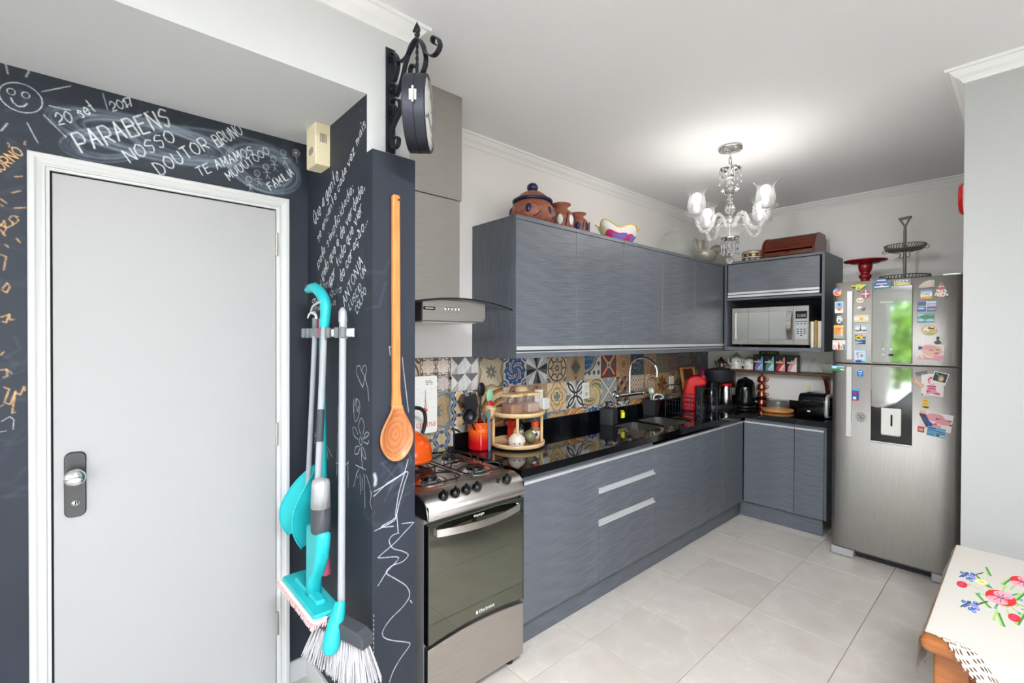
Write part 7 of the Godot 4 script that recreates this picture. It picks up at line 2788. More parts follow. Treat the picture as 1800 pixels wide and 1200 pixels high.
	for z in [-0.196, 0.180]:
		s = mb()
		var side := PackedVector2Array([Vector2(0.15, 0.0), Vector2(0.15, 0.14), Vector2(0.12, 0.186)])
		for q in arc:
			side.append(Vector2(q.x * 1.07, (q.y - 0.03) * 1.05 + 0.03))
		side.append(Vector2(-0.165, 0.0))
		prism(s, side, 0.016, TR(V(0, 0, z)), 0.002)
		put("side_panel", s, M.bread_wood, o)
	s = mb()
	box(s, V(-0.145, 0.0, -0.179), V(0.149, 0.012, 0.179), 0.001)
	box(s, V(0.135, 0.012, -0.179), V(0.149, 0.14, 0.179), 0.001)
	put("case", s, M.bread_wood, o)
	for i in 13:
		s = mb()
		var a := arc[i]
		var b := arc[i + 1] if i < 13 else a
		var mid := (a + b) / 2
		var ang := (b - a).angle()
		box(s, V(-a.distance_to(b) * 0.47, -0.004, -0.178), V(a.distance_to(b) * 0.47, 0.004, 0.178), 0.002, Transform3D(Basis(V(0, 0, 1), ang), V(mid.x, mid.y, 0)))
		put("slat", s, M.bread_wood, o)
	s = mb()
	box(s, V(-0.152, 0.014, -0.178), V(-0.144, 0.048, 0.178), 0.002)
	box(s, V(-0.164, 0.034, -0.022), V(-0.150, 0.044, 0.022), 0.003)
	put("slat", s, M.bread_wood, o)
	# on the fridge
	var YF := 1.9255
	o = thing("cake_stand", "dark red turned wooden cake stand on top of the fridge", "cake stand", V(4.24, YF, -0.820))
	s = mb()
	lathe(s, [0.0, 0.0, 0.055, 0.0, 0.058, 0.006, 0.048, 0.016, 0.030, 0.030, 0.026, 0.040, 0.036, 0.055, 0.040, 0.068, 0.030, 0.082, 0.026, 0.088, 0.034, 0.100, 0.042, 0.125, 0.044, 0.150, 0.036, 0.162, 0.0, 0.162], 26)
	put("stem", s, M.red_wood, o)
	s = mb()
	lathe(s, [0.0, 0.160, 0.085, 0.160, 0.088, 0.166, 0.128, 0.172, 0.133, 0.177, 0.130, 0.182, 0.0, 0.182], 40)
	put("plate", s, M.red_wood, o)
	o = thing("tiered_stand", "two-tier grey metal tray stand with a spade handle on top of the fridge", "tiered stand", V(4.27, YF, -0.600), 1.25)
	s = mb()
	tube(s, v3([0, 0.0, 0, 0, 0.37, 0]), 0.0095, 12)
	put("pole", s, M.antique_iron, o)
	for t in [[0.018, 0.140, true], [0.235, 0.116, false]]:
		s = mb()
		var y: float = t[0]
		var r: float = t[1]
		lathe(s, [0.0, y, r * 0.86, y, r * 0.86, y + 0.003, 0.0, y + 0.003], 40)
		var tr := put("tray", s, M.antique_iron, o)
		# pierced rim: two rings and slanting bars
		s = mb()
		for q in [[0.86, 0.0], [1.0, 0.030]]:
			var ring := []
			for i in 40:
				ring.append(V(sin(TAU * i / 40) * r * q[0], y + q[1], cos(TAU * i / 40) * r * q[0]))
			tube(s, ring, 0.0035, 6, true)
		for i in 44:
			var a := TAU * i / 44
			tube(s, [V(sin(a) * r * 0.86, y + 0.001, cos(a) * r * 0.86), V(sin(a + 0.04) * r * 0.955, y + 0.012, cos(a + 0.04) * r * 0.955), V(sin(a + 0.08) * r, y + 0.029, cos(a + 0.08) * r)], 0.0036, 5, false, false)
		put("pierced_rim", s, M.antique_iron, tr)
		if not t[2]:
			for sd in [-1, 1]:
				s = mb()
				tube(s, smooth([V(0.008 * sd, y - 0.045, 0), V(0.02 * sd, y - 0.058, 0), V(0.034 * sd, y - 0.048, 0), V(0.026 * sd, y - 0.034, 0), V(0.04 * sd, y - 0.022, 0), V(r * 0.9 * sd, y - 0.004, 0)]), 0.003, 6)
				var hoop := []
				for i in 14:
					hoop.append(V(sd * (r + 0.012 + 0.013 * cos(TAU * i / 14)), y + 0.0 + 0.011 * sin(TAU * i / 14), 0.0))
				tube(s, hoop, 0.0025, 6, true)
				put("scroll_brace", s, M.antique_iron, tr)
	s = mb()
	tube(s, v3([0, 0.365, 0, 0, 0.40, 0]), 0.008, 10)
	tube(s, v3([0, 0.395, 0, -0.030, 0.452, 0]), 0.006, 8)
	tube(s, v3([0, 0.395, 0, 0.030, 0.452, 0]), 0.006, 8)
	tube(s, v3([-0.036, 0.456, 0, 0.036, 0.456, 0]), 0.010, 12)
	put("spade_handle", s, M.antique_iron, o)
	# red disc on the wall of the recess
	o = thing("wall_disc", "small round red wall ornament seen edge-on beside the fridge recess", "ornament", V(3.12, 2.203, -0.2005), PI)
	s = mb()
	lathe(s, [0.0, 0.0, 0.068, 0.0, 0.074, 0.010, 0.074, 0.026, 0.062, 0.036, 0.058, 0.032, 0.0, 0.030], 40, TR(V(0, 0, 0), 90))
	put("case", s, M.red_gloss, o)
	s = mb()
	for sd in [-1, 1]:
		lathe(s, [0.0742, 0.014 + sd * 0.003 - 0.0015, 0.0748, 0.014 + sd * 0.003 - 0.0012, 0.0748, 0.014 + sd * 0.003 + 0.0012, 0.0742, 0.014 + sd * 0.003 + 0.0015], 40, TR(V(0, 0, 0), 90))
	put("white_stripe", s, M.white_plastic, o)

# ---------------------------------------------------------------- fridge
func fridge():
	var o := thing("fridge", "tall two-door stainless fridge with a mirrored water dispenser panel, covered in magnets", "fridge", V(3.925, 0, -0.612))
	# local: x 0 at the door front, z from -0.341 to 0.341
	var W := 0.341
	var s := mb()
	box(s, V(0.062, 0.03, -W + 0.004), V(0.70, 1.915, W - 0.004), 0.006)
	put("cabinet", s, M.steel_dark, o, "grey fridge body")
	# door plan: bowed front with rounded edges; outline in (z, x)
	var plan := PackedVector2Array()
	for i in 7:
		var a := PI / 2 * i / 6
		plan.append(Vector2(-W + 0.045 * (1.0 - sin(a)), 0.0))
		plan[plan.size() - 1] = Vector2(-W + 0.050 * (1.0 - cos(a)), 0.045 * (1.0 - sin(a)) + 0.004)
	for i in 9:
		var u := lerpf(-0.85, 0.85, i / 8.0)
		plan.append(Vector2(u * (W - 0.004), 0.004 - 0.006 * (1.0 - u * u) / 1.0))
	for i in 7:
		var a := PI / 2 * (1.0 - i / 6.0)
		plan.append(Vector2(W - 0.050 * (1.0 - cos(a)), 0.045 * (1.0 - sin(a)) + 0.004))
	plan.append(Vector2(W, 0.060))
	plan.append(Vector2(-W, 0.060))
	# prism pushes along its own z: turn it upright
	var up := Transform3D(Basis(V(0, 0, 1), V(1, 0, 0), V(0, 1, 0)), Vector3.ZERO)
	var doors := []
	for d in [[1.3655, 1.925], [0.070, 1.3565]]:
		s = mb()
		prism(s, plan, d[1] - d[0], up.translated(V(0, d[0], 0)), 0.004, true)
		doors.append(put("door", s, M.steel_fridge, o, "upper freezer door" if d[0] > 1 else "lower fridge door"))
	# long grip strips
	for g in [[0, 1.385, 1.862], [1, 0.850, 1.338]]:
		s = mb()
		prism(s, rrect(0.034, g[2] - g[1], 0.004, 3, 0.0, (g[1] + g[2]) / 2), 0.016, Transform3D(Basis(V(0, 0, 1), V(0, 1, 0), V(-1, 0, 0)), V(0.004, 0, -0.232)), 0.003)
		put("grip", s, M.aluminium, doors[g[0]], "flat pale grip strip")
	# mirrored centre panels
	s = mb()
	box(s, V(-0.0075, 1.372, -0.108), V(0.002, 1.880, 0.103), 0.003)
	var pan := put("mirror_panel", s, M.mirror_panel, doors[0], "mirrored control panel")
	letters("maker_mark", "Electrolux", 0.011, M.silver_plastic, pan, TR(V(-0.0078, 1.775, -0.03), 0, -90))
	s = mb()
	for b in [[-0.044, 1.463], [-0.005, 1.463], [-0.044, 1.425]]:
		prism(s, rrect(0.018, 0.014, 0.006, 3, b[0], b[1]), 0.0006, TR(V(-0.0074, 0, 0), 0, -90))
	put("touch_keys", s, M.silver_plastic, pan)
	s = mb()
	prism(s, rrect(0.026, 0.014, 0.002, 2, -0.004, 1.425), 0.0008, TR(V(-0.0074, 0, 0), 0, -90))
	for k in 4:
		box(s, V(-0.0081, 1.480 + k * 0.010, -0.052), V(-0.0074, 1.483 + k * 0.010, -0.049))
		box(s, V(-0.0081, 1.480 + k * 0.010, -0.008), V(-0.0074, 1.483 + k * 0.010, -0.005))
	put("display", s, M.black_gloss, pan)
	s = mb()
	prism(s, v2([-0.108, 1.347, -0.108, 1.082, -0.075, 1.076, -0.03, 1.088, 0.03, 1.118, 0.07, 1.160, 0.103, 1.196, 0.103, 1.347]), 0.009, Transform3D(Basis(V(0, 0, 1), V(0, 1, 0), V(-1, 0, 0)), V(0.002, 0, 0)), 0.002)
	put("mirror_panel", s, M.mirror_panel, doors[1], "mirrored panel with a curved lower edge")
	s = mb()
	box(s, V(-0.0030, 0.846, -0.110), V(0.003, 1.190, 0.105), 0.001)
	var niche_ := put("dispenser_niche", s, M.black_gloss, doors[1], "dark water dispenser niche")
	s = mb()
	tube(s, smooth(v3([-0.007, 1.082, -0.108, -0.010, 1.077, -0.075, -0.011, 1.088, -0.03, -0.011, 1.118, 0.03, -0.010, 1.160, 0.07, -0.007, 1.194, 0.103])), 0.005, 8)
	put("dispenser_lip", s, M.chrome, niche_)
	s = mb()
	prism(s, rrect(0.104, 0.176, 0.006, 3, 0.0, 0.986), 0.008, Transform3D(Basis(V(0, 0, 1), V(0, 1, 0), V(-1, 0, 0)), V(-0.003, 0, -0.001)), 0.002)
	var pd := put("paddle_plate", s, M.white_plastic, niche_, "white dispenser plate")
	s = mb()
	prism(s, rrect(0.010, 0.076, 0.004, 3, 0.002, 0.994), 0.001, Transform3D(Basis(V(0, 0, 1), V(0, 1, 0), V(-1, 0, 0)), V(-0.0108, 0, 0)))
	put("slot", s, M.dark_gap, pd)
	s = mb()
	box(s, V(-0.012, 0.838, -0.112), V(0.004, 0.8475, 0.107), 0.002)
	box(s, V(-0.016, 0.892, -0.052), V(-0.003, 0.900, 0.050), 0.003)
	put("drip_tray", s, M.chrome, niche_)
	for fz in [-0.27, 0.27]:
		s = mb()
		prism(s, rrect(0.135, 0.055, 0.008, 3), 0.075, Transform3D(Basis(V(0, 0, 1), V(0, 1, 0), V(-1, 0, 0)), V(0.085, 0.033, fz)), 0.006)
		put("foot", s, M.silver_plastic, o, "silver corner foot")
	s = mb()
	box(s, V(0.070, 0.010, -0.20), V(0.09, 0.060, 0.20))
	put("toe_grille", s, M.black_matt, o)
	s = mb()
	box(s, V(0.03, 1.9255, 0.24), V(0.12, 1.940, 0.325), 0.003)
	put("hinge_cover", s, M.silver_plastic, o)

# ---------------------------------------------------------------- magnets and photographs on the fridge
var atlas: ImageTexture
const CARDS := [
	# called, label, category, z, y, w, h, shape, tilt, picture
	["magnet", "round magnet of a blue and orange bird, top left on the fridge", "magnet", -0.918, 1.862, 0.054, 0.060, "e", 0, "r 0 0 64 64 o;e 24 14 30 14 b;e 20 24 22 10 c;c 34 36 18 r;c 40 38 12 o;c 44 42 7 y"],
	["magnet", "green and yellow leaf-shaped magnet at the top of the fridge beside the grip", "magnet", -0.795, 1.885, 0.094, 0.060, "star", 0, "r 0 0 64 64 g;l 4 20 60 20 10 l;c 32 24 14 y;l 6 12 30 50 4 y;l 58 12 34 50 4 y;c 32 26 8 l;e 14 30 8 5 k"],
	["magnet", "red ring-shaped magnet like a lifebuoy", "magnet", -0.755, 1.837, 0.046, 0.050, "e", 0, "r 0 0 64 64 r;c 32 32 27 r;l 8 32 20 32 8 w;l 44 32 56 32 8 w;l 32 4 32 18 8 w;l 32 46 32 60 8 w;c 32 32 15 c;c 32 32 9 w"],
	["magnet", "small oval white magnet with a red knot under the ring-shaped one", "magnet", -0.786, 1.794, 0.043, 0.036, "e", 0, "r 0 0 64 64 u;e 32 32 28 26 w;e 32 34 16 9 r;e 32 34 9 5 w;l 10 26 24 30 4 d;l 54 26 40 30 4 d"],
	["magnet", "small grey and white bird magnet", "magnet", -0.779, 1.738, 0.047, 0.040, "bird", 0, "r 0 0 64 64 i;e 16 18 18 12 w;e 40 36 20 14 a;l 40 50 62 26 8 d;e 12 14 3 3 k"],
	["magnet", "flat pale yellow card magnet with a small sun", "magnet", -0.779, 1.669, 0.083, 0.048, "r", 0, "r 0 0 64 64 u;r 0 20 64 22 x;c 32 30 8 o;c 32 30 4 y;l 26 42 38 42 3 t"],
	["magnet", "magnet of an iron tower over a small town", "magnet", -0.782, 1.598, 0.065, 0.056, "r", 0, "r 0 0 64 64 s;e 32 26 34 12 w;r 0 42 64 22 w;l 32 4 32 44 3 n;l 27 44 32 24 3 n;l 37 44 32 24 3 n;e 14 44 14 5 g;e 52 42 12 5 n;r 6 48 52 6 p"],
	["magnet", "blue and yellow magnet showing a map", "magnet", -0.782, 1.526, 0.058, 0.062, "r", 0, "r 0 0 64 64 b;r 44 0 20 12 y;e 24 20 22 18 y;e 20 20 12 8 g;e 30 26 8 8 o;e 10 50 12 8 c;r 42 22 18 12 c;r 40 46 18 12 d;l 4 58 40 50 4 s"],
	["magnet", "pale blue street plan magnet at the foot of the freezer door", "magnet", -0.783, 1.411, 0.066, 0.086, "r", 0, "r 0 0 64 64 s;r 4 6 50 40 x;l 8 14 50 14 2 c;l 8 24 50 24 2 a;l 8 34 50 34 2 c;l 20 8 20 46 2 a;l 36 8 36 46 2 c;r 12 16 6 6 m;r 38 26 8 6 b;e 24 56 20 6 b;e 48 58 12 4 q"],
	["magnet", "little framed card of a guitar player, left of the freezer grip", "magnet", -0.908, 1.752, 0.049, 0.080, "r", 0, "r 0 0 64 64 w;r 5 4 54 56 c;r 5 40 54 20 w;e 32 18 9 8 n;e 32 14 11 5 b;e 32 36 14 12 t;e 34 42 13 7 n;l 14 32 50 46 4 o;r 22 50 20 8 w"],
	["magnet", "small white magnet shaped like a jug", "magnet", -0.905, 1.666, 0.040, 0.050, "jug", 0, "r 0 0 64 64 w;c 26 40 16 i;c 24 42 6 d;l 50 16 58 36 4 a;l 12 14 46 14 3 a"],
	["magnet", "orange card magnet with a pale skyline", "magnet", -0.908, 1.579, 0.059, 0.094, "r", 0, "r 0 0 64 64 o;r 0 0 64 10 y;l 20 20 50 14 2 r;r 0 44 64 20 c;r 44 16 10 36 u;r 24 36 12 18 p;r 6 42 12 16 l;l 49 10 49 18 3 u;r 4 56 56 8 t"],
	["magnet", "white card magnet with red and blue towers", "magnet", -0.906, 1.488, 0.077, 0.066, "r", 0, "r 0 0 64 64 w;l 6 10 26 10 2 t;l 4 58 10 34 4 p;l 18 58 12 34 4 p;r 26 30 10 30 r;l 31 14 31 32 3 r;e 42 48 5 10 o;l 52 28 54 58 6 q;l 58 34 58 58 3 b"],
	["magnet", "long green and white crocodile-shaped magnet on the left edge of the fridge", "magnet", -0.910, 1.322, 0.075, 0.036, "r", 0, "r 0 0 64 64 s;r 0 26 64 38 g;e 14 24 12 8 w;e 40 22 18 10 q;e 52 44 12 8 w;l 4 50 40 50 3 k"],
	["magnet", "round blue badge magnet at the top of the fridge door", "magnet", -0.782, 1.295, 0.044, 0.058, "e", 0, "r 0 0 64 64 c;c 32 32 26 b;e 32 18 18 6 s;l 16 32 48 32 4 s;l 20 42 44 42 3 s;c 32 50 5 s"],
	["magnet", "blue tag magnet half behind the lower grip", "magnet", -0.808, 1.149, 0.040, 0.085, "r", 0, "r 0 0 64 64 b;r 0 0 64 14 c;r 18 20 26 12 r;r 10 44 30 14 w;r 0 58 64 6 r"],
	["magnet", "round silver crest magnet on the lower door", "magnet", -0.778, 0.996, 0.060, 0.070, "e", 0, "r 0 0 64 64 a;c 32 32 28 i;c 32 32 22 d;c 32 32 19 i;l 20 24 44 24 3 d;l 20 40 44 40 3 d;e 32 32 6 5 a;l 20 24 44 40 2 d"],
	["street_sign_magnet", "blue arched street sign magnet at the top of the mirrored panel", "magnet", -0.669, 1.900, 0.100, 0.070, "sign", 0, "r 0 0 64 64 b;l 0 2 64 2 3 g;l 0 62 64 62 4 g;l 2 0 2 64 4 g;l 62 0 62 64 4 g;l 20 14 44 14 5 w;r 14 32 36 5 w;r 26 42 12 3 w;r 8 49 48 6 w"],
	["street_sign_magnet", "small dark blue street name plate magnet beside the arched one", "magnet", -0.561, 1.898, 0.080, 0.036, "r", 0, "r 0 0 64 64 u;r 3 4 58 26 d;r 8 12 48 10 w;r 12 15 6 5 d;r 26 15 5 5 d;r 40 15 6 5 d;r 3 36 58 12 d;r 10 39 44 5 w;r 3 52 58 8 y"],
	["magnet", "grey mountain-shaped magnet at the top right of the fridge", "magnet", -0.442, 1.879, 0.074, 0.048, "wedge", 0, "r 0 0 64 64 i;l 0 58 64 52 10 t;l 0 62 64 58 5 p;l 30 4 62 6 4 y;l 52 8 58 40 3 a"],
	["magnet", "beach scene magnet with orange umbrellas", "magnet", -0.444, 1.811, 0.055, 0.054, "r", 0, "r 0 0 64 64 w;r 0 0 64 16 c;l 4 26 20 24 4 r;l 30 28 50 22 4 g;l 12 36 36 32 4 o;e 20 54 22 10 o;e 50 54 16 9 o;l 2 48 62 46 3 l;c 44 36 4 r"],
	["magnet", "tree-shaped magnet of cakes and sweets, top right on the fridge", "magnet", -0.374, 1.833, 0.066, 0.102, "tree", 0, "r 0 0 64 64 w;r 26 0 12 8 g;e 32 12 8 5 r;l 14 24 50 22 6 n;e 32 26 14 5 r;c 16 38 4 r;c 28 36 4 t;c 42 36 4 m;c 54 42 4 b;c 10 48 4 o;c 24 48 4 p;c 38 48 4 r;c 50 52 4 q;r 26 56 12 8 n"],
	["magnet", "magnet with four blue sea views", "magnet", -0.442, 1.737, 0.091, 0.062, "r", 0, "r 0 0 64 64 w;r 0 1 31 29 b;r 33 1 31 29 c;r 0 33 31 30 b;r 33 33 31 30 b;e 16 18 13 7 d;e 50 20 12 5 p;e 14 44 12 6 s;e 48 50 14 7 a;r 0 24 31 5 g;l 34 8 62 6 4 w"],
	["magnet", "blue-green seascape magnet under the four blue sea views", "magnet", -0.446, 1.664, 0.081, 0.056, "r", 0, "r 0 0 64 64 q;e 14 10 16 8 s;e 30 24 20 14 g;e 54 26 12 10 g;e 48 50 16 10 s;e 14 46 12 10 s;l 4 60 60 58 3 g"],
	["magnet", "oval painted plate magnet in yellow and white", "magnet", -0.429, 1.587, 0.074, 0.066, "e", 0, "r 0 0 64 64 w;c 32 32 31 t;c 32 32 27 u;e 18 30 8 12 w;e 40 22 14 5 n;l 14 40 56 34 6 o;e 36 50 18 6 l;e 26 34 7 6 w;e 44 42 8 4 y;c 32 14 4 g"],
	["magnet", "black bird-shaped magnet over the baby photograph", "magnet", -0.388, 1.522, 0.038, 0.050, "crow", 0, "r 0 0 64 64 k;e 28 44 16 10 d"],
	["photo", "photograph of a sleeping baby on the freezer door", "photograph", -0.421, 1.449, 0.122, 0.100, "r", -4, "r 0 0 64 64 x;e 34 26 24 22 f;e 26 14 16 9 p;e 54 50 16 8 p;l 28 24 36 24 2 n;l 44 20 50 22 2 n;l 42 36 50 34 3 m;e 12 52 10 8 f;e 30 60 30 6 p;e 4 18 7 7 b;l 6 40 14 58 3 w"],
	["clip_magnet", "grey clip magnet slanting over the corner of the drawing", "magnet", -0.463, 1.315, 0.058, 0.018, "r", 14, "r 0 0 64 64 d;l 4 20 60 20 8 a;l 4 44 60 44 8 i"],
	["clip_magnet", "tan wooden peg magnet slanting beside the drawing", "magnet", -0.480, 1.252, 0.072, 0.022, "r", -42, "r 0 0 64 64 f;l 2 16 62 16 6 t;l 2 50 62 50 4 t;c 8 32 6 n"],
	["drawing", "white sheet with a red child's drawing of a person on the fridge door", "drawing", -0.412, 1.243, 0.106, 0.140, "r", -1, "r 0 0 64 64 x;c 30 20 11 m;c 30 22 8 x;l 26 22 34 22 1 m;e 30 44 12 8 p;l 20 36 40 36 3 m;l 20 42 40 42 2 m;l 18 50 50 56 4 m;l 42 50 18 56 4 p;c 4 60 2 k"],
	["photo", "small dark instant photograph tilted over the corner of the drawing", "photograph", -0.377, 1.287, 0.070, 0.076, "r", -14, "r 0 0 64 64 w;r 5 5 54 44 k;e 36 32 12 14 t;l 10 10 34 24 3 q;c 36 20 5 l;e 40 36 7 8 f"],
	["magnet", "yellow magnet shaped like a chick", "magnet", -0.444, 1.123, 0.040, 0.058, "chick", 0, "r 0 0 64 64 y;e 32 16 18 12 o;e 32 34 22 18 y;c 24 34 3 k;c 40 34 3 k;e 34 56 26 8 n"],
	["photo", "wide pale photograph of hands under the yellow chick magnet", "photograph", -0.397, 1.016, 0.158, 0.110, "r", -7, "r 0 0 64 64 x;e 30 18 18 14 p;l 2 4 22 52 9 d;l 10 30 24 44 6 b;e 6 6 8 6 f;l 34 22 58 22 4 n;l 38 34 60 36 4 n;e 46 30 14 10 p;l 24 60 34 40 3 m;e 36 50 8 8 p;l 2 60 30 60 5 x"],
	["magnet", "small square red magnet at the lower left corner of the hands photograph", "magnet", -0.464, 0.958, 0.032, 0.036, "r", -3, "r 0 0 64 64 r;l 12 20 52 20 8 p;r 12 32 40 14 w;r 20 36 6 6 r;r 36 36 6 6 r"],
	["ticket", "pale blue printed ticket under the hands photograph", "ticket", -0.392, 0.950, 0.086, 0.058, "r", -7, "r 0 0 64 64 c;r 3 8 26 8 b;r 34 6 26 6 q;l 4 26 60 26 4 b;l 4 38 30 38 4 q;l 36 38 60 38 4 d;l 4 52 24 52 4 b;r 34 46 10 12 d;l 50 52 60 52 4 w"],
]

func magnets():
	var im := Image.create_empty(384, 384, false, Image.FORMAT_RGB8)
	for i in CARDS.size():
		paint(im, CARDS[i][9], (i % 6) * 64, (i / 6) * 64)
	atlas = ImageTexture.create_from_image(im)
	for i in CARDS.size():
		var c: Array = CARDS[i]
		var m := mt("card_%d" % i, Color.WHITE, 0.35)
		m.albedo_texture = atlas
		m.uv1_scale = V(62.0 / 384, 62.0 / 384, 1)
		m.uv1_offset = V(((i % 6) * 64 + 1.0) / 384, ((i / 6) * 64 + 1.0) / 384, 0)
		var w: float = c[5]
		var h: float = c[6]
		var poly := rrect(w, h, 0.0015, 2)
		match c[7]:
			"e": poly = ellipse(w / 2, h / 2, 24)
			"star": poly = v2([-0.5, 0.18, -0.2, 0.32, 0.0, 0.5, 0.22, 0.32, 0.5, 0.20, 0.30, -0.12, 0.06, -0.28, 0.12, -0.48, -0.06, -0.5, -0.12, -0.28, -0.32, -0.10])
			"bird": poly = v2([-0.5, 0.2, -0.3, 0.5, 0.0, 0.28, 0.3, 0.0, 0.5, 0.25, 0.42, -0.25, 0.1, -0.5, -0.25, -0.30])
			"jug": poly = v2([-0.3, 0.5, 0.25, 0.5, 0.28, 0.3, 0.5, 0.22, 0.48, -0.15, 0.25, -0.2, 0.1, -0.5, -0.2, -0.5, -0.42, -0.2, -0.38, 0.25])
			"sign": poly = v2([-0.5, -0.5, 0.5, -0.5, 0.5, 0.12, 0.36, 0.12, 0.26, 0.36, 0.0, 0.5, -0.26, 0.36, -0.36, 0.12, -0.5, 0.12])
			"wedge": poly = v2([-0.5, -0.5, 0.5, -0.42, 0.48, 0.42, 0.2, 0.5, -0.2, 0.25, -0.5, -0.2])
			"tree": poly = v2([-0.14, -0.5, 0.14, -0.5, 0.08, -0.38, 0.5, -0.34, 0.40, -0.08, 0.22, 0.12, 0.36, 0.18, 0.14, 0.26, 0.08, 0.5, -0.08, 0.5, -0.14, 0.28, -0.40, 0.02, -0.30, 0.02, -0.5, -0.30, -0.08, -0.38])
			"crow": poly = v2([-0.5, -0.3, -0.1, -0.5, 0.5, -0.32, 0.2, 0.0, 0.08, 0.12, 0.26, 0.3, 0.1, 0.5, -0.16, 0.45, -0.2, 0.2, -0.08, 0.05, -0.3, -0.08])
			"chick": poly = v2([-0.4, 0.3, -0.2, 0.5, 0.2, 0.48, 0.38, 0.2, 0.3, 0.05, 0.48, -0.2, 0.4, -0.44, 0.0, -0.5, -0.4, -0.38, -0.46, -0.05, -0.28, 0.1])
		if not c[7] in ["r", "e"]:
			for k in poly.size():
				poly[k] = Vector2(poly[k].x * w, poly[k].y * h)
		var flat: bool = c[0] in ["photo", "drawing", "ticket"]
		var s := mb()
		prism(s, poly, 0.0012 if flat else 0.004, Transform3D(Basis(V(0, 0, 1), V(1, 0, 0) if false else V(0, 1, 0), V(-1, 0, 0)), Vector3.ZERO) * TR(Vector3.ZERO, 0, 0, c[8]))
		var o := put(c[0], s, m, self)
		# the door bows; the panels stand a little proud; what overlaps lies one on the other
		var z: float = c[3]
		var u: float = (z + 0.612) / 0.337
		var x := 3.925 + 0.004 - 0.006 * (1.0 - u * u)
		if absf(u) > 0.85:
			x = 3.925 + 0.002 + 0.045 * (1.0 - sqrt(maxf(0.0, 1.0 - pow((absf(u) * 0.337 - 0.291) / 0.05, 2))))
		if c[0] == "street_sign_magnet":
			x = 3.9168
		var lift: float = {"clip_magnet": 0.0014, "drawing": 0.0002}.get(c[0], 0.0002)
		if c[1].begins_with("small dark instant") or c[1].begins_with("black bird"):
			lift = 0.0016
		if c[1].begins_with("pale blue printed") or c[1].begins_with("small square red"):
			lift = 0.0016
		o.position = V(x - lift, c[4], z)
		if absf(u) > 0.8:
			o.rotation.y = -0.10 * signf(u)
		tag(o, c[1], c[2], "magnets and pictures on the fridge")

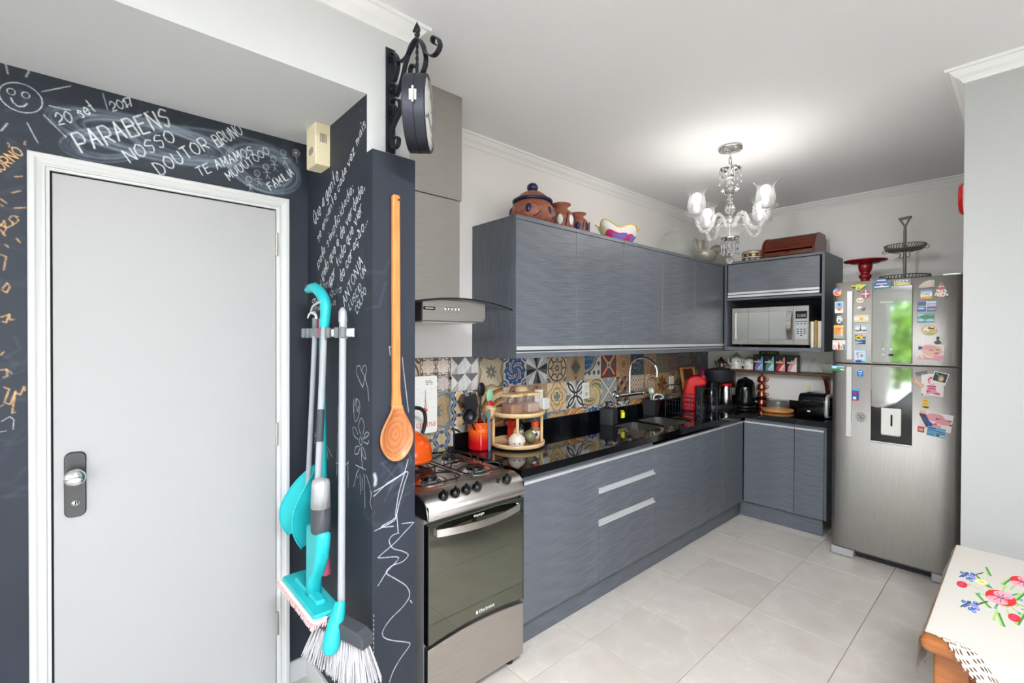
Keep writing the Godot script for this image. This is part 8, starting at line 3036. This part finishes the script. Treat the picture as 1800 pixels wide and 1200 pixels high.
# ---------------------------------------------------------------- chandelier
func chandelier():
	var c := V(2.91, 0, -1.238)
	var o := thing("chandelier", "crystal chandelier with four lit glass tulip shades hanging from the kitchen ceiling", "chandelier", c)
	var s := mb()
	lathe(s, [0.0, 2.672, 0.018, 2.672, 0.030, 2.678, 0.066, 2.684, 0.070, 2.690, 0.066, 2.6995, 0.0, 2.6995], 32, Transform3D.IDENTITY, 0.0, 0)
	put("ceiling_rose", s, M.bright_steel, o)
	s = mb()
	for i in 24:
		var a := TAU * i / 24
		ball(s, V(sin(a) * 0.060, 2.683, cos(a) * 0.060), 0.0075, 8)
		ball(s, V(sin(a + 0.13) * 0.040, 2.678, cos(a + 0.13) * 0.040), 0.006, 8)
	put("rose_beads", s, M.crystal, o, "ring of cut glass beads")
	s = mb()
	tube(s, v3([0, 2.60, 0, 0, 2.675, 0]), 0.005, 8)
	lathe(s, [0.0, 2.598, 0.010, 2.60, 0.011, 2.63, 0.006, 2.636, 0.0, 2.636], 14)
	put("hanging_rod", s, M.bright_steel, o)
	# stacked glass of the stem
	s = mb()
	faceted = true
	lathe(s, [0.0, 2.596, 0.012, 2.594, 0.040, 2.580, 0.062, 2.572, 0.064, 2.566, 0.040, 2.568, 0.020, 2.556, 0.018, 2.545, 0.028, 2.530, 0.018, 2.515, 0.026, 2.500, 0.018, 2.485, 0.022, 2.465, 0.018, 2.450, 0.0, 2.450], 10)
	put("upper_stem", s, M.crystal, o)
	s = mb()
	lathe(s, [0.0, 2.405, 0.016, 2.405, 0.030, 2.414, 0.046, 2.424, 0.053, 2.436, 0.050, 2.446, 0.030, 2.450, 0.0, 2.452], 12)
	put("collar", s, M.crystal, o, "faceted glass collar")
	s = mb()
	lathe(s, [0.0, 2.262, 0.013, 2.262, 0.022, 2.275, 0.014, 2.288, 0.024, 2.300, 0.032, 2.318, 0.030, 2.335, 0.016, 2.352, 0.014, 2.362, 0.024, 2.375, 0.014, 2.385, 0.015, 2.404, 0.0, 2.404], 8)
	faceted = false
	put("baluster", s, M.crystal, o, "turned glass baluster")
	s = mb()
	tube(s, v3([0, 2.14, 0, 0, 2.60, 0]), 0.005, 8)
	put("core", s, M.bright_steel, o)
	s = mb()
	lathe(s, [0.0, 2.262, 0.030, 2.258, 0.036, 2.250, 0.028, 2.238, 0.048, 2.226, 0.085, 2.215, 0.100, 2.200, 0.095, 2.186, 0.060, 2.165, 0.045, 2.150], 30)
	put("hub_bowl", s, M.chandelier_glass, o, "clear glass hub bowl")
	s = mb()
	lathe(s, [0.0, 2.135, 0.046, 2.135, 0.052, 2.140, 0.052, 2.150, 0.046, 2.155, 0.0, 2.155], 28)
	lathe(s, [0.0, 2.262, 0.020, 2.262, 0.020, 2.235, 0.0, 2.235], 18)
	put("metal_ring", s, M.bright_steel, o)
	# drops
	for ring in [[0.060, 2.567, 2.485, 6], [0.049, 2.137, 2.055, 12]]:
		for i in ring[3]:
			var a: float = TAU * i / ring[3] + 0.2
			var q := V(sin(a) * ring[0], 0, cos(a) * ring[0])
			s = mb()
			lathe(s, [0.0, 0.0, 0.005, 0.004, 0.0045, 0.055, 0.0, 0.060], 6, TR(q + V(0, ring[2] + 0.012, 0)))
			ball(s, q + V(0, ring[1] - 0.006, 0), 0.006, 8)
			lathe(s, [0.0, -0.016, 0.009, -0.004, 0.007, 0.006, 0.0, 0.012], 6, TR(q + V(0, ring[2], 0)))
			put("drop", s, M.crystal, o, "hanging glass prism")
	s = mb()
	lathe(s, [0.0, 1.986, 0.014, 1.992, 0.022, 2.003, 0.023, 2.009, 0.020, 2.018, 0.010, 2.028, 0.0, 2.031], 12)
	tube(s, v3([0, 2.03, 0, 0, 2.14, 0]), 0.0015, 5)
	put("ball_drop", s, M.crystal, o, "large cut glass ball")
	# four arms
	for turn in [339.0, 247.0, 68.0, 146.0]:
		var a := deg_to_rad(turn)
		var b := Basis(V(0, 1, 0), a)
		s = mb()
		var pts := smooth([b * V(0, 2.215, 0.030), b * V(0, 2.262, 0.055), b * V(0, 2.280, 0.085), b * V(0, 2.262, 0.115), b * V(0, 2.205, 0.140), b * V(0, 2.170, 0.175), b * V(0, 2.175, 0.215), b * V(0, 2.215, 0.245), b * V(0, 2.250, 0.250)], 5)
		tube(s, pts, 0.0105, 10)
		var arm := put("arm", s, M.cut_glass, o, "twisted S-shaped glass arm")
		s = mb()
		for w in 2:
			var p := []
			for k in pts.size():
				var f := Basis((pts[mini(k + 1, pts.size() - 1)] - pts[maxi(k - 1, 0)]).normalized(), k * 0.75 + w * PI)
				p.append(pts[k] + f * V(0, 0, 0) + f * (b * V(0.0095, 0, 0)))
			tube(s, p, 0.0030, 6)
		put("twist", s, M.crystal, arm)
		var at := b * V(0, 0, 0.250)
		s = mb()
		lathe(s, [0.012, 2.252, 0.030, 2.256, 0.056, 2.266, 0.066, 2.280, 0.060, 2.280, 0.034, 2.268, 0.0, 2.264], 24, TR(at), 0.05, 12, 2.258)
		put("drip_dish", s, M.shade_glass, arm)
		s = mb()
		lathe(s, [0.0, 2.262, 0.020, 2.264, 0.021, 2.300, 0.019, 2.312, 0.0, 2.314], 18, TR(at))
		var cup := put("lamp_holder", s, M.silver_plastic, o)
		cup.name = "lamp_holder"
		s = mb()
		lathe(s, [0.024, 2.268, 0.040, 2.280, 0.052, 2.306, 0.052, 2.330, 0.045, 2.360, 0.043, 2.378, 0.052, 2.400, 0.066, 2.416], 36, TR(at), 0.12, 6, 2.375)
		put("tulip_shade", s, M.shade_glass, o, "frilled clear glass tulip shade")
		s = mb()
		lathe(s, [0.0, 2.314, 0.013, 2.314, 0.018, 2.335, 0.025, 2.352, 0.027, 2.366, 0.023, 2.382, 0.012, 2.391, 0.0, 2.393], 22, TR(at))
		put("bulb", s, M.bulb, o, "glowing white bulb")
		var l := OmniLight3D.new()
		l.name = "chandelier_lamp"
		l.position = at + V(0, 2.362, 0)
		l.light_color = Color(1.0, 0.985, 0.96)
		l.light_energy = LAMP_E
		l.omni_range = 12.0
		l.omni_attenuation = 2.0
		l.light_size = 0.03
		l.shadow_enabled = true
		o.add_child(l, true)

const LAMP_E := 0.042

func added_ceiling_lamps():  # unseen fittings, added to brighten the room and the far kitchen
	for p in [[0.25, 0.45, "square ceiling panel lamp added for more light between the dining table and the chalkboard, nearer to the fridge"], [-2.40, 2.20, "square ceiling panel lamp added for more light in the living area, farther from the fridge"]]:
		var o := thing("added_panel_lamp", p[2], "ceiling lamp", V(p[0], CEIL - 0.03, p[1]), 0, "added ceiling panel lamps")
		var s := mb()
		for b in [[-0.31, -0.31, 0.31, -0.29], [-0.31, 0.29, 0.31, 0.31], [-0.31, -0.29, -0.29, 0.29], [0.29, -0.29, 0.31, 0.29]]:
			box(s, V(b[0], -0.004, b[1]), V(b[2], 0.0295, b[3]), 0.002)
		put("frame", s, M.paint_white, o)
		s = mb()
		box(s, V(-0.289, 0.0, -0.289), V(0.289, 0.028, 0.289))
		put("lamp_panel", s, M.added_lamp_glow, o, "glowing diffuser")

	var t := thing("added_spotlight", "white cylinder spotlight added out of view beside the chalkboard to brighten the kitchen", "spotlight", SPOT_AT)
	var s := mb()
	lathe(s, [0.0, CEIL - SPOT_AT.y - 0.025, 0.05, CEIL - SPOT_AT.y - 0.022, 0.055, CEIL - SPOT_AT.y - 0.001, 0.0, CEIL - SPOT_AT.y - 0.001], 24)
	lathe(s, [0.008, 0.02, 0.008, CEIL - SPOT_AT.y - 0.02], 12)
	put("bracket", s, M.paint_white, t)
	var aim := Transform3D(Basis.looking_at(SPOT_TO - SPOT_AT), Vector3.ZERO)
	s = mb()
	lathe(s, [0.0, -0.16, 0.055, -0.155, 0.062, -0.14, 0.062, -0.018, 0.058, -0.018, 0.056, -0.03, 0.0, -0.03], 28, aim * TR(Vector3.ZERO, -90))
	put("head", s, M.paint_white, t)
	s = mb()
	lathe(s, [0.0, -0.028, 0.055, -0.028, 0.055, -0.024, 0.0, -0.022], 28, aim * TR(Vector3.ZERO, -90))
	put("lamp_lens", s, M.added_lamp_glow, t, "glowing lens")

# ---------------------------------------------------------------- dining table at the right edge
func table():
	var o := thing("dining_table", "wooden dining table with a rounded top edge under the embroidered cloth", "table", V(1.60, 0, -0.185))
	var s := mb()
	var L := 1.70
	var W := 0.80
	prism(s, v2([0.0, 0.732, 0.010, 0.724, L - 0.010, 0.724, L, 0.732, L + 0.004, 0.745, L, 0.756, L - 0.012, 0.760, 0.012, 0.760, 0.0, 0.756, -0.004, 0.745]), W, Transform3D(Basis(V(0, 0, 1), V(0, 1, 0), V(-1, 0, 0)), V(W, 0, 0)), 0.010, true)
	put("tabletop", s, M.table_wood, o)
	for b in [[0.075, 0.05, 0.095, L - 0.05], [W - 0.095, 0.05, W - 0.075, L - 0.05], [0.095, 0.05, W - 0.095, 0.07], [0.095, L - 0.07, W - 0.095, L - 0.05]]:
		s = mb()
		box(s, V(b[0], 0.62, b[1]), V(b[2], 0.7235, b[3]), 0.003)
		put("apron", s, M.table_wood, o)
	for x in [0.065, W - 0.065]:
		for z in [0.055, L - 0.055]:
			s = mb()
			prism(s, rrect(0.07, 0.07, 0.008, 3), 0.16, TR(V(x, 0.5635, z), -90), 0.004)
			lathe(s, [0.0, 0.0, 0.018, 0.0, 0.020, 0.04, 0.030, 0.30, 0.034, 0.46, 0.026, 0.475, 0.036, 0.49, 0.026, 0.505, 0.034, 0.53, 0.030, 0.563], 20, TR(V(x, 0, z)))
			put("leg", s, M.table_wood, o, "turned wooden leg")
	# the cloth lies askew: at the near corner it leaves the wood bare and hangs lower and lower along the side
	var cl := thing("tablecloth", "cream tablecloth with embroidered poppies and a crocheted lace border", "tablecloth", V(1.60, 0.7606, -0.185))
	s = mb()
	box(s, V(0.030, 0.0, 0.004), V(W + 0.003, 0.0025, L - 0.05), 0.001)
	put("cloth_back", s, M.cloth_white, cl)
	s = mb()
	quad(s, V(0.030, 0.0028, 0.80), V(W, 0.0028, 0.80), V(W, 0.0028, 0.006), V(0.030, 0.0028, 0.006))
	put("embroidery", s, M.embroidery, cl, "embroidered red poppies, blue flowers and leaves")
	# the hanging lace: strips that follow the side of the table
	s = mb()
	group_at += 1
	s.set_smooth_group(group_at)
	var n := 40
	for i in n:
		for j in 16:
			var q := []
			var uv := []
			for c in [[i, j], [i + 1, j], [i + 1, j + 1], [i, j + 1]]:
				var z := 0.002 + 0.9 * pow(c[0] / float(n), 1.6)
				var drop := clampf((z - 0.045) * 1.2, -0.026, 0.20) + 0.004 * sin(z * 95.0)
				var t: float = c[1] / 16.0
				var dist := t * (drop + 0.035)
				var p := V(0.032 - dist, 0.0029, z) if dist < 0.034 else V(-0.002 - minf(0.006, (dist - 0.034) * 0.8) - 0.004 * (1.0 + sin(z * 22.0)) * t, 0.0029 - (dist - 0.034), z)
				q.append(p)
				uv.append(Vector2(z * 5.0, maxf(0.03, 1.0 - (drop + 0.035 - dist) * 5.0)))
			quad(s, q[3], q[2], q[1], q[0], [uv[3], uv[2], uv[1], uv[0]])
	put("lace_border", s, M.lace, cl, "crocheted lace edge with rows of holes")
	# lace along the end towards the fridge
	s = mb()
	group_at += 1
	s.set_smooth_group(group_at)
	for i in n:
		for j in 4:
			var q := []
			var uv := []
			for c in [[i, j], [i + 1, j], [i + 1, j + 1], [i, j + 1]]:
				var x: float = 0.035 + (W - 0.04) * c[0] / float(n)
				var t: float = c[1] / 4.0
				var d := t * (0.15 + 0.006 * sin(x * 95.0))
				q.append(V(x, 0.0026 - maxf(0.0, d - 0.01), 0.004 - minf(d, 0.011) - 0.004 * t - 0.006 * t * sin(x * 24.0)))
				uv.append(Vector2(x * 5.0, 1.0 - (0.15 - d) * 5.0))
			quad(s, q[3], q[0], q[1], q[2], [uv[3], uv[0], uv[1], uv[2]])
	put("lace_border", s, M.lace, cl, "crocheted lace edge on the side towards the fridge")
	# two more legs that the oven door mirrors belong to a chair pushed in
	for k in 2:
		chair(V(1.42, 0, 0.45 + k * 0.62), PI / 2, "dark wooden dining chair pushed up to the table" + ("" if k == 0 else ", second one along"))

func chair(at: Vector3, turn: float, label: String):
	var o := thing("dining_chair", label, "chair", at, turn)
	var s := mb()
	prism(s, rrect(0.42, 0.40, 0.03, 4), 0.035, TR(V(0, 0.43, 0), -90), 0.008)
	put("seat", s, M.brown_wood, o)
	for q in [[-0.18, 0.17], [0.18, 0.17], [-0.18, -0.17], [0.18, -0.17]]:
		s = mb()
		tube(s, [V(q[0], 0.0, q[1]), V(q[0], 0.43, q[1])], [0.014, 0.021], 12)
		put("leg", s, M.brown_wood, o)
	s = mb()
	for x in [-0.18, 0.18]:
		tube(s, v3([x, 0.44, -0.18, x, 0.92, -0.25]), 0.016, 10)
	put("back_post", s, M.brown_wood, o)
	for y in [0.62, 0.75, 0.88]:
		s = mb()
		box(s, V(-0.18, y - 0.03, -0.26 + (0.92 - y) * 0.15), V(0.18, y + 0.03, -0.245 + (0.92 - y) * 0.15), 0.003)
		put("back_slat", s, M.brown_wood, o)

# ---------------------------------------------------------------- the garden that the fridge mirrors
func outside():
	var s := mb()
	box(s, V(-20, -0.35, -14), V(10, -0.25, 18))
	tag(put("lawn", s, M.lawn, self), "green lawn outside the garden doors", "lawn", "", "structure")
	s = mb()
	box(s, V(-10.2, -0.24, -6.0), V(WX - 0.21, -0.02, 9.0))  # unseen pale paving, added to throw daylight up to the ceiling
	tag(put("bounce_paving", s, M.bounce_paving, self), "pale paving added outside the glazed doors to bounce daylight in", "bounce_paving", "", "structure")
	var k := 0
	for t in [[-11.6, -2.9, 3.4, 1.5], [-12.3, -0.2, 4.2, 1.9], [-11.6, 2.6, 3.2, 1.5], [-12.6, 5.2, 4.0, 1.8], [-12.5, -5.6, 4.2, 1.9]]:
		k += 1
		var o := thing("garden_tree", "leafy garden tree outside the glazed doors, number %d from the house corner" % k, "tree", V(t[0], -0.26, t[1]), 0, "garden trees")
		o.set_meta("label", ["light green leafy garden tree at the middle of the paving edge", "dark leafy garden tree left of the middle one", "light green leafy garden tree opposite the dining table", "tall dark garden tree farthest towards the lawn", "light green leafy garden tree at the far corner of the house"][k - 1])
		s = mb()
		tube(s, smooth([V(0, 0, 0), V(0.08, 0.8, 0.05), V(-0.05, 1.6, 0.0), V(0.0, t[2] * 0.7, 0.1)]), 0.10, 10)
		put("trunk", s, M.brown_wood, o)
		var leaf := mb()
		leaf.set_smooth_group(-1)
		prism(leaf, v2([0, -0.09, 0.045, -0.03, 0.05, 0.03, 0, 0.09, -0.05, 0.03, -0.045, -0.03]), 0.002)
		leaf.generate_normals()
		var mm := MultiMesh.new()
		mm.transform_format = MultiMesh.TRANSFORM_3D
		mm.mesh = leaf.commit()
		mm.instance_count = 1500
		for i in 1500:
			var d := V(rng.randfn(), rng.randfn(), rng.randfn()).normalized() * pow(rng.randf(), 0.4)
			var p := V(d.x * t[3], t[2] * 0.55 + d.y * t[2] * 0.5, d.z * t[3])
			mm.set_instance_transform(i, Transform3D(Basis.from_euler(V(rng.randf() * TAU, rng.randf() * TAU, rng.randf() * TAU)).scaled(V(1.5, 1.5, 1.5)), p))
		var mi := MultiMeshInstance3D.new()
		mi.multimesh = mm
		mi.material_override = M.leaf_a if k % 2 else M.leaf_b
		mi.name = "foliage"
		mi.set_meta("kind", "stuff")
		o.add_child(mi)
